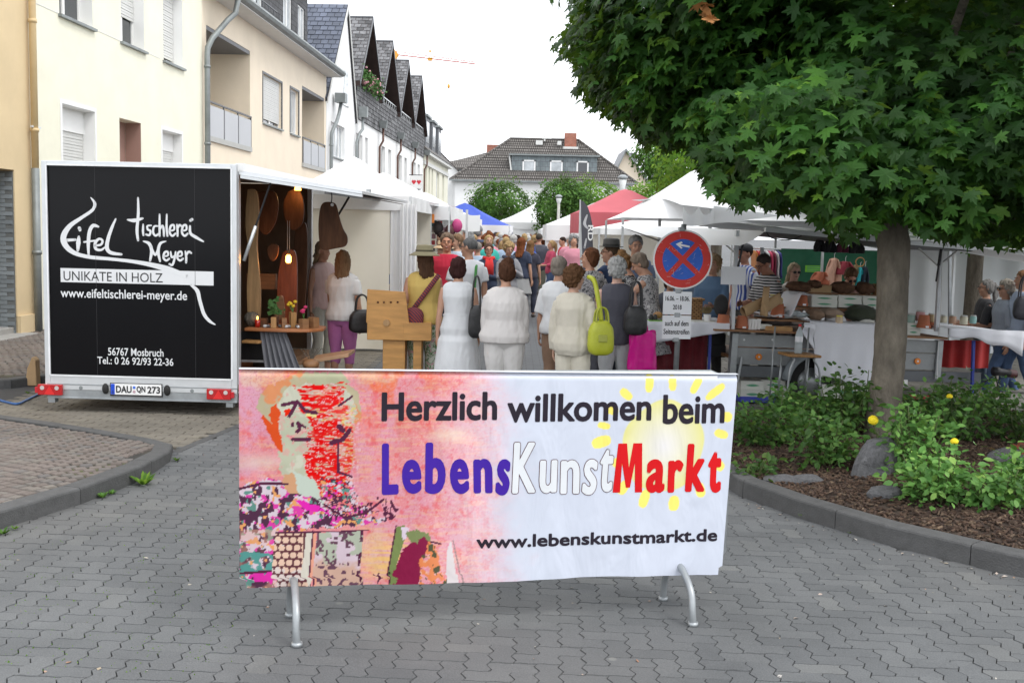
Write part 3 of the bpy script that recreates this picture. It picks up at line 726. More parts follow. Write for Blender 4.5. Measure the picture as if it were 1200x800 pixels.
def beige():
 Y0 = 27.3; Y1 = 42.0; L = Y1-Y0; f = lambda Y: Y-Y0
 t = front('beige_house', Y0, 'beige house with two balcony recesses and a dark slate mansard roof', 'building')
 lo = [(f(27.62), f(31.55), 4.10, 6.8, 1.5), (f(38.0), f(41.66), 4.08, 6.7, 1.5)]
 win = [(f(32.92), f(35.18), 4.97, 6.39, .12), (f(36.3), f(37.5), 4.97, 6.41, .12)]
 ops = lo+win
 w = MB(); wallgrid(w, L, 7.55, ops, z0=0); house_box(w, L, 7.55, 9); w.build('wall', M_['plaster_beige'], t)
 for k, o in enumerate(lo):
  l = MB(); l.box(-1.52, -1.5, *o[:4]); bal = empty('balcony', parent=t)
  l.build('back_wall', M_['plaster_beige'], bal)
  MB().box(-1.5, -.012, o[0]+.005, o[1]-.005, o[3]-.10, o[3]-.004).build('soffit', M_['slategrey'], bal)
  MB().box(-1.48, .06, o[0]-.02, o[1]+.02, o[2]-.10, o[2]+.03).build('slab', mat('pale_balcony_edge', (.42,.42,.40), .8, .06), bal)
  dw = MB(); dw.box(-1.495, -1.45, o[0]+.25, o[0]+1.6, o[2]+.05, o[3]-.4); dw.build('balcony_door', M_['slategrey'], bal)
  s = MB()
  for q in range(36): s.box(-1.45, -1.43, o[0]+.35, o[0]+1.5, o[2]+.12+q*.058, o[2]+.17+q*.058)
  s.build('shutter', mat('shutter_white', (.62,.62,.60)), bal)
  rail = MB(); rail.bar((.03,o[0],4.97),(.03,o[1],4.97), .045, .04)
  n = 3 if k == 0 else 3
  for q in range(n+1): yy = o[0]+.03+(o[1]-o[0]-.06)*q/n; rail.bar((.03,yy,4.05),(.03,yy,4.97), .035)
  rail.build('handrail', M_['slategrey'], bal)
  for q in range(n):
   a = o[0]+.06+(o[1]-o[0]-.06)*q/n; b = o[0]+.03+(o[1]-o[0]-.06)*(q+1)/n-.03
   MB().box(.035, .05, a+.02, b-.02, 4.12, 4.88).build('panel', mat('grey_balcony_panel', (.45,.46,.48), .5, .03, 1), bal)
 window(t, *win[0][:4], depth=.10, mull=1, shutter=.9, frame='white', shcol='white')
 window(t, *win[1][:4], depth=.10, mull=0, frame='white', pane='lightglass')
 fr = MB()
 for a in win:
  for y0, y1, z0, z1 in ((a[0]-.06,a[0],a[2],a[3]+.06),(a[1],a[1]+.06,a[2],a[3]+.06),(a[0],a[1],a[3],a[3]+.06)): fr.box(-.02, .02, y0, y1, z0, z1)
 fr.build('window_surrounds', M_['slategrey'], t)
 e = MB(); e.box(-.3, .55, -.1, L+.2, 7.55, 7.62); e.build('soffit_board', M_['offwhite'], t)
 g = MB(); b = [(.50,7.58),(.50,7.72),(.53,7.74),(.68,7.76),(.70,7.70),(.66,7.62),(.58,7.58)]
 g.prism([(x, -.1, z) for x, z in b], (0, L+.35, 0)); g.build('gutter', M_['zinc'], t)
 sl = brickmat('dark_slates', (.055,.058,.066), (.085,.088,.098), (.02,.02,.022), .30, .18, 'yz', .6, .06)
 r = MB(); r.quad((.5,-.05,7.70),(.5,L+.1,7.70),(-.55,L+.1,8.45),(-.55,-.05,8.45)); r.quad((-1.4,-.05,8.45),(-1.4,L+.1,8.45),(-5.5,L+.1,12.6),(-5.5,-.05,12.6))
 r.quad((-.55,-.05,8.45),(-.55,L+.1,8.45),(-1.4,L+.1,8.46),(-1.4,-.05,8.46))
 r.poly([(.5,L+.1,7.6),(-5.5,L+.1,7.6),(-5.5,L+.1,12.6),(-1.4,L+.1,8.45),(-.55,L+.1,8.45)])
 r.poly([(.5,-.05,7.6),(-.55,-.05,8.45),(-1.4,-.05,8.45),(-5.5,-.05,12.6),(-5.5,-.05,7.6)])
 r.build('roof', sl, t)
 D = -.72
 dops = [(f(38.3), f(39.55), 8.75, 10.3), (f(40.45), f(41.55), 8.55, 9.9), (f(33.2), f(35.6), 8.5, 10.4, .3)]
 dm = empty('dormer', parent=t); d = MB(); wallgrid(d, L, 10.75, dops, z0=8.42, jamb=.12)
 d.v = [(x+D, y, z) for x, y, z in d.v]
 d.quad((D,L,8.42),(D-3.2,L,8.42),(D-3.2,L,10.75),(D,L,10.75)); d.quad((D,0,8.42),(D,0,10.75),(D-3.2,0,10.75),(D-3.2,0,8.42))
 d.build('dormer_wall', brickmat('dormer_slates', (.07,.07,.075), (.10,.10,.105), (.03,.03,.03), .34, .17, 'yz', .6, .06), dm)
 for a in dops:
  q = MB(); m_ = .06
  for y0, y1, z0, z1 in ((a[0],a[0]+m_,a[2],a[3]),(a[1]-m_,a[1],a[2],a[3]),(a[0],a[1],a[2],a[2]+m_),(a[0],a[1],a[3]-m_,a[3]),((a[0]+a[1])/2-.04,(a[0]+a[1])/2+.04,a[2],a[3])): q.box(D-.12, D-.04, y0, y1, z0, z1)
  q.build('dormer_window', M_['white'], dm)
  MB().box(D-.09, D-.08, a[0]+.05, a[1]-.05, a[2]+.05, a[3]-.05).build('dormer_pane', M_['lightglass'], dm)
 MB().box(D-3.4, D+.42, -.1, L+.45, 10.75, 10.98).build('dormer_roof', M_['zinc'], dm)
 rail = MB();
 for z in (8.75, 9.15): rail.bar((-.45, .3, z-.35), (-.45, f(36.4), z-.35), .035)
 for q in range(14): rail.bar((-.45,.3+q*.7,8.2),(-.45,.3+q*.7,8.8), .03)
 rail.build('terrace_rail', M_['slategrey'], t)
 for (yy, lab) in ((-.02, 'grey zinc downpipe with a bent neck on the near corner of the beige house'), (f(42.35), 'grey zinc downpipe on the far corner of the beige house beside its second balcony')):
  d_ = empty('downpipe', t.location, FYAW, lab, 'downpipe'); fy = yy
  top = 7.45 if yy < 1 else 6.75
  far = yy > 1
  pts = [(.13,fy,.05),(.13,fy,top-1.45),(.13,fy+.04,top-1.25),(.2,fy+.18,top-1.0)]
  pts += [(.42,fy+.75,top-.45),(.55,fy+.95,top-.25),(.60,fy+1.0,top+.1)] if not far else [(.22,fy+.6,top-.75),(.25,fy+.9,top-.4),(.3,fy+1.0,top)]
  pipe(d_, pts, .07, 'zinc', 'pipe', [(.13,fy,top-1.7),(.13,fy,3.9)])
  if far: MB().prism([(.1,fy+.75,top),(.5,fy+.75,top),(.5,fy+1.25,top),(.1,fy+1.25,top)], (0,0,.35)).build('hopper', M_['zinc'], d_)
beige()
def slates(parent, A, B, C_, D_, m, name='slates', rows=16, cols=26, th=.012):
 """lapped slates on the quad A(low,near) B(low,far... ) C D : A-B bottom edge, D-C top edge"""
 A, B, C_, D_ = map(Vector, (A, B, C_, D_)); nrm = (B-A).cross(D_-A).normalized(); nrm = -nrm if nrm.z < -.01 else nrm; mb = MB(); rr = random.Random(4)
 for r in range(rows):
  v0, v1 = r/rows, (r+1.12)/rows
  for c in range(cols+1):
   u0 = (c-.5*(r % 2))/cols; u1 = u0+1/cols
   u0 = max(0, u0)+.0015; u1 = min(1, u1)-.0015
   if u1-u0 < .004: continue
   q = lambda u, v: (A+(B-A)*u)*(1-min(v,1))+(D_+(C_-D_)*u)*min(v, 1)
   h = rr.uniform(.9, 1.3)
   mb.add([q(u0,v0)+nrm*th*2*h, q(u1,v0)+nrm*th*2*h, q(u1,v1)+nrm*.002, q(u0,v1)+nrm*.002, q(u0,v0)+nrm*.002, q(u1,v0)+nrm*.002], [(0,1,2,3),(4,5,1,0)])
 return mb.build(name, m, parent, kind='stuff')
SLB = mat('blue_grey_slate', (.10,.115,.155), .55, .15, 5, .2, 40, rand=.22)
SLG = mat('weathered_slate', (.14,.14,.145), .8, .35, 9, .4, 30, rand=.5)
SLD = mat('underlay_dark', (.04,.04,.045), .9)
def terr():
 Y0 = 42.05; t = front('blue_slate_gabled_house', Y0, 'white house with a smooth blue slate gable roof next to the beige house', 'building'); f = lambda Y: Y-Y0
 L = 48.0-Y0; ya = f(45.5); H = 10.98
 a = (f(42.95), f(45.7), 4.7, 6.0); b = (f(46.3), f(47.4), 4.8, 6.0)
 w = MB(); wallgrid(w, L, 6.6, [(*a,.15)]); house_box(w, L, 6.6, 9); w.build('wall', M_['plaster_white'], t)
 g = MB(); yt = ya+.4; g.prism([(.0,0,6.6),(.0,L,6.6),(.0,yt,H-.12)], (-.05,0,0)); g.build('gable', M_['plaster_white'], t)
 window(t, *a, depth=.12, mull=3, frame='white', pane='lightglass', sill=True)
 rf = MB(); o = .07
 for (y0, z0, y1, z1) in ((-.25, 6.75, yt, H), (yt, H, L+.15, 6.55)):
  rf.prism([(o,y0,z0),(o,y1,z1),(o,y1,z1-.13),(o,y0,z0-.13)], (-9.2,0,0))
 r = rf.build('roof', SLD, t)
 slates(r, (o+.0,-.25,6.75), (-8.9,-.25,6.75), (-8.9,yt,H), (o,yt,H), SLB, rows=20, cols=30)
 MB().prism([(o+.01,-.25,6.72),(o+.01,yt,H+.02),(o+.01,L+.17,6.55),(o+.01,L+.17,6.38),(o+.01,yt,H-.2),(o+.01,-.25,6.55)], (.03,0,0)).build('bargeboard', M_['offwhite'], t)
 pa = MB(); pa.prism([(.0,f(45.2),6.9),(.0,f(46.4),6.9),(.0,f(46.2),8.3),(.0,f(45.6),8.3)], (.03,0,0)); pa.build('gable_window', M_['lightglass'], t)
 pipe(t, [(.12,L-.2,0),(.12,L-.2,5.6),(.2,L+.05,6.0),(.3,L+.25,6.2),(.3,L+.25,6.9)], .06, 'zinc')
 MB().box(.15,.5,L+.1,L+.45,6.7,7.15).build('hopper', M_['zinc'], t)
 descr = ['first steep slate gable past the blue slate roof, with a flower box on its loggia', 'second house of the slate gabled terrace, between the flower box house and the third gable', 'third house of the slate gabled terrace', 'last house of the slate gabled terrace, farthest before the cream mansard house']
 w_ = 6.25
 for k in range(4):
  Y = 48.05+k*w_; t = front('slate_gabled_house', Y, descr[k], 'building'); tag(t, group='terraced houses with slate gables'); L = w_-.02
  ya = 3.05; H = 11.45; zb = 8.25; zs = 6.72
  ops = []
  wy = [(1.1, 2.3), (3.4, 4.4)] if k else [(.3, 1.9), (2.6, 3.3)]
  ops = [(a, b, 4.55, 6.05, .15) for a, b in wy]+[(a, b, 1.0, 2.9, .2) for a, b in wy]
  w = MB(); wallgrid(w, L, zs, ops); house_box(w, L, zs, 9); w.build('wall', M_['plaster_white'], t)
  for o_ in ops[:2]: window(t, *o_[:4], depth=.12, mull=1 if k else 1, frame='white' if k != 2 else 'offwhite', pane='glass', horiz=0)
  for o_ in ops[2:]: window(t, *o_[:4], depth=.17, mull=0, pane='glass', sill=False)
  b = MB(); b.quad((.04,0,zs-.05),(.04,L,zs-.05),(.04,L,zb),(.04,0,zb)); b.quad((.04,0,zs-.05),(-.2,0,zs-.05),(-.2,L,zs-.05),(.04,L,zs-.05)); b.quad((.04,0,zb),(.04,L,zb),(-1.6,L,zb),(-1.6,0,zb))
  bd = b.build('slate_band', SLD, t); slates(bd, (.045,0,zs-.05),(.045,L,zs-.05),(.045,L,zb),(.045,0,zb), SLG, rows=8, cols=18)
  b = MB(); b.prism([(-1.5,.3,zb),(-1.5,L-.3,zb),(-1.5,ya,H-.25)], (-.1,0,0)); b.build('loggia_wall', M_['loggiawood'], t)
  dd = MB(); dd.box(-1.49,-1.45, ya-.9, ya+.9, zb, zb+1.9); dd.build('loggia_door', M_['glass'], t)
  rl = MB(); rl.bar((.02,.35,zb+.22),(.02,L-.35,zb+.22),.05)
  for q in range(9): rl.bar((.02,.4+q*.68,zb),(.02,.4+q*.68,zb+.22),.03)
  rl.build('railing', M_['alu'], t)
  rf = MB(); o = .22
  for (y0, z0, y1, z1) in ((-.12, zb-.05, ya, H), (ya, H, L+.12, zb-.05)):
   rf.prism([(o,y0,z0),(o,y1,z1),(o,y1,z1-.2),(o,y0,z0-.2)], (-8.6,0,0))
  r = rf.build('roof', M_['loggiawood'], t)
  slates(r, (o,-.12,zb-.05), (-8.3,-.12,zb-.05), (-8.3,ya,H), (o,ya,H), SLG, rows=18, cols=28)
  MB().prism([(o+.005,-.14,zb-.06),(o+.005,ya,H+.02),(o+.005,L+.1,zb-.06),(o+.005,L+.1,zb-.24),(o+.005,ya,H-.2),(o+.005,-.14,zb-.24)], (.03,0,0)).build('verge', M_['slategrey'], t)
  MB().box(-8.4,.24,ya-.06,ya+.06,H-.02,H+.05).build('ridge', M_['slategrey'], t)
  pipe(t, [(.1,L-.05,0),(.1,L-.05,5.9),(.25,L+.05,6.2),(.25,L+.05,6.8)], .055, 'brownpipe')
  MB().prism([(.12,L-.15,6.8),(.4,L-.15,6.8),(.47,L-.2,7.15),(.05,L-.2,7.15)], (0,.35,0)).build('hopper', M_['zinc'], t)
 fb = empty('flower_box', (fx(48.3)+.16, 48.5, 8.3), FYAW, 'flower box with green plants and pink blooms on the first slate gable loggia', 'flower box')
 MB().box(-.1,.1,0,4.6,-.12,.08).build('box', M_['brownpipe'], fb)
 lf = MB(); rr = random.Random(3)
 for k in range(700):
  y = rr.uniform(-.1,4.7); c = Vector((rr.gauss(.1,.15), y, rr.gauss(.12,.2))); a = Vector((rr.gauss(0,1),rr.gauss(0,1),rr.gauss(0,1))).normalized()*.07; b_ = Vector((rr.gauss(0,1),rr.gauss(0,1),rr.gauss(0,1))).normalized()*.06
  lf.quad(c-a, c-b_, c+a, c+b_)
 lf.build('foliage', mat('window_plant', (.06,.15,.03), .6, .3, 9, 0), fb, kind='stuff')
 lf = MB()
 for k in range(40): lf.ell((rr.gauss(.18,.12), rr.uniform(0,4.6), rr.gauss(.12,.15)), .05, 5, 4)
 lf.build('blossom', mat('pink_blossom', (.7,.35,.4), .6), fb, kind='stuff')
terr()
def mans():
 Y0 = 73.1; L = 17; t = front('mansard_house', Y0, 'cream house with grey mansard roof at the far end of the left row', 'building')
 ops = [(1.2+i*1.9, 2.2+i*1.9, 4.3, 6.2, .2) for i in range(3)]+[(8.2,10.2,4.0,6.2,.2),(12.5,14,4.2,6.2,.2)]
 w = MB(); wallgrid(w, L, 6.9, ops); house_box(w, L, 6.9, 9); w.build('wall', M_['plaster_cream'], t)
 for a in ops: window(t, *a[:4], depth=.15, mull=0, pane='lightglass', sill=False)
 MB().box(-.1,.35,-.1,L+.2,6.9,7.1).build('cornice', M_['offwhite'], t)
 MB().box(-.05,.1,0,L,5.95+.3,6.5).build('moulding', M_['offwhite'], t)
 r = MB(); r.quad((.4,-.1,7.1),(.4,L+.2,7.1),(-1.9,L+.2,9.3),(-1.9,-.1,9.3)); r.quad((-1.9,-.1,9.3),(-1.9,L+.2,9.3),(-6,L+.2,10.2),(-6,-.1,10.2)); r.poly([(.4,L+.2,7.1),(-6,L+.2,7.1),(-6,L+.2,10.2),(-1.9,L+.2,9.3)]); r.poly([(.4,-.1,7.1),(-1.9,-.1,9.3),(-6,-.1,10.2),(-6,-.1,7.1)])
 r.build('roof', brickmat('brown_grey_tiles', (.13,.12,.11), (.17,.155,.145), (.06,.06,.06), .3, .3, 'yz', .5, .1), t)
 for i in range(3):
  y = 1.5+i*4; d = MB(); d.box(-2.2,-.05,y,y+2.2,7.5,9.5); dd = d.build('dormer', M_['slategrey'], t)
  MB().box(-.05,-.02,y+.3,y+1.9,7.8,9.2).build('pane', M_['lightglass'], dd)
  MB().box(-2.3,.1,y-.15,y+2.35,9.5,9.65).build('dormer_roof', M_['zinc'], dd)
 s = empty('shop_sign', (fx(66)+.45, 66, 4.75), FYAW, 'small white projecting shop sign with a red emblem on the slate gabled terrace', 'sign')
 MB().box(-.35,.35,-.05,.05,-.38,.38).build('board', M_['white'], s)
 e = MB()
 for dx in (-.15,.15): e.prism([(dx,-.06,-.15),(dx+.14,-.06,.03),(dx+.07,-.06,.14),(dx,-.06,.08),(dx-.07,-.06,.14),(dx-.14,-.06,.03)], (0,.005,0))
 e.build('emblem', mat('sign_red', (.6,.03,.05), .5), s, kind='stuff'); MB().bar((-.5,0,.42),(.35,0,.42),.04).build('bracket', M_['black'], s)
 g = empty('white_gable_house', (-9.5, 112, 0), 0, 'white gable end of a house behind the cream mansard house', 'building')
 MB().prism([(-3,0,0),(4.2,0,0),(4.2,0,7.4),(1.0,0,10.6),(-3,0,7.2)], (0,9,0)).build('wall', M_['plaster_white'], g)
 tr = brickmat('brown_roof_tiles', (.11,.10,.095), (.15,.135,.125), (.05,.05,.05), .3, .33, 'xz', .6, .12)
 MB().prism([(1.0,-.2,10.7),(4.5,-.2,7.3),(4.5,-.2,7.1),(1.0,-.2,10.5)], (0,9.4,0)).prism([(1.0,-.2,10.7),(-3.2,-.2,6.9),(-3.2,-.2,6.7),(1.0,-.2,10.5)], (0,9.4,0)).build('roof', tr, g)
mans()
def centre():
 TR = brickmat('grey_brown_pantiles', (.155,.145,.132), (.21,.195,.18), (.075,.068,.064), .22, .36, 'xz', .9, .16, var=.2)
 TR2 = brickmat('grey_brown_pantiles_side', (.155,.145,.132), (.21,.195,.18), (.075,.068,.064), .22, .36, 'yz', .9, .16, var=.2)
 t = empty('hip_roofed_house', (0, 110, 0), 0, 'big white house with hipped brown tile roof closing the street', 'building')
 x0, x1, y1 = -6.0, 11.6, 11.0; E = 7.0
 w = MB(); w.prism([(x0,0,0),(x1,0,0),(x1,y1,0),(x0,y1,0)], (0,0,E)); w.build('wall', M_['plaster_white'], t)
 rA, rB = (-.6, 5.2, 11.5), (6.4, 5.2, 11.5); o = .45
 c = [(x0-o,-o,E-.05),(x1+o,-o,E-.05),(x1+o,y1+o,E-.05),(x0-o,y1+o,E-.05)]
 r = MB(); r.quad(c[0],c[1],rB,rA); r.quad(c[2],c[3],rA,rB); rr_ = r.build('roof', TR, t)
 MB().poly([c[1],c[2],rB]).poly([c[3],c[0],rA]).build('roof_hip', TR2, rr_)
 cs = MB(); n = 17
 for k in range(1, n):
  s = k/n; a = Vector(c[0]).lerp(Vector(rA), s); b = Vector(c[1]).lerp(Vector(rB), s); cs.bar(a+Vector((0,-.02,.03)), b+Vector((0,-.02,.03)), .07, .05)
 cs.build('tile_courses', TR, rr_, kind='stuff')
 hp = MB(); hp.tube([Vector(c[0])+Vector((0,0,.05)), Vector(rA)+Vector((0,0,.05)), Vector(rB)+Vector((0,0,.05)), Vector(c[1])+Vector((0,0,.05))], .13, 6); hp.build('ridge_tiles', TR2, rr_)
 MB().box(x0-o-.1,x1+o,-o-.12,-o,E-.15,E).build('gutter', M_['zinc'], t)
 dm = empty('dormer', parent=t); dy = .95
 dw = [(.66,1.95),(3.4,4.66),(6.05,7.25)]
 d = MB(); d.box(-.45, 8.1, dy, 5, 7.55, 9.55); d.build('dormer_wall', brickmat('dormer_cladding', (.16,.19,.20), (.20,.23,.24), (.12,.13,.14), .45, .5, 'xz', .2, .05), dm)
 MB().box(-.7, 8.35, dy-.3, 5, 9.55, 9.70).build('dormer_roof', M_['zinc'], dm)
 for k, (a, b) in enumerate(dw):
  q = MB(); z0, z1 = 7.93, 9.12; m_ = .14
  for y0, yy, za, zb in ((a,a+m_,z0,z1),(b-m_,b,z0,z1),(a,b,z0,z0+m_),(a,b,z1-m_,z1)): q.box(y0, yy, dy-.08, dy-.004, za, zb)
  w_ = q.build('window', M_['white'], dm);
  MB().box(a+.1,b-.1,dy-.03,dy-.006,z0+.1,z1-.1).build('pane', M_['glass'] if k == 2 else M_['lightglass'], dm)
 fl = MB(); fl.prism([(-.45,dy-.05,7.5),(-.75,dy-.05,9.5),(-.6,dy-.05,9.5),(-.3,dy-.05,7.5)], (0,.1,0)); fl.build('flashing', M_['offwhite'], dm)
 bm_ = brickmat('chimney_brick', (.30,.10,.065), (.36,.13,.085), (.25,.2,.17), .3, .12, 'xz', .4, .1)
 ch = MB(); ch.box(4.95, 6.15, 4.2, 5.4, 10.6, 12.15); cc = ch.build('chimney', bm_, t); MB().box(4.8,6.35,4.0,5.6,10.2,10.75).build('chimney_flashing', M_['offwhite'], cc)
 v = MB(); v.box(2.0,2.7,4.3,5.0,10.9,11.35); v.tube([(2.9,4.6,11.3),(2.9,4.6,11.9)],.08,6); v.box(2.6,3.6,4.5,4.7,11.55,11.62); v.box(4.2,4.6,3.9,4.3,10.9,11.3); v.build('roof_vents', M_['offwhite'], t)
 for (a, b) in ((-4.0,-2.8),(6.5,7.7),(9,10.2)):
  q = MB(); q.box(a,b,-.06,.01,4.3,5.8); w_ = q.build('window', M_['white'], t); MB().box(a+.1,b-.1,-.09,-.05,4.4,5.7).build('pane', M_['lightglass'], w_)
 s = empty('low_pitched_house', (-9.2, 118, 0), 0, 'grey house with a low brown roof and brick chimney, left behind the hipped house', 'building')
 MB().box(0,9,0,8,0,8.6).build('wall', mat('grey_render', (.40,.40,.39), .9, .05), s)
 MB().prism([(-.4,-.4,8.6),(9.4,-.4,8.6),(7.6,4,11.0),(3.2,4,9.8)], (0,0,-.15)).quad((-.4,8.4,8.5),(9.4,8.4,8.5),(7.6,4,11.0),(3.2,4,9.8)).build('roof', TR, s)
 c2 = MB().box(6.0,7.3,3.2,4.2,9.8,11.35).build('chimney', bm_, s); MB().box(5.85,7.45,3.05,4.35,10.0,10.3).build('chimney_flashing', M_['offwhite'], c2)
 MB().box(-.2,4.5,-.3,.2,8.2,8.55).build('fascia', M_['zinc'], s)
 MB().box(1,2.2,-.1,0,6.4,7.8).build('window', M_['lightglass'], s)
 for k, (px, X0, X1, zp, lab) in enumerate(((0,10.2,14.2,11.0,'steep grey gable house showing behind the right end of the hipped house'),(0,15.0,19.5,9.9,'white house with dark roof and white bargeboard, rightmost behind the market tents'))):
  Y = 118+6*k; h = empty('gabled_house', (0, Y, 0), 0, lab, 'building'); xm = (X0+X1)/2-(1.0 if k else .6); zb = 7.2-k*1.0
  MB().prism([(X0,0,0),(X1,0,0),(X1,0,zb),(xm,0,zp-.2),(X0,0,zb)], (0,8,0)).build('wall', M_['plaster_beige' if k == 0 else 'plaster_white'], h)
  rf = MB()
  for sx in (X0-.4, X1+.4): rf.prism([(xm,-.4,zp),(sx,-.4,zb-.3),(sx,-.4,zb-.55),(xm,-.4,zp-.25)], (0,8.8,0))
  rf.build('roof', M_['slategrey'], h)
  b = MB()
  for sx in (X0-.4, X1+.4): b.prism([(xm,-.45,zp+.02),(sx,-.45,zb-.28),(sx,-.45,zb-.6),(xm,-.45,zp-.3)], (0,.05,0))
  b.build('bargeboard', M_['white'] if k else M_['zinc'], h)
  MB().box(xm+.8,xm+1.5,3,3.8,zp-1.6,zp-.2).build('chimney', M_['slategrey'], h)
centre()
def crane():
 c = empty('tower_crane', (-22.3, 200, 0), 0, 'slender red tower crane whose jib crosses the sky above the slate gables', 'crane')
 rd = mat('crane_red', (.50,.12,.09), .6, .1); og = mat('crane_orange', (.75,.35,.05), .6, .1)
 j = MB(); A, B = Vector((-.5,0,33.0)), Vector((14.6,0,31.6)); n = 20
 for s in (-.25, .25): j.bar(A+Vector((0,s,0)), B+Vector((0,s,0)), .10)
 j.bar(A+Vector((0,0,.6)), B+Vector((0,0,.3)), .09)
 for k in range(n):
  p = A.lerp(B, k/n); q = A.lerp(B, (k+.5)/n)+Vector((0,0,.55)); r = A.lerp(B, (k+1)/n); j.bar(p, q, .05); j.bar(q, r, .05)
 j.build('jib', rd, c)
 m = MB()
 for z in range(0, 32, 2):
  for a, b in ((-.5,-.5),(.5,-.5),(.5,.5),(-.5,.5)): m.bar((a-.3,b,z),(a-.3,b,z+2),.09)
  m.bar((-.8,-.5,z),(.2,-.5,z+2),.06); m.bar((.2,.5,z),(-.8,.5,z+2),.06)
 m.build('mast', rd, c)
 MB().prism([(-.7,-.5,32.2),(.5,-.5,32.0),(1.0,-.5,32.9),(.2,-.5,33.9),(-.5,-.5,34.3)], (0,1,0)).build('cab', og, c)
 MB().box(6.2,7.0,-.3,.3,32.0,32.5).tube([(6.6,0,32),(6.6,0,31)],.05,5).box(6.4,6.8,-.1,.1,33.5,33.8).bar((6.6,0,32.5),(6.6,0,33.5),.04).build('trolley', og, c)
 MB().tube([(10,0,32),(10,0,28.0)],.02,5).ell((10,0,27.6),(.25,.25,.42),8,6).build('hook_block', og, c)
crane()
# ================================================================== LETTERING HELPERS
def font_mesh(s, bold=0.0, res=4, shear=0.0, spacing=1.0):
 cu = bpy.data.curves.new('t', 'FONT'); cu.body = s; cu.size = 1; cu.offset = bold; cu.resolution_u = res; cu.shear = shear; cu.space_character = spacing
 ob = bpy.data.objects.new('t', cu); TS = scratch(); TS.collection.objects.link(ob); TS.view_layers[0].update()
 dg = TS.view_layers[0].depsgraph; me = bpy.data.meshes.new_from_object(ob.evaluated_get(dg))
 bpy.data.objects.remove(ob); bpy.data.curves.remove(cu)
 n = len(me.vertices); co = np.empty(n*3); me.vertices.foreach_get('co', co); co = co.reshape(-1, 3)[:, :2]
 F = [tuple(p.vertices) for p in me.polygons]; bpy.data.meshes.remove(me); return co, F
def bolder(part, r, n=8):
 co, F = part; out = [part]
 for k in range(n): a = 2*PI*k/n; out.append((co+np.array([math.cos(a)*r, math.sin(a)*r]), F))
 return out
def fit(s, x0, z0, x1, z1, bold=0.0, shear=0.0, warp=None, spacing=1.0, ref=None, res=4):
 """glyph outlines scaled to fill the box; ref: letters whose extent defines the box height"""
 co, F = font_mesh(s, bold, res, shear, spacing); a = co.min(0); b = co.max(0)
 if ref is not None:
  cr, _ = font_mesh(ref, bold); a = np.array([a[0], cr.min(0)[1]]); b = np.array([b[0], cr.max(0)[1]])
 q = (co-a)/(b-a); x = x0+q[:, 0]*(x1-x0); z = z0+q[:, 1]*(z1-z0)
 return np.stack([x, z], 1), F
def flat_print(name, parts, m, parent, y=-.001, cut=0, wave=None, th=.0006):
 """parts: list of (co2d, faces) in (x,z); y: plane"""
 bm = bmesh.new()
 lay = bm.verts.layers.float.new('lift')
 for pi, (co, F) in enumerate(parts):
  vs = [bm.verts.new((p[0], 0, p[1])) for p in co]
  for v_ in vs: v_[lay] = -.00006*pi
  for f in F:
   try: bm.faces.new([vs[i] for i in f])
   except ValueError: pass
 if cut:
  xs = [v.co.x for v in bm.verts]; zs = [v.co.z for v in bm.verts]
  for k in range(int(min(xs)/cut)-1, int(max(xs)/cut)+2): bmesh.ops.bisect_plane(bm, geom=bm.verts[:]+bm.edges[:]+bm.faces[:], plane_co=(k*cut, 0, 0), plane_no=(1, 0, 0))
  for k in range(int(min(zs)/cut)-1, int(max(zs)/cut)+2): bmesh.ops.bisect_plane(bm, geom=bm.verts[:]+bm.edges[:]+bm.faces[:], plane_co=(0, 0, k*cut), plane_no=(0, 0, 1))
 for v in bm.verts: v.co.y = y+(wave(v.co.x, v.co.z) if wave else 0)+v[lay]
 for f in bm.faces:
  f.normal_update()
  if f.normal.y > 0: f.normal_flip()
 me = bpy.data.meshes.new(name); bm.to_mesh(me); bm.free(); me.materials.append(m); return link(name, me, parent)
def smooth_line(pts, n=6):
 P_ = [Vector((*p, 0)) for p in pts]; out = []
 for i in range(len(P_)-1):
  p0 = P_[max(i-1, 0)]; p1 = P_[i]; p2 = P_[i+1]; p3 = P_[min(i+2, len(P_)-1)]
  for k in range(n):
   t = k/n; out.append(.5*((2*p1)+(-p0+p2)*t+(2*p0-5*p1+4*p2-p3)*t*t+(-p0+3*p1-3*p2+p3)*t**3))
 out.append(P_[-1]); return out
def stroke(pts, ws):
 L = smooth_line(pts); n = len(L); co = []; F = []
 for i, p in enumerate(L):
  d = (L[min(i+1, n-1)]-L[max(i-1, 0)]); d = d.normalized() if d.length > 1e-9 else Vector((1,0,0)); nn = Vector((-d.y, d.x, 0))
  t = i/(n-1)*(len(ws)-1); k = min(int(t), len(ws)-2) if len(ws) > 1 else 0
  w = ws[0] if len(ws) == 1 else ws[k]+(ws[k+1]-ws[k])*(t-k)
  for s in (-.5, .5): q = p+nn*(w*s); co.append((q.x, q.y))
 for i in range(n-1): F.append((2*i, 2*i+1, 2*i+3, 2*i+2))
 for e, r in ((L[0], ws[0]), (L[-1], ws[-1])):
  b = len(co)
  for j in range(8): co.append((e.x+r/2*math.cos(j*PI/4), e.y+r/2*math.sin(j*PI/4)))
  F.append(tuple(range(b, b+8)))
 return co, F
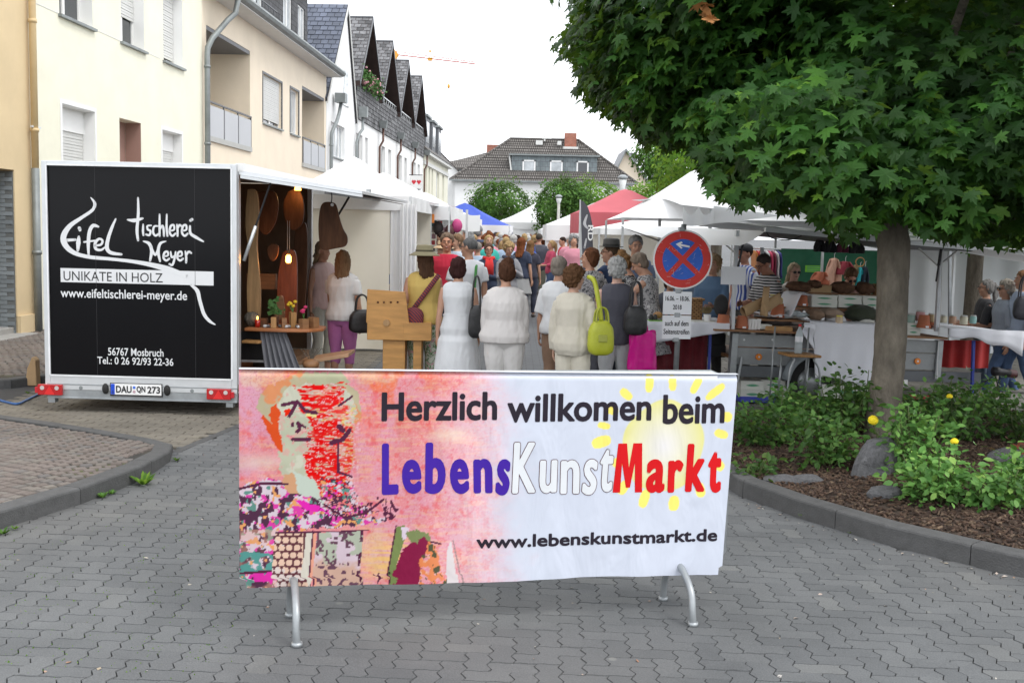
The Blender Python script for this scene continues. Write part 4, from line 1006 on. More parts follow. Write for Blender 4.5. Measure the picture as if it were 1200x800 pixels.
# ================================================================== BARRIER WITH BANNER
BA = Vector((-1.25, 5.01, 0)); BB = Vector((1.14, 5.48, 0)); BD = (BB-BA); BL_ = BD.length; BD.normalize(); BYAW = math.atan2(BD.y, BD.x)
BN = Vector((BD.y, -BD.x, 0))
def BP(px, py):
 d = ray(px, py); o = Vector((0, 0, CAMH)); t = (BA-o).dot(BN)/d.dot(BN); p = o+d*t; return ((p-BA).dot(BD), p.z)
def bwave(u, z):
 t = 1.24-z
 return (.0045*math.sin(u*7.3+1.2+.6*t)+.003*math.sin(u*17+t*3)+.002*math.sin(u*31-t*5))*min(1, t*2.2)+.012*t*t*math.sin(u*2.1+.4)+.004*max(0, t-.75)*4*math.sin(u*11+2)
def vnoise(x, y, seed, oct_=4, rough=.55):
 r = np.random.default_rng(seed); g = r.random((64, 64)); out = np.zeros_like(x); a = 1; tot = 0
 for o in range(oct_):
  xi = np.floor(x).astype(int); yi = np.floor(y).astype(int); fx_ = x-xi; fy = y-yi; fx_ = fx_*fx_*(3-2*fx_); fy = fy*fy*(3-2*fy)
  G_ = lambda i, j: g[i % 64, j % 64]
  v = (G_(xi, yi)*(1-fx_)+G_(xi+1, yi)*fx_)*(1-fy)+(G_(xi, yi+1)*(1-fx_)+G_(xi+1, yi+1)*fx_)*fy
  out += a*v; tot += a; a *= rough; x = x*2.03+17.3; y = y*2.03+5.1
 return out/tot
def sst(a, b, x): t = np.clip((x-a)/(b-a), 0, 1); return t*t*(3-2*t)
def pip(x, y, poly):
 c = np.zeros(x.shape, bool); n = len(poly)
 for i in range(n):
  x0, y0 = poly[i]; x1, y1 = poly[i-1]
  m = ((y0 > y) != (y1 > y)) & (x < (x1-x0)*(y-y0)/((y1-y0) if y1 != y0 else 1e-9)+x0); c ^= m
 return c
def seg_d(x, y, pts):
 d = np.full(x.shape, 1e9)
 for (ax, ay), (bx, by) in zip(pts, pts[1:]):
  vx, vy = bx-ax, by-ay; t = np.clip(((x-ax)*vx+(y-ay)*vy)/(vx*vx+vy*vy+1e-9), 0, 1); d = np.minimum(d, np.hypot(x-ax-t*vx, y-ay-t*vy))
 return d
def banner_paint(x, y):
 """flat printed artwork of the banner; x,y run over the print, left to right and top to bottom"""
 C = np.empty(x.shape+(3,)); C[:] = (.55, .585, .67)
 def put(mask, col, a=1.0):
  k = (mask*a)[..., None]; C[:] = C*(1-k)+np.array(col)*k
 n1 = vnoise(x/26, y/26, 1); n2 = vnoise(x/7, y/7, 2); n3 = vnoise(x/3.0, y/2.0, 3); nh = vnoise(x/22, y/2.2, 4); n5 = vnoise(x/60, y/60, 5); nf = vnoise(x/1.6, y/1.6, 6, 2)
 edge = sst(620, 470, x+60*(n1-.5)+40*(n5-.5)-.12*(y-560))
 put(edge, (.80, .36, .38))
 warm = sst(560, 460, x)*sst(520, 440, y+50*(n1-.5)); put(warm, (.82, .26, .15), .85)
 put(edge*sst(.50, .62, n1), (.78, .42, .50), .75); put(edge*sst(.52, .7, nh), (.84, .52, .38), .6)
 put(edge*sst(.55, .68, n3)*sst(450, 520, x+0*y), (.70, .18, .28), .6); put(edge*sst(.56, .72, n2), (.74, .10, .10), .5)
 put(sst(345, 290, x)*sst(.40, .6, n1)*sst(640, 480, y), (.74, .44, .56), .7); put(sst(.62, .75, n5)*edge, (.85, .66, .50), .6)
 put(edge*sst(.56,.70,nf)*.5, (.93,.74,.70), .5); put(edge*sst(.58,.72,vnoise(x/1.4, y/1.4, 17, 2))*.6, (.66,.16,.16), .5)
 put((nf > .66)*edge*sst(480, 380, x), (.50, .12, .22), .4)
 put(np.exp(-((x-300)/32)**2-((y-541)/9)**2), (.80, .66, .60), .7); put(np.exp(-((x-515)/22)**2-((y-508)/9)**2), (.86, .76, .62), .6); put(np.exp(-((x-455)/40)**2-((y-655)/26)**2)*sst(.35,.6,nh), (.92, .62, .25), .8)
 w = 5*(n2-.5); X = x+w*2; Yy = y+w*2
 hair = pip(X, Yy, [(300,465),(318,448),(345,436),(385,440),(408,458),(414,490),(402,500),(407,540),(395,560),(392,520),(395,480),(375,458),(345,452),(325,470),(322,500),(326,530),(318,520),(308,492),(296,478)])
 put(hair*sst(.30,.42,n2), (.72, .34, .20)); put(hair*sst(.5,.56,n1)*1.0, (.52, .50, .36), .9)
 face = pip(X, Yy, [(330,455),(350,448),(395,455),(408,478),(404,500),(398,515),(392,548),(378,560),(366,572),(372,600),(340,600),(330,570),(322,545),(318,500),(320,478)])
 put(face*sst(.22,.34,n2), (.56, .57, .45)); put(face*sst(.50,.55,n1), (.66, .66, .55)); put(face*sst(.55,.60,n2)*(x > 362), (.78, .62, .26), .8); put(face*sst(.52,.58,vnoise(x/9, y/4, 14))*(x > 358), (.74, .34, .26), .85); put(face*sst(.60,.64,vnoise(x/6, y/6, 15)), (.70, .44, .40), .7)
 put(pip(X, Yy, [(345,440),(390,436),(398,446),(360,452)])*1.0, (.50,.50,.36))
 red = pip(X, Yy, [(336,452),(395,448),(392,470),(376,480),(392,500),(384,530),(392,552),(404,572),(398,585),(372,578),(352,560),(350,535),(360,515),(358,495),(344,480),(346,466)])
 rs = sst(.36,.46,vnoise(x/13, y/2.2, 11)); put(red*rs, (.74, .05, .045)); put((np.exp(-((x-378)/26)**2-((y-520)/62)**2) > .35)*sst(.50,.56,vnoise(x/9, y/1.6, 13))*1.0, (.72, .07, .07), .9); put((np.exp(-((x-380)/30)**2-((y-520)/66)**2) > .3)*sst(.62,.68,vnoise(x/3.2, y/1.6, 12)), (.84, .58, .60), .85)
 put(pip(X, Yy, [(312,478),(320,474),(320,505),(326,530),(318,524),(304,494),(303,485),(313,496)])*1.0, (.70, .14, .08))
 put(pip(x, y, [(326,480),(333,478),(335,484),(328,487)])*1.0, (.75,.08,.05)); put(pip(x, y, [(352,483),(363,482),(362,488),(350,487)])*1.0, (.86,.76,.40))
 dk = (.10, .03, .06)
 for p, r in (([(325,474),(337,471)],1.9),([(341,470),(332,487)],1.9),([(341,470),(350,481),(362,483)],1.9),([(342,495),(344,502),(341,505)],2.0),([(344,496),(350,500)],1.3),([(336,514),(355,514)],1.9),([(387,475),(402,464)],1.2),([(380,518),(392,514),(400,503)],2.4),([(388,499),(392,503)],3.0),([(383,515),(379,518)],2.0),([(387,516),(388,552),(403,557)],1.3),([(336,496),(336,498)],1.8)):
  put(seg_d(x, y, p) < r*(.8+.5*n2), dk)
 put(pip(X, Yy, [(328,556),(340,552),(345,575),(372,592),(360,600),(318,590),(322,575)])*1.0, (.66, .40, .26)); put(pip(X, Yy, [(338,552),(360,560),(372,590),(352,588),(340,572)])*1.0, (.62,.68,.60))
 cloth = pip(X, Yy, [(270,572),(300,562),(322,560),(330,575),(365,585),(380,600),(400,605),(455,606),(432,612),(400,614),(330,622),(312,690),(270,700)]) | pip(X, Yy, [(366,560),(400,556),(412,585),(432,600),(400,606),(372,598)])*(n3 > .45)
 put(cloth*1.0, (.76, .66, .72)); m1 = vnoise(x/6+3, y/9, 21, 3); m2 = vnoise(x/9, y/6, 22, 3); m3 = vnoise(x/5, y/5, 23, 2)
 put(cloth*(m2 > .56), (.72, .14, .42)); put(cloth*(vnoise(x/10, y/10, 24, 2) > .62), (.16, .30, .26)); put(cloth*(m1 > .545), (.09, .04, .07)); put(cloth*(m3 > .70), (.80, .42, .22))
 put(seg_d(x, y, [(277,572),(300,566),(330,566)]) < 1.6, dk); put(seg_d(x, y, [(372,590),(395,605),(420,600),(440,584)]) < 1.4, dk)
 put(pip(X, Yy, [(338,584),(366,592),(380,602),(352,598)])*1.0, (.78,.12,.48))
 sc = ((np.hypot((x-405)/50, (y-592)/14) < 1) & (np.abs(vnoise(x/7, y/7, 31, 2)-.5) < .035)); put(sc*1.0, dk)
 put(((np.hypot((x-448)/10, (y-596)/12) < 1) & (vnoise(x/3, y/5, 33, 2) > .6))*1.0, dk)
 put(((y > 620) & (x < 395) & (x > 277))*sst(.45,.6,n1), (.80,.46,.36), .4)
 put(pip(X, Yy, [(277,645),(316,650),(312,672),(277,670)])*sst(.4,.5,m2), (.14, .33, .30)); put(pip(X, Yy, [(285,676),(318,668),(330,676),(300,684),(286,682)])*1.0, (.74,.12,.42)); put(pip(x, y, [(277,671),(318,667),(318,670),(277,674)])*1.0, dk)
 hexp = pip(x, y, [(317,624),(358,622),(352,690),(312,690)]); put(hexp*1.0, (.13, .05, .06))
 hx = x*1.0; row = np.floor((y-628)/9.0); cx = (np.floor((hx-316)/8.6-.5*(row % 2))+.5+.5*(row % 2))*8.6+316; cy = 628+(row+.5)*9.0
 ce = (np.abs(hx-cx)*.9+np.abs(y-cy)*.45 < 3.6) & (np.abs(y-cy) < 3.7) & hexp & (x < 349) & (y < 688); put(ce*1.0, (.84, .62, .50)); put(ce*(n1 > .5), (.80,.70,.66))
 put(pip(x, y, [(352,624),(360,622),(358,645),(360,660),(350,690),(346,676),(350,650)])*1.0, (.74,.70,.62)); put(pip(x, y, [(361,622),(364,622),(358,690),(354,690)])*1.0, (.80,.42,.32)); put(seg_d(x, y, [(360,622),(355,690)]) < .9, dk)
 sp = pip(x, y, [(365,624),(418,620),(414,690),(358,690)]); put(sp*1.0, (.74, .62, .68)); put(sp*(vnoise(x/14, y/14, 41, 2) > .52), (.50,.53,.44)); put(sp*sst(655, 668, y+20*(n2-.5)), (.66,.46,.38)); put(sp*(vnoise(x/5.0, y/5.0, 42, 2) > .62), (.15,.08,.11)); put(((seg_d(x, y, [(416,622),(414,655),(410,690)]) < 1.5) & (n2 > .42))*1.0, dk)
 put(seg_d(x, y, [(318,624),(360,623),(424,620)]) < .8, dk)
 for p in ([(434,676),(432,684)],[(437,672),(434,680)],[(431,674),(437,678)]): put(seg_d(x, y, p) < .8, dk)
 bt = pip(X, Yy, [(456,616),(462,616),(459,640),(455,690),(446,690),(452,650)]) | pip(x, y, [(455,617),(466,614),(466,632),(458,660),(447,690),(446,685)]); put(bt*1.0, (.22,.27,.12)); put(seg_d(x, y, [(456,615),(445,688)]) < .9, dk)
 put(pip(x, y, [(462,617),(472,617),(468,630),(464,632)])*1.0, (.80,.70,.78)); put(pip(X, Yy, [(468,626),(480,618),(496,624),(494,640),(478,640)])*1.0, (.24,.28,.14)); put(pip(X, Yy, [(466,640),(490,628),(496,634),(486,665),(480,690),(448,690),(460,655)])*1.0, (.24,.035,.075))
 rt = pip(X, Yy, [(484,660),(494,632),(505,640),(512,670),(518,690),(482,690)]); put(rt*(m3 > .42), (.78,.30,.16)); put(rt*(m1 > .57), (.10,.10,.06))
 put(pip(x, y, [(518,640),(522,632),(532,688),(516,688)])*1.0, (.72,.66,.66)); put(seg_d(x, y, [(524,632),(538,688)]) < .8, (.35,.25,.25)); put(seg_d(x, y, [(497,633),(510,636)]) < 1.0, dk)
 d = np.hypot((x-777)/51, (y-522)/54); ds = np.clip(d+.03*np.sin(np.arctan2(y-522, x-777)*5), 0, 2)
 s = sst(1.02, .98, ds); col = np.stack([.70-.02*d, .68-.03*d, .66-.40*np.clip(d, 0, 1)**1.3], -1); C[:] = C*(1-s[..., None])+col*s[..., None]
 for cx, cy, a, b, r in ((726,461,9,5,38),(754,448,5,11,0),(783,448,5,9,-5),(813,450,5,11,28),(838,458,14,5,-38),(855,487,7,6,10),(850,507,9,5,15),(849,543,9,6,35),(828,573,6,9,-20),(795,589,7,9,0),(757,584,6,11,15),(730,571,6,9,30),(722,541,8,6,-20),(699,517,12,7,-15),(701,498,8,4,10),(710,480,8,5,15)):
  c_, s_ = math.cos(R(r)), math.sin(R(r)); u = (x-cx)*c_+(y-cy)*s_; v = -(x-cx)*s_+(y-cy)*c_
  put(sst(1.06, .94, (np.abs(u/a)**2.6+np.abs(v/b)**2.6)), (.84, .72, .16))
 w_ = sst(560, 470, x)[..., None]; gm = C.mean(-1, keepdims=True); C = C*(1-w_)+np.clip(gm+(C-gm)*1.28, 0, 1)*.70*w_
 return np.clip(C, 0, 1)
def barrier():
 t = empty('crowd_barrier', BA, BYAW, 'galvanised crowd barrier holding the welcome banner across the street', 'barrier')
 f = MB(); x0, x1 = .03, BL_-.03; zt, zb = 1.215, .30; Yc = .045
 loop = [(x0,Yc,zb),(x0,Yc,zt-.1),(x0+.03,Yc,zt-.03),(x0+.1,Yc,zt),(x1-.1,Yc,zt),(x1-.03,Yc,zt-.03),(x1,Yc,zt-.1),(x1,Yc,zb),(x1-.01,Yc,zb-.02),(x0+.01,Yc,zb-.02),(x0,Yc,zb)]
 f.tube(loop, .021, 10); f.build('frame', M_['galv'], t, smooth=True)
 for k in range(16):
  u = x0+(x1-x0)*(k+1)/17; MB().tube([(u,Yc,zb-.02),(u,Yc,zt)], .007, 6).build('rod', M_['galv'], t, smooth=True)
 for (fr, re) in (((348,757),(340,722)), ((812,733),(777,703))):
  A = G(*fr); B = G(*re); la = lambda p: Vector(((p-BA).dot(BD), -(p-BA).dot(BN), 0))
  a, b = la(A), la(B); mid = (a+b)/2; sx = a.x-mid.x
  top = .245
  pts = [(a.x, a.y, .0), (a.x-.004, a.y+.005, .08), (a.x-.2*sx, a.y+.035, .155), (mid.x+sx*.5, mid.y-.08, .215), (mid.x, mid.y, top), (mid.x-sx*.5, mid.y+.09, .225), (b.x, b.y-.02, .13), (b.x, b.y, 0)]
  sm = smooth3(pts, 5); MB().tube(sm, .018, 10).tube([(a.x,a.y,0),(a.x,a.y,.02)],.026,10).tube([(b.x,b.y,0),(b.x,b.y,.02)],.026,10).build('foot', M_['galv'], t, smooth=True)
  MB().bar((mid.x, mid.y+.01, top-.01), (mid.x, Yc, .33), .04, .02).build('clamp', M_['galv'], t)
 nu, nv = 520, 226
 TL, TR_, BL, BR = (276.5,432.5), (868.5,439), (277,687), (857,671)
 W0 = BL_; bot = lambda u: .245+.0*u
 us = np.linspace(0, 1, nu+1); vs = np.linspace(0, 1, nv+1); U, V = np.meshgrid(us, vs, indexing='ij')
 zt_l, zt_r = BP(*TL)[1], BP(*TR_)[1]; zb_l, zb_r = BP(283, 691)[1], BP(853, 671)[1]
 Zt = zt_l+(zt_r-zt_l)*U; Zb = zb_l+(zb_r-zb_l)*U+.006*np.sin(U*9+1)
 xl = .0+.03*sst(.955, .965, V)*1.0; xr = W0-.005-.045*V*1.0-.02*sst(.955, .965, V)
 Xu = xl+(xr-xl)*U; Zz = Zt+(Zb-Zt)*V
 wv = np.vectorize(bwave)
 Yy = wv(Xu, Zz)-.0
 Yy = Yy+.02*np.exp(-((1-V)/.02)**2)*0
 Yy = Yy+.022*np.exp(-(V*H_ROLL)**2)
 co = np.stack([Xu, Yy, Zz], -1)
 C = banner_paint(277+U*(865-277), 433+V*(690-433)-U*V*17+U*(1-V)*5)
 idx = np.arange((nu+1)*(nv+1)).reshape(nu+1, nv+1)
 F = np.stack([idx[:-1, :-1], idx[1:, :-1], idx[1:, 1:], idx[:-1, 1:]], -1).reshape(-1, 4)[:, ::-1]
 m, n, p = nodes('printed_vinyl'); at = N(n, 'ShaderNodeAttribute', attribute_name='print'); n.links.new(at.outputs['Color'], p.inputs['Base Color'])
 p.inputs['Roughness'].default_value = .5; p.inputs['Specular IOR Level'].default_value = .12
 tc = N(n, 'ShaderNodeTexCoord').outputs['Object']; mp = N(n, 'ShaderNodeMapping'); mp.inputs['Scale'].default_value = (1.0,1,.35); n.links.new(tc, mp.inputs[0])
 nz = N(n, 'ShaderNodeTexNoise', i_Scale=6.0, i_Detail=3.0, i_Distortion=.6); n.links.new(mp.outputs[0], nz.inputs['Vector']); bp = N(n, 'ShaderNodeBump', i_Strength=.45, i_Distance=.05); n.links.new(nz.outputs[0], bp.inputs['Height']); n.links.new(bp.outputs[0], p.inputs['Normal'])
 me = npmesh('banner', co.reshape(-1, 3), F, m, smooth=True)
 ca = me.color_attributes.new('print', 'FLOAT_COLOR', 'POINT'); ca.data.foreach_set('color', np.concatenate([C.reshape(-1, 3), np.ones((C.shape[0]*C.shape[1], 1))], 1).astype(np.float32).ravel())
 bo = link('banner', me, None); bo.location = BA; bo.rotation_euler = (0, 0, BYAW)
 tag(bo, 'welcome banner with a painted portrait, colourful lettering and a yellow sun, tied over the barrier', 'banner')
 bk = MB(); bk.grid(lambda u, v: (.02+u*(W0-.13), bwave(.02+u*(W0-.13), .25+v*.98)+.004, .27+v*.94), 60, 12); bk.build('reverse', M_['paper'], bo, smooth=True)
 MB().grid(lambda u, v: (u*W0, -.002+.055*v, zt_l+(zt_r-zt_l)*u+.001+.003*math.sin(v*PI)), 20, 4).build('top_fold', mat('fold_grey', (.50,.52,.56), .6), bo, smooth=True)
 wave = lambda u, z: bwave(u, z)
 ik = lambda n_, c_: mat(n_, c_, .5, .05, 5, 0, spec=.08)
 ink = ik('ink_anthracite', (.026,.021,.030)); blue = ik('ink_violet_blue', (.055,.020,.30)); red = ik('ink_red', (.60,.012,.015)); wh = ik('ink_white', (.66,.68,.70)); brn = ik('ink_brown', (.09,.03,.04))
 def box(x0, y0, x1, y1):  # photo box -> sheet coordinates
  a = BP(x0, y1); b = BP(x1, y0); return a[0], a[1], b[0], b[1]
 def place(s, bx, **k): return fit(s, *bx, **k)
 def line(words, m, name='lettering'):
  for s, x0, x1, yt, yb, kw in words:
   (a, zb_), (b, zt_) = BP(x0, yb), BP(x1, yt); r_ = kw.pop('fat', .003); flat_print(name, bolder(fit(s, a+r_, zb_+r_*.5, b-r_, zt_-r_*.5, **kw), r_, 6), m, bo, y=-.0014, cut=.04, wave=wave)
 line([('Herzlich', 447, 583, 459, 493, dict(bold=.004, fat=.0042, ref='Hl')), ('willkomen', 594, 764, 460.5, 494, dict(bold=.004, fat=.0042, ref='Hl')), ('beim', 776, 850, 462, 496, dict(bold=.004, fat=.0042, ref='Hl'))], ink)
 line([('www.lebenskunstmarkt.de', 558, 840, 618.5, 642, dict(bold=.004, fat=.0028, ref='l'))], ink)
 L = [('L',447,468,519,580,blue,-.02),('e',471,494.5,538,579,blue,-.08),('b',498,523,518,579,blue,0),('e',527,550.5,537,579,blue,-.08),('n',554,578,537,578,blue,-.05),('s',580,598,537,580,blue,.12),
  ('M',718,754,519,577,red,.08),('a',756,779,537,577,red,.05),('r',781,801,538,576.5,red,.0),('k',802,827,519,576,red,.05),('t',828,846,528,577,red,.03)]
 for ch, x0, x1, y0, y1, m_, sh in L:
  (a, z0), (b, z1) = BP(x0, y1), BP(x1, y0); r_ = .0085
  if ch == 'M':
   q_ = [(0,0),(.14,1),(.44,1),(.53,.50),(.66,1),(.96,1),(1,0),(.75,0),(.73,.60),(.58,.10),(.44,.10),(.29,.60),(.25,0)]; flat_print('letter', [(np.array([(a+(b-a)*u_, z0+(z1-z0)*v_) for u_, v_ in q_]), [tuple(range(13))])], m_, bo, y=-.0014, cut=.04, wave=wave); continue
  flat_print('letter', bolder(fit(ch, a+r_, z0+r_, b-r_, z1-r_, bold=.006, shear=sh), r_, 10), m_, bo, y=-.0014, cut=.04, wave=wave)
 for ch, x0, x1, y0, y1, sh in (('K',599,629,517,578,.05),('u',631,654,538,578,.02),('n',656,680,538,579,0),('s',681,701,537,580,.12),('t',702,720,525,577,.1)):
  (a, z0), (b, z1) = BP(x0, y1), BP(x1, y0)
  g_ = fit(ch, a+.0085, z0+.0085, b-.0085, z1-.0085, bold=.0, shear=sh); flat_print('letter_outline', bolder(g_, .0098, 14), brn, bo, y=-.0010, cut=.04, wave=wave)
  flat_print('letter', bolder(g_, .0066, 10), wh, bo, y=-.0022, cut=.04, wave=wave)
 tie = MB()
 for u in (.06, .7, 1.3, 1.9, BL_-.08): tie.bar((u,.06,.27),(u,-.004,.262),.006)
 tie.build('cable_ties', M_['black'], bo, kind='stuff')
def smooth3(pts, n=5):
 P_ = [Vector(p) for p in pts]; out = []
 for i in range(len(P_)-1):
  p0 = P_[max(i-1, 0)]; p1 = P_[i]; p2 = P_[i+1]; p3 = P_[min(i+2, len(P_)-1)]
  for k in range(n):
   t = k/n; out.append(.5*((2*p1)+(-p0+p2)*t+(2*p0-5*p1+4*p2-p3)*t*t+(-p0+3*p1-3*p2+p3)*t**3))
 out.append(P_[-1]); return out
H_ROLL = 60.0
barrier()
# ================================================================== BLACK SALES TRAILER
TO = Vector((-3.745, 11.0, 0)); TYAW = -.035; TXV = Vector((math.cos(TYAW), math.sin(TYAW), 0)); TNV = Vector((math.sin(TYAW), -math.cos(TYAW), 0))
def TP(px, py, off=0):
 """photo point -> (x,z) on the rear face of the trailer"""
 o = Vector((0, 0, CAMH)); d = ray(px, py); t = ((TO+TNV*off)-o).dot(TNV)/d.dot(TNV); p = o+d*t; return ((p-TO).dot(TXV), p.z)
def trailer():
 t = empty('sales_trailer', TO, TYAW, 'black box trailer with white handwritten lettering, its right side opened as a stall', 'trailer')
 xl, zt = TP(49, 187)[0], TP(49, 188)[1]; xr = TP(278, 196)[0]; zb = TP(42, 455)[1]; W0 = xr-xl; Lg = 3.45
 al = M_['alu']; gv = M_['galv']
 x0, x1 = xl, xr
 blk = mat('black_gloss_panel', (.007,.007,.008), .14, .1, 1, .03, 1.5, spec=.14)
 MB().box(x0, x0+.03, .05, Lg, zb+.1, zt-.05).build('side_wall', blk, t)
 MB().box(x0+.03, x1-.06, Lg-.03, Lg, zb+.1, zt-.05).build('front_wall', mat('inner_panel', (.16,.10,.06), .6, .15, 3, .1), t)
 MB().box(x0, x1, 0.01, Lg, zt-.045, zt).build('roof', al, t)
 MB().box(x0, x1, .01, Lg, zb+.02, zb+.09).build('floor', M_['woodh'], t)
 pz0, pz1 = TP(160, 441)[1], TP(160, 195.5)[1]; px0, px1 = x0+.055, x1-.055
 pan = MB().box(px0, px1, -.006, .03, pz0, pz1).build('rear_panel', blk, t)
 for ya in (.258, .80):
  MB().box(px0+(px1-px0)*ya-.002, px0+(px1-px0)*ya+.002, -.0075, -.006, pz0, pz1).build('panel_joint', M_['black'], pan)
 fr = M_['alu']
 for nm, b in (('frame_post', (x0, px0, zb, zt)), ('frame_post', (px1, x1, zb, zt)), ('frame_rail', (px0, px1, pz1, zt)), ('frame_rail', (px0, px1, zb+.0, pz0))):
  MB().box(b[0], b[1], -.025, .03, b[2], b[3]).build(nm, fr, t, bevel=.006)
 tr = MB(); w_ = mat('white_trim', (.74,.75,.76), .4)
 for a, b, c, d in ((px0-.012,px0+.004,pz0,pz1),(px1-.004,px1+.012,pz0,pz1),(px0,px1,pz1-.004,pz1+.012),(px0,px1,pz0-.012,pz0+.004)): tr.box(a, b, -.032, -.026, c, d)
 tr.build('trim', w_, t)
 MB().box(x1-.06, x1, Lg-.07, Lg, zb, zt).build('frame_post', fr, t, bevel=.006); MB().box(x1-.05, x1+.005, .03, .10, zb, zt-.05).build('frame_post', mat('light_alu', (.6,.61,.62), .3, metal=.6), t)
 cz0, cz1 = TP(160, 468)[1], TP(160, 451)[1]
 ch = MB(); ch.box(x0+.02, x1-.0, -.02, .02, cz0, cz1); ch.box(x0+.02, x1, -.03, .05, cz0-.004, cz0+.012); ch.box(x0+.02, x1, -.028, .05, cz1-.014, cz1+.0); ch.build('rear_beam', gv, t, bevel=.003)
 for (a, b) in ((47,75), (244,272)):
  A = TP(a, 456); B = TP(b, 443 if a < 100 else 447); za, zb_ = cz0+.03, cz1-.01
  xa, xb = A[0], B[0]; l = MB().box(xa, xb, -.06, -.02, za, zb_).build('tail_light', mat('lamp_red', (.42,.012,.015), .22, .1, 9, spec=.7), t, bevel=.006)
  w3 = (xb-xa)
  for q in (.2, .8): MB().tube([(xa+w3*q,-.064,(za+zb_)/2+.02),(xa+w3*q,-.06,(za+zb_)/2+.02)], .022, 10).build('reflector_lens', mat('lamp_clear', (.55,.50,.48), .2, spec=.8), l)
  MB().prism([(xa+w3*.28,-.062,za+.008),(xa+w3*.72,-.062,za+.008),(xa+w3*.5,-.062,zb_-.012)], (0,-.006,0)).build('triangle_reflector', mat('reflex_red', (.65,.02,.02), .3, spec=.6), l)
  sd_ = MB().box(xa-.03 if a < 100 else xb, xa if a < 100 else xb+.03, -.05, -.01, za+.02, zb_-.03).build('side_marker', mat('marker_red', (.5,.02,.03), .3), l)
 pa, pb = TP(131.5, 463), TP(190.5, 448.5); pz = (pa[1]+pb[1])/2; pl = empty('number_plate', (0,0,0), parent=t)
 MB().box(pa[0]-.008, pb[0]+.008, -.034, -.02, pz-.07, pz+.062).build('plate_holder', M_['black'], pl)
 MB().box(pa[0], pb[0], -.037, -.034, pz-.055, pz+.055).build('plate', M_['white'], pl, bevel=.004)
 MB().box(pa[0]+.002, pa[0]+.042, -.0385, -.037, pz-.053, pz+.053).build('euro_band', mat('eu_blue', (.01,.06,.5), .4), pl)
 flat_print('lettering', [fit('DAU', pa[0]+.055, pz-.036, pa[0]+.215, pz+.036, bold=.03), fit('QN', pa[0]+.265, pz-.036, pa[0]+.355, pz+.036, bold=.03), fit('273', pa[0]+.375, pz-.036, pb[0]-.012, pz+.036, bold=.03), fit('D', pa[0]+.014, pz-.042, pa[0]+.030, pz-.018, bold=.03)], M_['black'], pl, y=-.0395)
 for k, (zz, c) in enumerate(((pz+.02, (.05,.15,.6)), (pz-.022, (.45,.3,.35)))): MB().tube([(pa[0]+.24,-.037,zz),(pa[0]+.24,-.039,zz)], .015, 12).build('seal', mat('seal%d' % k, c, .5), pl)
 for px_ in (125, 197):
  q = TP(px_, 459); MB().ell((q[0],-.03,pz), (.035,.028,.055), 10, 8).build('bump_stop', M_['rubber'], t, smooth=True)
 for px_ in (96, 226): q = TP(px_, 457); MB().tube([(q[0],-.026,pz),(q[0],-.02,pz)], .02, 12).tube([(q[0],-.028,pz),(q[0],-.026,pz)], .01, 8).build('rivet', M_['zinc'], t)
 for xx in (x0+.06, x1-.08): MB().box(xx-.035, xx+.035, -.02, .06, cz0-.05, cz0-.004).build('bracket', gv, t)
 for sx in (x0+.16, x1-.16):
  w = MB().tube([(sx-.09,1.75,.28),(sx+.09,1.75,.28)], .28, 20).build('tyre', M_['rubber'], t); MB().tube([(sx-.095,1.75,.28),(sx+.095,1.75,.28)], .16, 14).build('rim', gv, w)
 MB().bar((0,Lg,.3),(0,Lg+1.3,.3), .08).build('drawbar', gv, t)
 fa, fb = (x1+.01, zt-.10), (x1+1.24, zt-.265)
 fl = MB();
 fl.prism([(fa[0],.02,fa[1]),(fb[0],.02,fb[1]),(fb[0],.02,fb[1]+.035),(fa[0],.02,fa[1]+.045)], (0,Lg-.05,0)); f_ = fl.build('side_flap', mat('flap_white', (.66,.68,.70), .4, .03), t, bevel=.004)
 MB().prism([(fa[0]+.02,.0,fa[1]-.004),(fb[0],.0,fb[1]-.004),(fb[0],.0,fb[1]-.03),(fa[0]+.02,.0,fa[1]-.035)], (0,.05,0)).build('flap_rail', al, f_)
 MB().prism([(fa[0]+.1,.06,fa[1]-.012),(fb[0]-.04,.06,fb[1]-.012),(fb[0]-.04,.06,fb[1]-.02),(fa[0]+.1,.06,fa[1]-.02)], (0,Lg-.2,0)).build('flap_lining', mat('flap_lining_brown', (.10,.065,.06), .5), f_)
 MB().box(x1-.02, x1+.06, .02, Lg, zt-.07, zt+.012).build('hinge_cover', M_['white'], t)
 s1 = MB(); a = Vector((x1+.30,.12,zt-.17)); b = Vector((x1+.03,.12,zt-.95)); mdp = a.lerp(b, .55); s1.tube([b, mdp], .018, 8); s1.build('gas_strut', al, t, smooth=True); s2 = MB().tube([mdp, a], .010, 8).build('strut_rod', M_['black'], t)
 a = Vector((x1+.50,Lg-.15,zt-.2)); b = Vector((x1+.03,Lg-.1,zt-.98)); MB().tube([b, a], .014, 8).build('gas_strut', M_['black'], t)
 z_ = lambda x, y: TP(40+x/3.333, 220+y/3.333); s = 1/3.333/117.3
 whp = mat('vinyl_white', (.66,.67,.68), .4, .02, 3, 0)
 S = []
 def st(pts, ws): S.append(stroke([z_(*p) for p in pts], [w*s for w in ws]))
 st([(222,38),(238,62),(228,88),(185,118),(140,150),(116,190),(124,225),(158,254),(215,270),(300,278),(380,287),(450,299),(520,317),(600,345)], [3,12,12,12,16,22,24,20,15,14,12,14,18,24,14])
 st([(612,378),(638,402),(648,440),(664,492),(686,520),(708,534)], [8,16,14,14,12,4]); st([(128,205),(162,203)], [12,10])
 st([(176,192),(174,215),(172,245)], [10,18,10]); st([(178,158),(180,165)], [14,12])
 st([(252,152),(232,148),(218,170),(213,215),(214,262)], [8,14,14,14,8]); st([(196,212),(242,206)], [7,7])
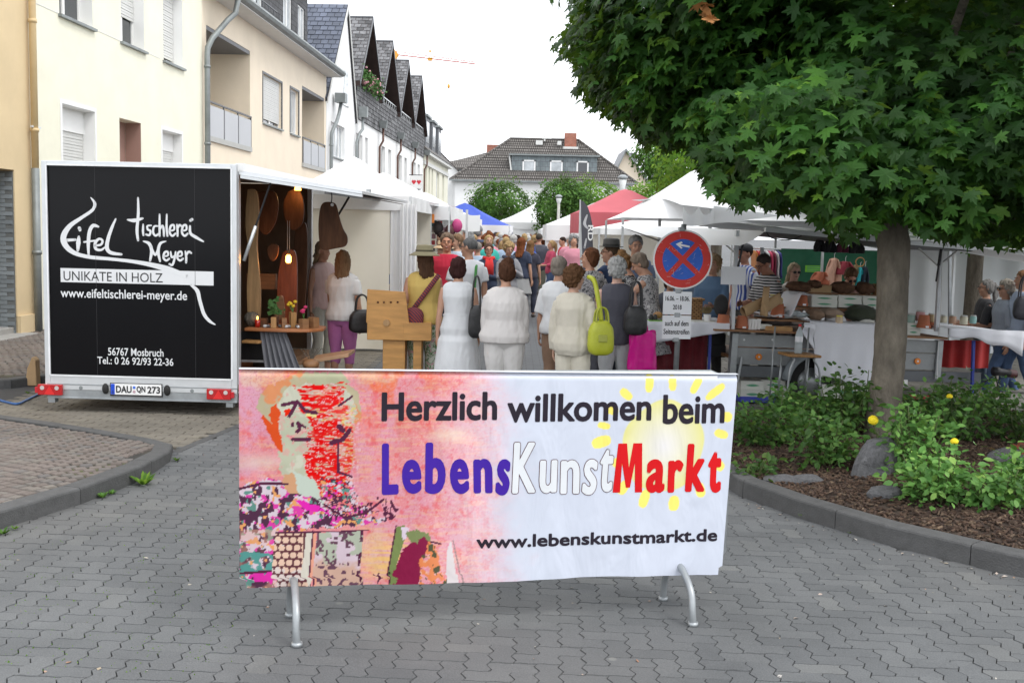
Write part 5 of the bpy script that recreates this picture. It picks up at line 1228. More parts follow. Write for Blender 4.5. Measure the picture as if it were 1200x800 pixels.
 st([(238,226),(262,222),(268,206),(254,200),(240,216),(242,238),(262,243),(278,232)], [8,9,9,9,12,12,9,6])
 st([(320,122),(304,158),(290,200),(286,236),(302,254),(342,260)], [6,12,14,16,14,9])
 st([(407,40),(408,100),(403,165),(407,205)], [7,11,12,9]); st([(366,125),(392,128),(425,120)], [6,15,8])
 def hand(ch, x, y, w, h):
  q = lambda *p: [(x+a*w, y-b*h) for a, b in p]; T = 9
  D = {'i': [q((.5,.95),(.45,.4),(.55,0))], 's': [q((.85,.9),(.3,.85),(.35,.55),(.75,.4),(.6,.05),(.1,.1))], 'c': [q((.85,.85),(.3,.8),(.15,.3),(.5,0),(.95,.15))],
   'h': [q((.2,1.9),(.2,1),(.2,0)), q((.2,.5),(.6,.9),(.8,.6),(.85,0))], 'l': [q((.45,1.9),(.4,.8),(.6,0))], 'e': [q((.15,.45),(.75,.55),(.7,.95),(.25,.85),(.1,.3),(.5,0),(.95,.2))],
   'r': [q((.2,1),(.3,.5),(.3,0)), q((.3,.6),(.6,.95),(.95,.85))], 'y': [q((.15,1),(.3,.4),(.7,.5)), q((.85,1),(.7,.2),(.4,-.5),(.0,-.4))]}
  for k in D[ch]: st(k, [T*.7, T, T*.9])
 for ch, x, y, w in (('i',420,185,14),('s',436,187,26),('c',462,187,26),('h',486,188,26),('l',512,188,16),('e',528,188,26),('r',554,188,24),('e',576,188,26)): hand(ch, x, y, w, 44)
 st([(610,150),(612,178),(634,194),(662,210)], [8,11,12,6]); st([(612,128),(618,124)], [11,11])
 st([(428,209),(450,218),(460,245),(454,285)], [5,13,13,8]); st([(457,228),(474,262),(489,230)], [8,10,8]); st([(516,209),(494,218),(486,248),(493,287)], [4,11,12,8])
 for ch, x, y, w, h in (('e',504,284,26,36),('y',530,284,28,34),('e',558,284,26,36),('r',586,292,30,44)): hand(ch, x, y, w, h)
 flat_print('lettering', S, whp, pan, y=-.0075)
 zc = lambda x, y: TP(x, y)
 b0, b1 = zc(71.5, 330.3), zc(250.5, 320.4); zA, zB = b0[1], zc(71.5, 314)[1]
 MB().quad((b0[0],-.0068,zA),(b1[0],-.0068,zA),(b1[0],-.0068,zB),(b0[0],-.0068,zB)).build('print_bar', whp, pan)
 def tx(s_, x0_, y0_, x1_, y1_, m_, bold, ref, y=-.0082):
  a = zc(x0_, y0_); hgt = (y0_-y1_)/117.3; bx = zc(x1_, y0_)[0]; flat_print('lettering', [fit(s_, a[0], a[1], bx, a[1]+hgt, bold=bold, ref=ref)], m_, pan, y=y)
 tx('UNIKATE IN HOLZ', 75, 328.2, 191, 317.5, mat('vinyl_dark', (.02,.02,.02), .4), .0, 'H')
 tx('www.eifeltischlerei-meyer.de', 71.5, 348, 219.5, 337.5, whp, .012, 'l')
 tx('56767 Mosbruch', 127, 416, 192, 407, whp, .012, 'M'); tx('Tel.: 0 26 92/93 22-36', 114.5, 426, 203.5, 417.5, whp, .012, 'T')
trailer()
# ================================================================== MARKET TENTS
def tent(label, c, w, d, eave, peak, yaw=0, m='tarp', val=.28, vm=None, conc=.40, legs=True, walls=(), group=None, name='market_tent', scal=False):
 t = empty(name, (c[0], c[1], 0), yaw, label, 'tent', group); hw, hd = w/2, d/2; cn = [(-hw,-hd),(hw,-hd),(hw,hd),(-hw,hd)]
 mb = MB(); n = 8
 for k in range(4):
  a = Vector((*cn[k], eave)); b = Vector((*cn[(k+1) % 4], eave)); top = Vector((0, 0, peak))
  def fn(u, v, a=a, b=b):
   q = a.lerp(b, u); p = q.lerp(top, v); p.z = eave+(peak-eave)*(v-conc*math.sin(PI*v)*.32*(1-.5*math.sin(PI*u)))+.012*math.sin(u*14+k)*math.sin(PI*v)
   if v > .96: p.z -= (v-.96)*1.0
   return p
  mb.grid(fn, 12, n)
 cv = mb.build('canopy', M_[m], t, smooth=True)
 bm = bmesh.new(); bm.from_mesh(cv.data); bmesh.ops.remove_doubles(bm, verts=bm.verts, dist=.002); bm.to_mesh(cv.data); bm.free()
 v = MB()
 for k in range(4):
  a = Vector((*cn[k], eave)); b = Vector((*cn[(k+1) % 4], eave)); nn = Vector(((b-a).y, -(b-a).x, 0)).normalized()
  def fv(u, w_, a=a, b=b, nn=nn):
   h = val*(1+(.25*abs(math.sin(u*PI*9)) if scal else 0)); p = a.lerp(b, u)+nn*(.012+.02*w_*math.sin(u*21+k)); p.z = eave-w_*h; return p
  v.grid(fv, 36, 2)
 if val: v.build('valance', M_[vm or m], t, smooth=True)
 if legs:
  for x, y in cn: MB().box(x-.02 if x > 0 else x-.015, x+.015 if x > 0 else x+.02, y-.018, y+.018, 0, eave-.01).build('leg', M_['alu'], t)
 for side, mm, a0, a1 in walls:
  k = {'front': 0, 'right': 1, 'back': 2, 'left': 3}[side]; a = Vector((*cn[k], 0)); b = Vector((*cn[(k+1) % 4], 0)); nn = Vector(((b-a).y, -(b-a).x, 0)).normalized()
  W_ = (b-a).length
  def fw(u, w_, a=a, b=b, nn=nn):
   p = a.lerp(b, a0+(a1-a0)*u)-nn*(.03-.018*math.sin(u*W_*9)*w_-.01*math.sin(u*23+w_*4)); p.z = (eave-.06)*(1-w_)+.04; return p
  MB().grid(fw, 40, 8).build('side_wall', M_[mm], t, smooth=True)
 return t
def ctr(px, py, Y): p = P(px, py, Y); return (p.x, p.y, p.z)
def left_tents():
 c = ctr(418, 184, 18.6)
 tent('white tent with cream side wall, first behind the black trailer', (c[0]-.05, c[1]), 2.3, 3.0, 2.42, c[2]+.05, -.03, conc=.55, walls=(('front','tarpcream',0,.86),('front','tarp',.865,1.0),('left','tarpcream',0,1),('back','tarpcream',0,1)), val=.22)
 cu = MB(); p = P(478, 300, 17.0); cu.grid(lambda u, v: (u*.26-.13, .03*math.sin(u*26), 2.3-v*2.25), 24, 4)
 o = cu.build('curtain', M_['tarp'], None, smooth=True); o.location = (p.x, p.y, 0); tag(o, 'white folded tent curtain hanging right of the cream tent wall', 'curtain')
 c = ctr(449, 200, 21.8); tent('white peaked tent, second behind the black trailer', c[:2], 2.9, 3.0, 2.35, c[2], -.03, val=.25, walls=(('back','tarpcream',0,1),))
 c = ctr(470, 212, 25.5); tent('white peaked tent, third behind the black trailer', (c[0]-.1, c[1]), 2.9, 3.0, 2.3, c[2], -.03, val=.25)
 c = ctr(510, 226, 30.5); tent('white peaked tent just before the blue one', (c[0]-.3, c[1]), 3.0, 3.0, 2.25, c[2]+.05, -.03, val=.28, walls=(('left','tarp',0,1),))
 c = ctr(545, 237, 37.0); tent('bright blue pitched tent in the left stall row', c[:2], 3.1, 3.4, 2.12, c[2]+.02, -.03, 'tarpblue', vm='tarp', val=.2)
 c = ctr(553, 248, 43.0); tent('low white tent behind the blue tent', c[:2], 3, 3, 2.05, c[2]+.1, -.03, val=.2)
 A = P(384, 221, 14.9); B = P(532, 243, 21.4); d = (B-A); L = d.length
 a = empty('stall_awning', (A.x, A.y, A.z), 0, 'long white awning with grey edge rail above the left stalls', 'awning'); a.rotation_euler = (0, 0, math.atan2(d.y, d.x)); sl = d.z/Vector((d.x, d.y)).length
 m = MB(); m.grid(lambda u, v: (u*L, v*1.15, u*L*sl+.03+.05*v), 20, 3); m.build('fabric', M_['tarp'], a, smooth=True)
 MB().bar((0,0,0),(L,0,L*sl), .04, .05).build('edge_rail', M_['alu'], a)
 MB().bar((0,.03,-.05),(L*.55,.03,L*.55*sl-.05), .03, .04).build('inner_rail', M_['slategrey'], a)
 for u in (.25, .52): MB().box(u*L-.03,u*L+.03,-.03,.03,u*L*sl+.02,u*L*sl+.08).build('bracket', M_['galv'], a)
 for u in (.04, .6, .97): MB().box(u*L-.018,u*L+.018,1.1,1.135,-A.z,u*L*sl+.06).build('post', M_['alu'], a)
 lt = MB()
 for k in range(9): u = .50+k*.045; lt.ell((u*L,.25,u*L*sl-.07), (.05,.03,.035), 8, 6)
 lt.build('clip_lamps', M_['black'], a, kind='stuff')
 p = P(500, 250, 20.0); f = MB(); f.grid(lambda u, v: (-.85+u*1.75, -.3+2.4*u, .12-.32*v-.10*u+.02*math.sin(u*19)), 24, 3); o = f.build('awning_valance', M_['tarp'], None, smooth=True); o.location = p; tag(o, 'loose white valance hanging above the picture stall', 'awning')
 q = P(502, 300, 20.6); s = empty('picture_stall', (q.x, q.y, 0), -.06, 'display grid covered with small colourful pictures and trinkets, behind the man in red', 'stall')
 g = MB()
 for k in range(13): g.bar((-.75+k*.105,0,.5),(-.75+k*.105,0,2.15),.008)
 for k in range(15): g.bar((-.75,0,.5+k*.115),(.52,0,.5+k*.115),.008)
 g.build('grid', M_['white'], s, kind='stuff')
 cols = [(.55,.08,.09),(.5,.12,.2),(.62,.55,.5),(.1,.2,.25),(.05,.05,.06),(.6,.62,.6),(.3,.42,.3),(.5,.3,.35),(.7,.68,.62)]
 rr = random.Random(8); pm = MB().box(-.5,.5,-.02,.0,-.5,.5).mesh('picture', M_['colour'])
 for i in range(11):
  for j in range(13):
   if rr.random() < .12: continue
   cc = rr.choice(cols[:2]+cols[7:8]) if (j > 8 and rr.random() < .75) else rr.choice(cols)
   o = link('picture', pm, s, (-.69+i*.112+rr.uniform(-.01,.01), -.02-.015*rr.random(), .62+j*.118), cc); o.scale = (rr.uniform(.06,.1), 1, rr.uniform(.06,.11))
 for dx in (-.28, .0, .72): p_ = MB().box(dx-.02,dx+.02,-.12,-.08,0,2.3).build('post', M_['alu'], s)
 hk = [(-.02,.02,.02),(.35,.03,.1)]
 for k, (dx, z, c_) in enumerate(((.2,1.95,(.03,.02,.02)),(.42,1.9,(.10,.03,.03)),(.55,2.0,(.5,.05,.2)),(.3,1.7,(.2,.08,.06)),(.5,1.65,(.25,.25,.24)))):
  o = MB().ell((0,0,0), (.10,.07,.13), 9, 7).build('hat', M_['colour'], s, smooth=True, color=c_); o.location = (dx, -.2, z)
 b = MB().box(-.03,.03,-.02,.02,-.08,.08).build('orange_tag', M_['colour'], None, color=(.8,.25,.04)); b.location = P(507, 256, 20.2); tag(b, 'small orange tag hanging under the white awning above the pictures', 'tag')
left_tents()
def right_tents():
 c = ctr(812, 190, 18.0); tent('big white pavilion tent with tall peak behind the no stopping sign', (c[0]+.25, c[1]), 3.0, 3.0, 2.16, c[2]+.05, .0, val=.0, conc=.30)
 A = P(836, 245, 16.4); B = P(990, 268, 16.9); t = empty('grey_awning_tent', (A.x, A.y, 0), math.atan2(B.y-A.y, B.x-A.x), 'flat white tent with a light grey shaded valance right of the tall pavilion', 'tent'); L = (Vector((B.x,B.y))-Vector((A.x,A.y))).length
 dz = B.z-A.z; zt = A.z+.05
 MB().grid(lambda u, v: (-.5+u*(L+2.6), .02+v*2.2, zt+dz*u*(L+2.6)/L+.12*math.sin(PI*min(v,.5))+.02*math.sin(u*9)), 24, 8).build('canopy', M_['tarp'], t, smooth=True)
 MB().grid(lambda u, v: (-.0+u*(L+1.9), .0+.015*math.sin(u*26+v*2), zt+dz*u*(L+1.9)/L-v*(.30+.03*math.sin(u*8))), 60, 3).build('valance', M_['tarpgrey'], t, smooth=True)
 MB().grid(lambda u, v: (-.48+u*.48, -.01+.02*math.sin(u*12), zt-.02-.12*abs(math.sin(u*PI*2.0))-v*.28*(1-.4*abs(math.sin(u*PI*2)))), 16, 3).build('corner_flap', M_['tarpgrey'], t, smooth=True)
 for x, y in ((0,.1),(L+2,.1),(0,2.2),(L+2,2.2)): MB().box(x-.02,x+.02,y-.02,y+.02,0,zt-.05).build('leg', M_['alu'], t)
 c = ctr(727, 221, 27.5); tent('red peaked tent with darker red valance', (c[0]+.12, c[1]), 2.45, 3.0, 2.42, c[2]+.03, .02, 'tarpred', val=.50, vm='tarpred', conc=.12)
 c = ctr(692, 236, 33); tent('white peaked tent left of the red tent', (c[0]+.25, c[1]), 3.2, 3.2, 2.15, c[2]+.05, .0, val=.45, walls=(('front','tarp',0,.5),))
 c = ctr(668, 246, 41); tent('white tent behind the feather flag, farther down the right row', (c[0]+.5, c[1]), 3.2, 3.2, 2.05, c[2]+.1, 0, val=.4)
 c = ctr(712, 262, 22.5); tent('low white awning tent under the red tent, with cream curtain', (c[0]+1.0, c[1]), 2.6, 2.2, 2.02, 2.30, .04, val=.12, walls=(('back','tarpcream',0,1),), conc=.1)
 c = ctr(628, 238, 66); tent('wide white tent closing the far end of the market street', c[:2], 4.6, 4, 2.5, c[2]+.0, 0, val=.4, walls=(('front','tarp',0,1),))
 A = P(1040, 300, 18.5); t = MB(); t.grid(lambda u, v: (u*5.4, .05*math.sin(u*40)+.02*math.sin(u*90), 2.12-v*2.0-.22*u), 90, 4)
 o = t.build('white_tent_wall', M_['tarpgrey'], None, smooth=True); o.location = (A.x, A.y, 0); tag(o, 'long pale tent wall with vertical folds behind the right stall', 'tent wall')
 A = P(1085, 284, 15.2); t = MB(); t.grid(lambda u, v: (u*2.9, -.3+v*2.4, -.18*u-.14*v*0+.10*v), 12, 4); o = t.build('low_awning', M_['tarp'], None, smooth=True); o.location = A; tag(o, 'sagging white awning between the right stall and the pale tent wall', 'awning')
right_tents()
# ================================================================== NO STOPPING SIGN
def sign():
 Yd = 11.3; c = P(800, 304, Yd); t = empty('no_stopping_sign', (c.x, c.y, 0), .02, 'round red and blue no stopping sign with two paper notices on a steel pole', 'sign')
 cz = c.z; r = 34.8/1290*Yd; pl = MB()
 top = P(799.5, 268, Yd); lean = .035
 t.rotation_euler = (0, .0, .02)
 po = Vector((-.0,.045,cz)); d = Vector((-.018,0,-1))
 pole = MB(); pole.tube([po+d*(-.36), po+d*(cz-.02)], .028, 12); pole.build('pole', M_['galv'], t, smooth=True)
 MB().lathe([(.22,0),(.22,.08),(.2,.1),(.05,.1),(.05,.12)], (po.x+d.x*cz, po.y, 0), 20).build('base', M_['rubber'], t)
 disc = lambda y0, y1, rr, m, nm, par=t: MB().tube([(0,y0,cz),(0,y1,cz)], rr, 48, flat=(1,0,0)).build(nm, m, par)
 D = disc(-.0, .012, r, M_['white'], 'disc')
 R_ = mat('sign_red_worn', (.58,.028,.02), .38, .12, 8, .05, 30, dirt=.15); B_ = mat('sign_blue_worn', (.02,.11,.52), .38, .12, 8, .05, 30, dirt=.12)
 rb = .945*r; disc(-.0022, -.0002, rb, R_, 'red_field', D)
 ri = .68*r; hw = .085*r
 for q in range(4):
  a0 = q*PI/2; V = [(hw*math.sqrt(2), 0)]; pts = []
  al = math.asin(hw/ri)
  th0, th1 = -PI/4+al, PI/4-al
  arc = [(ri*math.cos(th0+(th1-th0)*k/16), ri*math.sin(th0+(th1-th0)*k/16)) for k in range(17)]
  P2 = [(hw*math.sqrt(2), 0)]+arc; ca, sa = math.cos(a0+.06), math.sin(a0+.06)
  pp = [(x*ca-z*sa, -.0026, cz+x*sa+z*ca) for x, z in P2]; MB().prism([Vector(p) for p in pp], (0, -.0012, 0)).build('blue_field', B_, D)
 W = [(-.62,.0),(-.12,.42),(-.0,.30),(-.20,.12),(.62,.10),(.62,-.10),(-.20,-.12),(-.0,-.30),(-.12,-.42)]; k = .40*r
 MB().prism([Vector((x*k*.95-.02*r, -.0042, cz+z*k*.72+.47*r-.02*x)) for x, z in W], (0,-.001,0)).build('arrow', M_['white'], D)
 sc = MB(); rr = random.Random(6)   # scuffs
 for k in range(46):
  a = rr.uniform(0, 2*PI); q = rr.uniform(.3,.93)*r; L = rr.uniform(.004,.022); w = rr.uniform(.001,.003); an = rr.uniform(0, PI); cx, z = q*math.cos(a), cz+q*math.sin(a); dx, dz = math.cos(an), math.sin(an)
  sc.quad((cx-dx*L-dz*w,-.0056,z-dz*L+dx*w),(cx+dx*L,-.0056,z+dz*L),(cx+dx*L+dz*w,-.0056,z+dz*L-dx*w),(cx-dx*L,-.0056,z-dz*L))
 sc.build('scratches', mat('scuff_white', (.55,.5,.48), .6), D, kind='stuff')
 F = lambda px, py: (lambda q: (q.x-c.x, q.z))(P(px, py, Yd))
 for (x0, y0, x1, y1, ls) in ((776.5,342,811,368,[('16.06. – 18.06.',.60,.80,.84),('2018',.22,.42,.30)]), (775.5,370,810,396.5,[('auch auf dem',.56,.78,.82),('Seitenstreifen',.20,.42,.90)])):
  a = F(x0, y1); b = F(x1, y0); pz = MB().box(a[0], b[0], -.006, .0, a[1], b[1]).build('notice', M_['paper'], t)
  for s, v0, v1, wd in ls:
   mx_ = (a[0]+b[0])/2; w = (b[0]-a[0])*wd/2; h = b[1]-a[1]
   flat_print('lettering', bolder(fit(s, mx_-w, a[1]+h*v0, mx_+w, a[1]+h*v1, ref='S' if '0' not in s else '0'), .0014, 6), M_['black'], pz, y=-.0068)
 for py in (341, 369, 398, 268.5):
  q = F(799 if py < 300 else 795-(py-341)*.05, py); MB().box(q[0]-.03, q[0]+.03, -.012, .05, q[1]-.022, q[1]+.022).build('clamp', M_['galv'], t, bevel=.006)
sign()
# ================================================================== FRAME HELPER (local planes of a stall)
class Frame:
 def __init__(s, o, yaw, tilt=0):
  s.M = Matrix.Translation(Vector(o)) @ Matrix.Rotation(yaw, 4, 'Z') @ Matrix.Rotation(tilt, 4, 'Y'); s.I = s.M.inverted()
 def at(s, px, py, y=0):
  o = s.I @ Vector((0, 0, CAMH)); d = s.I.to_3x3() @ ray(px, py); t = (y-o.y)/d.y; p = o+d*t; return Vector((p.x, y, p.z))
 def w(s, px, py, y=0): return s.M @ s.at(px, py, y)
 def place(s, o, p, rz=0): o.matrix_world = s.M @ Matrix.Translation(p) @ Matrix.Rotation(rz, 4, 'Z'); return o
 def block(s, px0, py0, px1, py1, y, dep, name, m, label=None, cat=None, parent=None, bevel=.004, group=None, color=None):
  a = s.at(px0, py1, y); b = s.at(px1, py0, y); W_ = b.x-a.x; H_ = b.z-a.z
  mb = MB().box(-W_/2, W_/2, 0, dep, 0, H_); o = mb.build(name, m, parent, bevel=bevel, color=color); p = Vector(((a.x+b.x)/2, y, a.z))
  if parent is None: s.place(o, p)
  else: o.location = p
  if label: tag(o, label, cat, group)
  o['w'] = 0; del o['w']; return o, W_, H_
# ================================================================== RIGHT-HAND SALES TRAILER
SA = G(858, 462); A_ = P(858, 389, 12.5); B_ = P(1098, 396, 13.0)
SF = Frame((A_.x, A_.y, 0), math.atan2(B_.y-A_.y, B_.x-A_.x), .030)
def stall():
 F = SF; t = empty('produce_trailer', (0,0,0), 0, 'grey flatbed market trailer set out as a bakery stall under the tree', 'trailer'); t.matrix_world = F.M
 g = mat('grey_trailer_side', (.29,.305,.31), .5, .12, 4, .08, 30, metal=.25, dirt=.25)
 Lx = F.at(1098, 396).x
 for nm, y0, y1 in (('side_board', 391, 405.5), ('side_board', 407, 426.5)):
  a = F.at(860, y1); b = F.at(1097, y0); z0 = a.z; z1 = F.at(860, y0).z
  o = MB().box(.02, Lx, 0, .035, z0, z1).build(nm, g, t, bevel=.004)
  rb = MB()
  for zz in (z0+.012, z1-.012): rb.box(.02, Lx, -.008, .0, zz-.008, zz+.008)
  rb.build('rib', g, o)
 z0 = F.at(860, 441).z; z1 = F.at(860, 428).z; MB().box(0, Lx+.62, -.01, .05, z0, z1).build('chassis', mat('dark_grey_chassis', (.12,.13,.14), .5, .1, metal=.3), t, bevel=.004)
 zt = F.at(860, 390).z; zb = F.at(860, 437).z
 for x in (-.03, Lx-.0): MB().box(x, x+.075, -.03, .05, zb, zt).build('corner_post', M_['galv'], t, bevel=.004)
 MB().box(0, Lx, .05, 1.3, zb+.16, zb+.2).build('bed', M_['woodh'], t)
 for px, py in ((889, 418), (1075, 423)):
  q = F.at(px, py, -.01); o = MB().tube([(q.x,-.022,q.z),(q.x,-.001,q.z)], .037, 18).build('reflector', mat('amber_reflector', (.75,.22,.02), .25, spec=.7), t)
  MB().tube([(q.x,-.026,q.z),(q.x,-.022,q.z)], .012, 10).build('screw', M_['alu'], o)
 for px in (872, 905, 935): q = F.at(px, 398, 0); MB().tube([(q.x,-.006,q.z),(q.x,0,q.z)], .012, 8).build('rivet', M_['alu'], t)
 w = F.at(945, 446, .02); rw = .27; wz = max(rw, w.z); wx = F.at(948, 446).x
 ty = MB(); ty.lathe([(rw*.62,-.085),(rw*.93,-.085),(rw,-.06),(rw,.06),(rw*.93,.085),(rw*.62,.085)], (0,0,0), 28, cap=False); o = ty.build('tyre', M_['rubber'], t, smooth=True); o.rotation_euler = (PI/2,0,0); o.location = (wx,.04,.285)
 r_ = MB().lathe([(.0,-.05),(rw*.3,-.055),(rw*.45,-.03),(rw*.62,-.07),(rw*.64,.06),(0,.06)], (0,0,0), 24).build('rim', M_['galv'], o, smooth=True)
 mg = MB(); mg.grid(lambda u, v: (wx+.345*math.cos(PI*(1-u)*.98), -.13+.26*v, .285+.345*math.sin(PI*(1-u)*.98)), 18, 1); mg.grid(lambda u, v: (wx+(.345-.05*v)*math.cos(PI*(1-u)*.98), -.13, .285+(.345-.05*v)*math.sin(PI*(1-u)*.98)), 18, 1); mg.build('mudguard', mat('mudguard_grey', (.25,.28,.30), .5), t, smooth=True, solid=.006)
 q = F.at(864, 430); MB().tube([(q.x,-.04,q.z-.16),(q.x+.03,-.04,q.z+.12)], .018, 8).build('prop_stand', M_['galv'], t)
 MB().box(Lx-.55, Lx-.35, -.03, -.01, zb-.09, zb-.02).build('jack_plate', M_['white'], t)
 wd = M_['woodh']
 def shelf(px0, px1, py, y0, y1, th=.022, nm='shelf'):
  a = F.at(px0, py, y0); b = F.at(px1, py, y0); return MB().box(a.x, b.x, y0, y1, a.z-th, a.z).build(nm, wd, t, bevel=.003)
 shelf(838, 1112, 385.5, -.12, .9, nm='counter_board'); shelf(866, 950, 372.5, .12, .45); shelf(905, 1040, 358.5, .30, .75); shelf(938, 1040, 342, .5, .95)
 q = lambda px, py, y: F.at(px, py, y)
 R0 = q(895, 271, -.25); R1 = q(1162, 295, -.25); ang = (R1.z-R0.z)/(R1.x-R0.x)
 MB().prism([(R0.x,-.25,R0.z+.03),(R1.x,-.25,R1.z+.03),(R1.x,-.25,R1.z-.01),(R0.x,-.25,R0.z-.01)], (0,1.9,0)).build('roof_frame', M_['slategrey'], t)
 MB().grid(lambda u, v: (R0.x-.05+u*(R1.x-R0.x+.1), -.3+2.0*v, R0.z+.05+u*(R1.z-R0.z)+.05*math.sin(PI*v)+.01*math.sin(u*30)), 30, 8).build('roof_tarp', M_['tarp'], t, smooth=True)
 MB().bar((R0.x,-.28,R0.z+.02),(R1.x,-.28,R1.z+.02), .03, .05).build('roof_edge', M_['alu'], t)
 for px, nm in ((861, 'pole'), (1100, 'pole')):
  b = q(px-3, 388, -.02); tp = q(px+3, 270 if px < 900 else 293, -.02); MB().bar(b, tp, .042, .042).build(nm, mat('pole_grey', (.52,.54,.56), .4, metal=.3), t, bevel=.003)
 for px in (1113, 893):
  b = q(px, 392, 1.3); tp = q(px, 290, 1.3); MB().bar(b, tp, .035, .035).build('pole', M_['galv'], t)
 s1 = q(1103, 292, -.05); s2 = q(1097, 330, -.05); MB().tube([s2, s2.lerp(s1,.5)], .011, 8).tube([s2.lerp(s1,.5), s1], .018, 8).build('gas_strut', M_['black'], t)
 s1 = q(871, 285, -.05); s2 = q(863, 322, -.05); MB().tube([s1, s2], .013, 8).build('gas_strut', M_['black'], t)
 for a, b in (((1100,312),(1077,291)),((1103,309),(1124,292)),((866,300),(846,283))): MB().bar(q(*a,-.02), q(*b,-.02), .028, .012).build('brace', M_['offwhite'], t)
 cb = MB(); pts = [q(898,272,-.2), q(905,279,-.2), q(925,281,-.2), q(940,276,-.2)]; cb.tube(smooth3(pts,5), .006, 6); cb.build('cable', M_['black'], t)
 cb = MB(); pts = [q(1104,293,-.06), q(1103,350,-.06), q(1100,395,-.06), q(1098,448,-.06)]; cb.tube(smooth3(pts,5), .005, 6); cb.build('cable', M_['offwhite'], t)
 c0 = P(724, 263, 15.6); c1 = P(897, 270.5, 12.3); c2 = P(776, 279, 13.2); c3 = P(868, 287.5, 11.7)
 f = MB(); f.grid(lambda u, v: (c0.lerp(c1, u)).lerp(c2.lerp(c3, u), v)+Vector((0,0,-.02*math.sin(PI*v)-.03*math.sin(PI*u)*v)), 24, 8)
 o = f.build('end_awning', mat('awning_white_sheet', (.84,.845,.85), .6, .02, 1, .1, 4, trans=.12), None, smooth=True); tag(o, 'white awning sheet stretched from the stall roof towards the tall pavilion, above the sign', 'awning')
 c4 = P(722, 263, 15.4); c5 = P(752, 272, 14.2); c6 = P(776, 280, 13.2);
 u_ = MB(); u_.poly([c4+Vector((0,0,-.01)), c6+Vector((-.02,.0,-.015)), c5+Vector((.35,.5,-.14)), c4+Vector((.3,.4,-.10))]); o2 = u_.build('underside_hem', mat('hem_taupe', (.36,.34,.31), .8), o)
 p0 = P(1158, 292, 12.3); f = MB(); f.grid(lambda u, v: p0+Vector((u*.9, v*1.0, -.13*u-.04*v+.02*math.sin(v*9))), 10, 6); o = f.build('loose_awning', M_['tarp'], None, smooth=True); tag(o, 'loose white awning end at the right picture edge, beside the stall roof', 'awning')
stall()
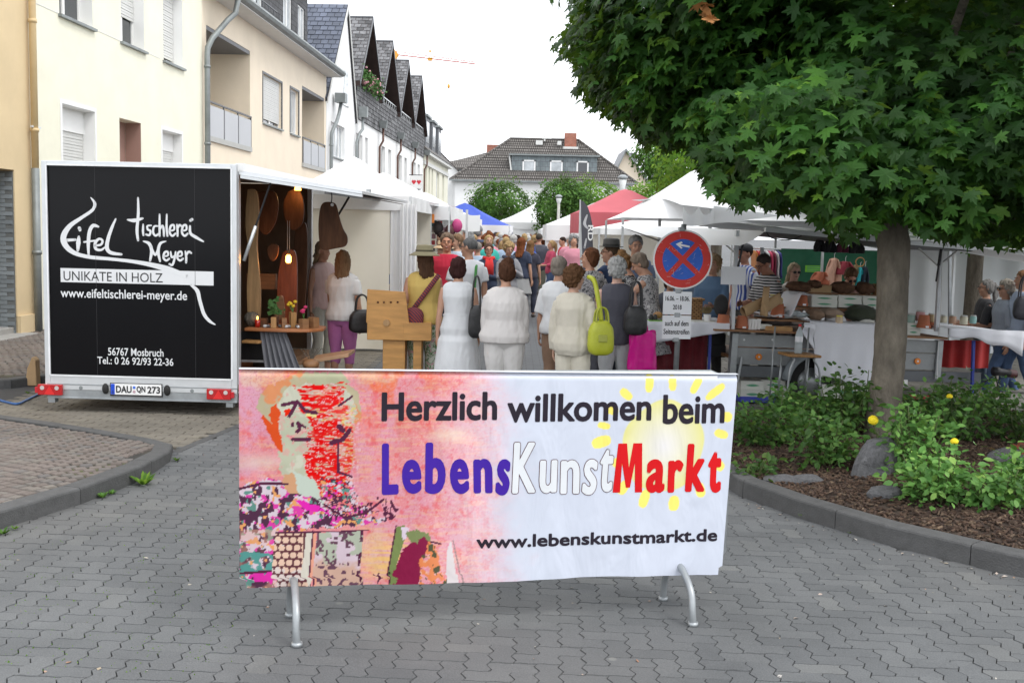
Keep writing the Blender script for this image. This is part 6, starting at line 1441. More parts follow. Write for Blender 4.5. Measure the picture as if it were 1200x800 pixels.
def stall_goods():
 F = SF
 k = 0
 names = ['upper left','upper middle','upper right','lower left','lower middle','lower right']
 grn = mat('green_print', (.10,.32,.18), .6)
 def carton(px0, py0, px1, py1, y, dep, lab, grp='white bakery cartons with green print'):
  o, W_, H_ = F.block(px0, py0, px1, py1, y, dep, 'carton', M_['card'], lab, 'box', group=grp)
  pr = MB(); pr.prism([(-W_*.30+W_*.6*i/11, -.0012, H_*.5+H_*.16*math.sin(i*PI/11)) for i in range(12)]+[(W_*.30-W_*.6*i/11, -.0012, H_*.5-H_*.14*math.sin(i*PI/11)) for i in range(12)], (0,-.0006,0)); pr.build('print', grn, o)
  lid = MB().box(-W_/2-.003, W_/2+.003, -.004, dep+.004, H_*.86, H_+.002).build('lid', M_['card'], o)
  return o
 for r, (ya, yb) in enumerate(((346.5,352.5),(353.2,359.5))):
  for c, (xa, xb) in enumerate(((951,981.5),(982.5,1010),(1011,1033))):
   carton(xa, ya+c*.6, xb, yb+c*.6, .32, .26, 'white carton with green print on the middle shelf, %s of six' % names[r*3+c])
 carton(868, 447, 896, 456, -.02, .4, 'white carton with green print under the trailer, upper left of the floor stack'); carton(891, 446, 925, 456, .05, .4, 'white carton with green print under the trailer, upper right of the floor stack')
 carton(868, 457, 896, 467, -.05, .4, 'white carton with green print under the trailer, lower left of the floor stack'); carton(891, 457, 924, 468, .0, .4, 'white carton with green print under the trailer, lower right of the floor stack')
 carton(1063, 379, 1079, 385, .05, .25, 'white carton right of the tree trunk on the counter, upper one'); carton(1062, 386, 1079, 392.5, .04, .27, 'white carton right of the tree trunk on the counter, lower one')
 carton(813, 377, 842, 384.5, .1, .3, 'flat white carton on the left end board beside the flower pots')
 carton(963, 452, 1018, 466, -.1, .5, 'large white carton with printed web address on the ground under the hanging cloth')
 o, W_, H_ = F.block(868, 466, 924, 471, -.08, .42, 'crate', M_['colour'], 'blue edged crate under the floor stack of cartons', 'crate', color=(.04,.06,.4))
 def pot(px, py, d, lab, y=.02):
  p = F.at(px, py, y); h = d*.95; m = MB(); m.lathe([(d*.5,0),(d*.5,h*.22),(d*.465,h*.23),(d*.36,h),(.0,h)], (0,0,0), 20); o = m.build('flower_pot', M_['terracotta'], None, smooth=False)
  F.place(o, p); tag(o, lab, 'pot', 'upturned terracotta pots of the bakery stall'); MB().box(-.02,.02,-d*.5-.004,-d*.47,h*.04,h*.18).build('price_tag', M_['paper'], o)
 pot(847, 385, .17, 'upturned terracotta pot left of the stall pole'); pot(869, 384.5, .15, 'upturned terracotta pot just right of the stall pole, low board'); pot(911, 371.5, .17, 'upturned terracotta pot in front of the white cloth, second shelf', .2); pot(939, 358, .16, 'upturned terracotta pot at the left end of the middle shelf', .36); pot(1082, 384, .16, 'upturned terracotta pot right of the tree trunk'); pot(1090, 385, .13, 'small upturned terracotta pot leaning behind the right pole', .2)
 def bag(px, py, w, h, rz, lean, lab):
  m = MB(); m.grid(lambda u, v: ((w/2)*math.cos(2*PI*u)*(1-.1*v), .05*math.sin(2*PI*u)*(1-.7*v)+.004*math.sin(v*19+u*12), h*v+.006*math.sin(u*14)), 16, 8); o = m.build('paper_bag', M_['kraft'], None, smooth=True, solid=.002); F.place(o, F.at(px, py, -.02), rz); o.matrix_world = o.matrix_world @ Matrix.Rotation(lean, 4, 'Y'); tag(o, lab, 'paper bag', 'kraft paper bags of the bakery stall')
 bag(895, 370, .085, .33, 0, .03, 'upright brown kraft paper bag at the left of the stall'); bag(871, 366, .13, .30, .3, 1.15, 'brown kraft paper bag lying tilted left of the upright one'); bag(893, 362, .14, .3, .3, 1.1, 'crumpled brown kraft bag lying behind the upright one')
 for k in range(4):
  p = F.at(878+k*3.6, 386, .0); m = MB(); m.lathe([(.022,0),(.032,.11),(.035,.115),(.03,.114),(.021,.01),(.0,.008)], (0,0,0), 14, cap=False); o = m.build('cup_stack', M_['white'], None, smooth=True); F.place(o, p); o.scale = (.75,.75,1.05); tag(o, '%s white paper cup stack on the low board right of the left pole' % ['leftmost','second','third','rightmost'][k], 'cups', 'white paper cup stacks')
 F.block(891, 380.5, 905, 385.5, -.02, .12, 'bread_box', M_['card'], 'small flat white box on the low board beside the cup stacks', 'box')
 o, _, _ = F.block(898, 383, 930, 389.5, -.06, .1, 'bread_loaf', mat('bread_crust', (.42,.24,.10), .7, .2, 8, .3), 'long brown loaf on the counter behind the bottle', 'bread', bevel=.02)
 br = mat('dark_bread', (.11,.055,.03), .9, .4, 14, .9, 25); rr = random.Random(4)
 for k, (x0, x1, y0, y1, lab) in enumerate(((921,951,331,341,'dark brown heap of bread at the left of the top shelf'),(974,1001,331,343,'dark round loaf in the middle of the top shelf'),(1003,1024,332,344,'dark ragged loaf beside the tree trunk'),(1022,1034,334,345,'cut light brown loaf at the tree trunk'),(947,962,329,337,'low brown loaf behind the kraft boxes'))):
  a = F.at(x0, y1, .55); b = F.at(x1, y0, .55); c = (a+b)/2; m = MB(); m.ell((0,0,0), ((b.x-a.x)/2, .12, (b.z-a.z)/2*1.1), 18, 12, fn=lambda p: p*(1+.28*mnoise.noise(p*2.2+Vector((lab.__len__(),0,0)))+.22*mnoise.noise(p*5)+.1*mnoise.noise(p*11))); o = m.build('bread_loaf', br if k != 3 else bpy.data.materials['bread_crust'], None, smooth=True); F.place(o, c); tag(o, lab, 'bread', 'loaves on the top shelf')
 F.block(947, 334.5, 975, 342, .52, .2, 'kraft_box', M_['kraft'], 'shallow kraft cardboard box on the top shelf', 'box');
 for k, (px, py, r, L, cl) in enumerate(((932,367,.035,.22,'clear'),(941,369,.03,.2,'clear'),(925,370,.03,.2,'clear'))):
  o = MB().tube([(-L/2,0,0),(-L*.42,0,0),(L*.2,0,0),(L*.35,0,0),(L/2,0,0)], [r*.6,r,r,r*.4,r*.35], 12).build('plastic_bottle', M_['clear'], None, smooth=True); F.place(o, F.at(px, py, .2), .3*k); tag(o, 'clear plastic bottle lying on the second shelf, %s' % ['middle','right','left'][k], 'bottle', 'clear bottles lying on the shelf')
 ob = mat('old_baskets', (.10,.06,.04), .9, .5, 12, .8, 20)
 for k, (x0, x1, y0, y1, cc, lab) in enumerate(((946,965,362,375,(.25,.16,.10),'brown heap of paper on the counter left of the white bag'),(990,1032,359,378,(.03,.04,.02),'dark green crumpled sack on the counter by the tree trunk'),(960,986,361,373,(.30,.22,.16),'crumpled light brown bags on the counter'),(890,925,373,381,(.05,.035,.03),'dark round tray on the low board under the pot'),(967,990,368,380,(.62,.62,.63),'white plastic bag on the counter above the hanging cloth'),(1000,1022,372,380,(.6,.6,.56),'pale paper bag on the counter above the hanging cloth'))):
  a = F.at(x0, y1, .25); b = F.at(x1, y0, .25); c = (a+b)/2; m = MB(); m.ell((0,0,0), ((b.x-a.x)/2, .14, (b.z-a.z)/2), 20, 14, fn=lambda p: p*(1+.25*mnoise.noise(p*2.6+Vector((k*3,0,0)))+.10*mnoise.noise(p*8))); o = m.build('crumpled_bag', M_['cloth'], None, smooth=True, color=cc); F.place(o, c); tag(o, lab, 'bag')
 def jar(px, py, y, r, h, cc, lab, lid=(.7,.6,.1)):
  p = F.at(px, py, y); m = MB(); m.lathe([(r*.9,0),(r,.008),(r,h*.78),(r*.8,h*.86)], (0,0,0), 14); o = m.build('jar', M_['gloss'], None, smooth=True, color=cc); F.place(o, p); MB().lathe([(r*.86,h*.86),(r*.86,h),(0,h)], (0,0,0), 14).build('lid', M_['gloss'], o, color=lid); tag(o, lab, 'jar')
 jar(983, 381, -.08, .042, .115, (.55,.42,.28), 'glass jar with gold lid on the counter above the hanging cloth')
 jar(905, 352, .15, .03, .07, (.45,.42,.3), 'small pale jar on the white cloth near the upright kraft bag'); jar(914, 356, .15, .03, .07, (.62,.55,.25), 'small yellowish jar on the white cloth')
 js = [(1067,378,.07,.13,(.30,.42,.36),'greenish glass jar right of the trunk'),(1078,376,.075,.15,(.55,.28,.28),'jar of pink sweets right of the trunk'),(1091,377,.06,.12,(.50,.38,.22),'jar of tan pasta left of the right pole'),(1105,378,.06,.11,(.52,.48,.36),'jar with cream grains right of the right pole'),(1116,379,.06,.12,(.42,.25,.16),'jar with brown pieces on the right counter'),(1129,380,.065,.13,(.58,.55,.42),'jar with pale noodles on the right counter'),(1140,379,.055,.12,(.25,.45,.42),'teal tinted jar at the right end of the counter')]
 for px, py, r, h, cc, lab in js: jar(px, py, .1, r*.72, h*.85, cc, lab, (.5,.5,.48))
 def cloth(fn, nu, nv, lab, name='tablecloth', m='linen'):
  o = MB().grid(fn, nu, nv).build(name, M_[m], None, smooth=True, solid=.003); o.matrix_world = F.M; tag(o, lab, 'tablecloth'); return o
 a = F.at(952, 378, -.16); b = F.at(1031, 379, -.16); zb = F.at(990, 449, -.16).z
 def fc(u, v):
  x = a.x+(b.x-a.x)*u+.04*v*(1-u)*1.8;
  if v < .12: y = .2-(v/.12)*.36; z = a.z+.01
  else: y = -.16-.022*math.sin(u*9+1)*(v-.12)-.012*math.sin(u*23+v*2)*(v-.12); z = a.z-(v-.12)/.88*(a.z-zb-.03*math.sin(u*7)-.05*(1-u))
  return (x, y, z)
 cloth(fc, 50, 24, 'white tea towel like cloth hanging over the stall front beside the tree trunk')
 a2 = F.at(951, 378, -.17)
 cloth(lambda u, v: (a2.x-.10+.14*u, -.18-.02*math.sin(v*8), a2.z-v*.30*(.4+.6*u)-.02*(1-u)), 8, 12, 'bunched corner of white cloth left of the hanging towel')
 c0 = F.at(892, 369, .08); c1 = F.at(939, 342, .4)
 cloth(lambda u, v: (c0.x+(c1.x-c0.x)*u+.1*v*0, .08+.5*v, c0.z+(c1.z-c0.z)*(sst_(u)*.95)+.015*math.sin(u*18+v*5)), 24, 10, 'white cloth draped from the second shelf up to the top shelf')
 d0 = F.at(1103, 381, -.05); d1 = F.at(1170, 387, -.05)
 cloth(lambda u, v: (d0.x+(d1.x+.22-d0.x)*u, -.22+1.0*v if v > .15 else -.22-.01*math.sin(u*20), (d0.z+(d1.z-d0.z)*u-.02 if v > .15 else d0.z-.02-(.10+.18*u*u+.02*math.sin(u*14))*(1-v/.15)) - .0*u), 30, 20, 'white cloth hanging to a point off the right end of the counter')
 e0 = P(752, 374, 12.4); e1 = P(856, 372, 12.4)
 m = MB(); m.grid(lambda u, v: (e0.x+(e1.x-e0.x)*u, e0.y+(v*.9 if v > .3 else .0-.015*math.sin(u*24)), (.93 if v > .3 else .93-(.30-v)/.3*(.26-.17*u))), 40, 20); o = m.build('tablecloth', M_['linen'], None, smooth=True, solid=.003); tag(o, 'white tablecloth on the table left of the stall, behind the sign pole', 'tablecloth')
 t = empty('folding_table', (e0.x, e0.y, 0), 0, 'folding table with blue legs under the white cloth behind the sign pole', 'table'); Wt = e1.x-e0.x
 MB().box(0, Wt, .02, .95, .895, .922).build('tabletop', M_['woodh'], t)
 for x in (.12, .42, Wt-.2): MB().box(x-.015,x+.015,.1,.13,0,.895).build('leg', mat('blue_leg', (.03,.05,.28), .5), t)
 r = MB(); p0 = P(768, 387, 12.75); p1 = P(828, 437, 12.75); r.grid(lambda u, v: (p0.x+(p1.x-p0.x)*u, p0.y+.03*math.sin(u*26), .86-v*.86), 40, 3); o = r.build('skirt_cloth', M_['cloth'], None, smooth=True, color=(.16,.012,.02)); tag(o, 'dark red skirt cloth hanging under the left table', 'cloth')
 r = MB(); p0 = F.w(1101, 398, .5); p1 = F.w(1153, 430, .5); r.grid(lambda u, v: (p0.x+(p1.x-p0.x)*u, p0.y+.03*math.sin(u*22), p0.z-v*(p0.z-p1.z)), 30, 3); o = r.build('red_cloth', M_['cloth'], None, smooth=True, color=(.36,.02,.02)); tag(o, 'bright red cloth hanging behind the trailer chassis on the right', 'cloth')
 r = MB(); p0 = F.w(1055, 452, -.1); r.grid(lambda u, v: (p0.x+.75*u, p0.y+.35*v, .03+.04*math.sin(u*7+v*3)**2), 20, 8); o = r.build('red_rag', M_['cloth'], None, smooth=True, color=(.45,.03,.02)); tag(o, 'red cloth lying on the ground under the right trailer', 'cloth')
 for px in (1141, 1146): pass
 b_ = F.at(1141, 399, -.1); c_ = F.at(1141, 448, -.1); o = MB().bar((b_.x,-.1,b_.z),(c_.x,-.1,0.02), .03).build('trestle_leg', bpy.data.materials['blue_leg'], None); o.matrix_world = F.M; tag(o, 'dark blue trestle leg at the right end of the counter', 'table leg')
 q = P(811, 368, 12.7); bk = empty('wicker_basket', (q.x, q.y, .93), 0, 'tall square wicker basket behind the paper notices', 'basket')
 wm = brickmat('wicker', (.42,.24,.10), (.32,.17,.07), (.12,.06,.03), .05, .022, 'xz', .9, .2)
 MB().box(-.22,.12,0,.25,0,.255).build('body', wm, bk, bevel=.01); MB().box(-.24,.14,-.02,.27,.235,.26).build('rim', wm, bk, bevel=.008)
 q = P(829, 368, 12.6); pp = empty('potted_plant', (q.x, q.y, .93), 0, 'small dried plant in a white pot beside the wicker basket', 'plant')
 MB().lathe([(.035,0),(.045,.085),(0,.085)], (0,0,0), 16).build('pot', M_['white'], pp)
 lf = MB(); rr = random.Random(2)
 for k in range(90): d = Vector((rr.gauss(0,.5), rr.gauss(0,.5), 1)).normalized(); a = d*rr.uniform(.02,.05)+Vector((0,0,.08)); b = a+d*rr.uniform(.03,.06); s = Vector((.006,.0,.003)); lf.quad(a-s, b-s, b+s, a+s)
 lf.build('foliage', mat('dry_plant', (.22,.17,.08), .8, .3), pp, kind='stuff')
 o = MB().ell((0,0,0), (.085,.07,.13), 14, 10).build('black_pouch', M_['cloth'], None, smooth=True, color=(.015,.015,.017)); o.location = P(845, 358, 12.6); tag(o, 'black cloth pouch standing between the basket and the stall pole', 'bag')
 o = MB().ell((0,0,0), (.055,.05,.04), 14, 10).build('orange_carving', M_['wood'], None, smooth=True); o.location = P(771, 369, 12.6); tag(o, 'orange brown carved lump on the left end of the white table', 'carving')
 for k, (px, py, cc, lab) in enumerate(((763,372,(.03,.03,.03),'black small sculpture on the white table, left'),(768,371,(.04,.04,.04),'black small sculpture on the white table, right'),(772,374,(.2,.45,.08),'green card lying on the white table'))):
  o = (MB().ell((0,0,.03), (.025,.025,.045), 10, 8) if k < 2 else MB().box(-.12,.12,-.1,.1,0,.006)).build('trinket', M_['colour'], None, smooth=k < 2, color=cc); q = P(px, py, 12.55); o.location = (q.x, q.y, .935); tag(o, lab, 'trinket')
 for k in range(2): o, _, _ = F.block(827, 391+k*14, 851, 404+k*14, .35, .4, 'crate', M_['black'], ['upper','lower'][k]+' black plastic crate under the left table end', 'crate', group='black plastic crates')
 o = MB().box(-.14,.14,-.002,.002,-.1,.1).build('paper_notice', M_['paper'], None); o.location = P(859.5, 323, 12.35); o.rotation_euler = (0,.0,.05); tag(o, 'white paper sheet hanging beside the left stall pole', 'notice')
 q = F.at(937, 414, -.42); s = empty('stool', (0,0,0), 0, 'wooden topped stool with bent steel legs in front of the trailer wheel', 'stool'); s.matrix_world = F.M @ Matrix.Translation((q.x, q.y, 0))
 MB().box(-.19,.19,-.16,.16,q.z-.03,q.z).build('seat', M_['wood'], s, bevel=.01)
 for sx in (-1, 1): MB().tube(smooth3([(sx*.14,-.1,q.z-.035),(sx*.12,-.12,q.z-.06),(sx*.05-.12 if sx<0 else .19,-.14,q.z-.2),(sx*.19,-.15,.01)],4), .013, 8).build('leg', M_['galv'], s, smooth=True)
 for sx in (-1, 1): MB().tube([(sx*.16,.1,q.z-.03),(sx*.17,.13,.01)], .013, 8).build('leg', M_['galv'], s, smooth=True)
 for sx in (-.24, .17): MB().tube([(sx,.16,q.z+.28),(sx,.17,.01)], .011, 8).build('frame_tube', M_['galv'], s, smooth=True)
 w = empty('water_bottle', (0,0,0), 0, 'clear plastic water bottle with red cap standing on the stool', 'bottle'); w.matrix_world = F.M @ Matrix.Translation((q.x-.02, q.y, q.z+.001))
 MB().lathe([(.036,0),(.042,.01),(.042,.09),(.039,.10),(.042,.11),(.042,.20),(.036,.235),(.015,.285),(.015,.30)], (0,0,0), 16).build('body', M_['clear'], w, smooth=True)
 MB().lathe([(.017,.30),(.017,.325),(0,.325)], (0,0,0), 12).build('cap', mat('red_cap', (.55,.02,.02), .4), w); MB().lathe([(.0425,.13),(.0425,.19)], (0,0,0), 16, cap=False).build('label_band', M_['paper'], w)
 o = MB().lathe([(.03,0),(.03,.16),(.0,.165)], (0,0,0), 12).build('spray_can', M_['gloss'], None, color=(.3,.05,.2)); F.place(o, F.at(959, 420, -.08)); tag(o, 'purple spray can between the stool and the hanging cloth', 'can')
 g = MB(); a = P(909, 291, 16.8); b = P(1030, 292, 16.8); g.grid(lambda u, v: (a.x+(b.x-a.x)*u, a.y+.02*math.sin(u*21), a.z-v*.72), 40, 3); o = g.build('green_banner', M_['cloth'], None, smooth=True, color=(.02,.13,.07)); tag(o, 'dark green fabric backdrop behind the bakery stall', 'backdrop')
 p = P(954, 315, 16.7); s = MB().box(-.135,.135,-.01,0,-.05,.05).build('bright_strip', mat('lime_print', (.22,.62,.04), .6), None); s.location = p; tag(s, 'bright lime green strip on the dark green backdrop', 'sign')
 for k in range(3): MB().box(-.11,.11,-.0112,-.01,-.036+k*.03,-.022+k*.03).build('print_line', bpy.data.materials['green_print'], s)
 r = empty('clothes_rail', P(897, 291, 15.6), 0, 'rail of coloured jackets behind the striped shirt man', 'clothes rail'); MB().tube([(-.18,0,.0),(.22,0,-.01)], .012, 8).build('rod', M_['alu'], r)
 for k, cc in enumerate([(.45,.16,.03),(.42,.03,.02),(.5,.04,.02),(.03,.03,.04),(.6,.6,.6),(.55,.05,.12),(.2,.02,.05),(.62,.6,.6),(.04,.04,.2)]):
  x = -.16+k*.042; g = MB(); g.grid(lambda u, v: (x+.012*math.sin(v*5)+.13*v*(1-v)*0+.10*v*v*.4, -.20+.4*u, -.03-.34*v-.08*abs(u-.5)), 4, 6); g.build('jacket', M_['cloth'], r, smooth=True, solid=.02, color=cc)
 def hung(px0, py0, px1, py1, cc, lab, Y=15.8, name='hanging_garment', cat='garment', sag=.12, mt='cloth'):
  a = P(px0, py0, Y); b = P(px1, py1, Y); w = b.x-a.x; h = a.z-b.z; g = MB()
  g.grid(lambda u, v: (w*(u-.5)*(.55+.45*min(1,v*2.2)), .035*math.sin(u*9+v*3), -h*v-sag*h*abs(u-.5)*(1-v)*.9), 12, 10); o = g.build(name, M_[mt], None, smooth=True, solid=.02, color=cc); o.location = ((a.x+b.x)/2, Y, a.z); tag(o, lab, cat)
  MB().tube([(0,0,-.02),(0,0,.06),(.015,0,.075)], .004, 5).build('hook', M_['alu'], o)
 hung(969, 302, 985, 334, (.62,.36,.26), 'peach coloured garment hanging behind the stall'); hung(981, 306, 1000, 322, (.30,.03,.05), 'maroon top on a hanger behind the stall'); hung(999, 310, 1006, 334, (.33,.24,.12), 'mustard brown scarf hanging behind the stall'); hung(1003, 313, 1012, 340, (.03,.48,.55), 'turquoise garment hanging by the tree trunk'); hung(1010, 312, 1017, 338, (.02,.03,.05), 'black garment hanging by the tree trunk')
 hung(951, 318, 972, 334, (.42,.12,.06), 'rust red top draped on a stand behind the blonde woman');
 hung(955, 281, 966, 295, (.012,.012,.015), 'black bag hanging first under the stall roof', 13.6, 'hanging_bag', 'bag'); hung(966, 282, 979, 296, (.015,.015,.02), 'black bag hanging second under the stall roof', 13.6, 'hanging_bag', 'bag'); hung(981, 284, 993, 296, (.16,.02,.06), 'dark magenta bag hanging under the stall roof', 13.6, 'hanging_bag', 'bag'); hung(995, 284, 1012, 297, (.02,.02,.02), 'black bag hanging rightmost under the stall roof', 13.6, 'hanging_bag', 'bag')
 o = MB().tube([(.045*math.cos(k*PI/8), 0, .045*math.sin(k*PI/8)) for k in range(17)], .006, 6).build('hanger_ring', M_['wood'], None); o.location = P(1008, 307, 15.6); o.scale = (1.4,1,1.4); tag(o, 'wooden ring hanger above the turquoise garment', 'ring')
 q = F.w(1176, 435, -.35); s = empty('tripod_scope', (q.x, q.y, 0), .1, 'dark tube shaped instrument on thin black legs at the right end of the stall', 'instrument')
 MB().tube([(-.13,0,q.z),(-.06,0,q.z),(-.05,0,q.z-.005),(.05,0,q.z-.02),(.06,0,q.z-.02),(.16,.02,q.z-.035)], [.052,.052,.043,.043,.05,.047], 16).build('tube', M_['black'], s, smooth=True)
 MB().tube([(.06,0,q.z-.02),(.15,.02,q.z-.034)], .051, 16).build('sleeve', mat('dark_maroon_plastic', (.06,.015,.015), .4), s)
 for a, b in (((-.1,0),(-.34,-.25)), ((-.1,0),(-.42,.25)), ((-.1,0),(.12,.2))): MB().tube([(a[0],a[1],q.z-.04),(b[0],b[1],.02)], .009, 6).build('leg', M_['black'], s)
def sst_(u): u = max(0, min(1, (u-.55)/.25)); return u*u*(3-2*u)
stall_goods()
# ================================================================== LAMPS, FLAG
def lamps():
 for k, (px, py, Y, h, lab) in enumerate(((655, 229, 48, .30, 'slim street lamp in front of the far green tree'), (730, 206, 36, .33, 'street lamp with cone shaped head rising behind the red tent'))):
  p = P(px, py, Y); t = empty('street_lamp', (p.x, Y, 0), 0, lab, 'street lamp'); MB().tube([(0,0,0),(0,0,p.z-.3)], [.09,.06], 10).build('pole', mat('lamp_pole', (.42,.42,.38), .5), t, smooth=True)
  MB().lathe([(.05,-.62 if k else -.4),(.06,-.5 if k else -.35),(.13,-.14),(0,-.10)], (0,0,p.z), 16).build('glass', mat('lamp_glass', (.6,.62,.62), .3), t, smooth=True); MB().lathe([(.08,-.12),(h*.5,-.07),(h*.5,-.03),(.06,.03),(0,.04)], (0,0,p.z), 20).build('cap', M_['galv'], t)
 b = P(690, 350, 21.5); t = empty('feather_flag', (b.x, 21.5, 0), 0, 'dark grey feather flag with white lettering standing in the crowd left of the hat man', 'flag')
 F = lambda px, py: Vector((P(px, py, 21.5).x-b.x, 0, P(px, py, 21.5).z))
 out = [F(*q) for q in [(680,235),(684,236),(689,243),(692,252),(694,262),(695,290),(696,330),(697,365),(686,368),(684,330),(682,290),(681,262),(680,248)]]
 MB().prism(out, (0,.01,0)).build('cloth', M_['knit'], t, color=(.085,.085,.10)); MB().tube([F(686,430)*1.0, F(681,300), F(680,262), F(680,234)], [.03,.025,.018,.012], 8).build('pole', M_['alu'], t); MB().tube([(0,0,0),F(686,430)],.03,8).build('base', M_['black'], t)
 q = F(690, 300); s = 21.5/1290
 def vert(txt, cx, cy, hpx, wpx):
  a = F(cx, cy); co, Fc = font_mesh(txt, .02); mn, mx_ = co.min(0), co.max(0); n = (co-(mn+mx_)/2)/(mx_-mn); n = np.stack([-n[:, 1]*wpx*s*-1, n[:, 0]*-hpx*s], 1); n[:, 0] = n[:, 0]; return np.stack([n[:, 0]*1+a.x, n[:, 1]+a.z], 1), Fc
 flat_print('lettering', [vert('RD', 692, 273, 18, 6), vert('MOORE', 693, 325, 30, 5)], M_['white'], t, y=-.004)
 sw = [stroke([(F(688,252).x, F(688,252).z), (F(685,262).x, F(685,262).z), (F(689,268).x, F(689,268).z)], [.03,.06,.03]), stroke([(F(687,280).x, F(687,280).z), (F(685,290).x, F(685,290).z)], [.03,.04])]
 flat_print('emblem', sw, mat('flag_grey', (.5,.5,.52), .6), t, y=-.004)
lamps()
# ================================================================== LEFT STALL: WOODEN WARES
def wares():
 Yc = 11.9
 def slab(pts, Y, m, th, name, lab, cat, lean=0, rot=0, hole=None):
  V = [P(px, py, Y) for px, py in pts]; c = sum(V, Vector())/len(V); mb = MB(); L = [v-c for v in V]
  fr = smooth3(L+[L[0]], 4)[:-1]; mb.prism([Vector((p.x, 0, p.z)) for p in fr], (0, th, 0)); o = mb.build(name, M_[m], None, bevel=.006, fixn=True); o.location = c; o.rotation_euler = (lean, 0, rot); tag(o, lab, cat); return o
 slab([(290,222),(300,224),(303,250),(301,290),(305,340),(303,382),(292,384),(289,340),(291,300),(287,260)], 11.75, 'woodlive', .05, 'wood_slab', 'tall live edge wood slab just inside the trailer opening', 'wood slab')
 slab([(299,226),(320,224),(326,240),(322,262),(311,275),(301,262)], 12.5, 'wooddark', .04, 'serving_board', 'dark rounded board hanging high at the left inside the trailer', 'wooden board')
 slab([(318,285),(326,288),(325,300),(319,306),(314,300),(313,291)], 12.3, 'wooddark', .03, 'serving_board', 'small dark round board hanging in the middle of the trailer', 'wooden board')
 slab([(338,224),(350,222),(356,240),(354,262),(343,270),(334,258),(332,238)], 13.1, 'wooddark', .04, 'serving_board', 'dark round board hanging beside the warm lamp', 'wooden board')
 slab([(346,268),(358,262),(360,300),(356,370),(346,384),(342,330)], 13.3, 'wooddark', .05, 'wood_slab', 'dark brown plank leaning at the far end of the trailer interior', 'wood slab')
 slab([(331,296),(340,292),(347,300),(348,340),(345,384),(327,384),(325,330)], 12.7, 'woodred', .05, 'wood_slab', 'glowing reddish brown slab behind the warm lamp', 'wood slab')
 slab([(324,350),(328,346),(332,350),(333,372),(322,372)], 12.2, 'woodh', .03, 'wood_block', 'arched reddish wooden piece on the trailer counter', 'wood piece')
 o = slab([(376,241),(380,237),(389,237),(394,241),(398,256),(402,268),(407,278),(405,288),(394,291),(380,293),(375,288),(373,268),(374,250)], 12.15, 'wooddark', .035, 'walnut_board', 'large dark walnut board hanging from the lifted trailer flap', 'wooden board')
 h = P(389, 240, 12.13)-o.location; MB().tube([(h.x,-.004,h.z),(h.x,.0,h.z)], .018, 16).build('hole', M_['white'], o); k = P(388, 231, 12.1)-o.location; MB().tube(smooth3([(h.x-.02,.01,h.z-.02),(h.x-.01,.0,h.z+.03),(k.x,0,k.z+.0),(k.x-.005,0,k.z+.07)],4), .006, 6).build('hook', M_['black'], o)
 a = P(372, 262, 12.3); b = P(357, 300, 12.6)
 o = MB().box(-.22,.12,0,.10,-.09,.09).build('wall_box', M_['woodh'], None, bevel=.005); o.location = P(311, 330, 12.83); tag(o, 'brown wooden wall box inside the trailer', 'box')
 a = P(289, 383, 11.55); b = P(378, 384, 11.55); t = empty('trailer_counter', (a.x, 11.45, a.z), 0, 'reddish wooden counter board laid out across the trailer opening', 'counter'); L = b.x-a.x
 pts = [(0,0),(L*.5,-.05),(L*.85,-.02),(L,.15),(L*.98,.42),(L*.6,.62),(0,.62)]; MB().prism([(x,y,0) for x, y in pts], (0,0,-.035)).build('top', mat('reddish_board', (.34,.13,.05), .4, .3, 3, .2, 20, stretch=(.8,6,6)), t, bevel=.008)
 MB().prism([(-.02,-.04,-.13),(.17,-.06,-.13),(.2,.1,-.13),(-.02,.15,-.13)], (0,0,-.03)).build('lower_board', M_['wood'], t, bevel=.008)
 c0, c1 = P(304, 386, 11.5), P(334, 386, 11.5); d0, d1 = P(312, 434, 11.45), P(354, 434, 11.45)
 g = MB(); g.grid(lambda u, v: (c0.lerp(c1, u)).lerp(d0.lerp(d1, u), v)+Vector((0, -.03*math.sin(u*38)*min(1, .3+v)-.05*v, 0)), 70, 10); o = g.build('draped_cloth', M_['knit'], None, smooth=True, solid=.004, color=(.13,.13,.145)); tag(o, 'grey cloth draped in folds below the trailer counter', 'cloth')
 o = MB().box(-.14,.14,0,.4,-.16,.14).build('dark_box', M_['black'], None, bevel=.004); o.location = P(295, 404, 11.7); tag(o, 'black box standing below the counter at the trailer opening', 'box'); MB().box(-.15,.15,-.012,-.001,-.185,-.16).build('rim', M_['alu'], o)
 z = a.z+.002; X = lambda px: P(px, 380, 11.6).x
 def put(mb, name, m, px, y, lab, cat, color=None, smooth=True, rz=0):
  o = mb.build(name, M_[m] if isinstance(m, str) else m, None, smooth=smooth, color=color); o.location = (X(px), y, z); o.rotation_euler = (0,0,rz); tag(o, lab, cat); return o
 put(MB().ell((0,0,.075), (.085,.07,.075), 16, 12, fn=lambda p: p*(1+.25*mnoise.noise(p*3))), 'bark_lump', 'bark', 294, 11.65, 'rough dark bark lump at the left end of the trailer counter', 'wood lump')
 c = put(MB().lathe([(.028,0),(.03,.075),(.026,.075),(.0,.07)], (0,0,0), 14), 'candle_glass', mat('red_glass', (.45,.02,.01), .2, spec=.7), 303, 11.55, 'lit candle in a small red glass on the trailer counter', 'candle')
 em = mat('flame', (1,.5,.1)); p = em.node_tree.nodes['Principled BSDF']; p.inputs['Emission Color'].default_value = (1,.42,.08,1); p.inputs['Emission Strength'].default_value = 6
 MB().ell((0,0,.095), (.010,.010,.02), 8, 6).build('flame', em, c, smooth=True)
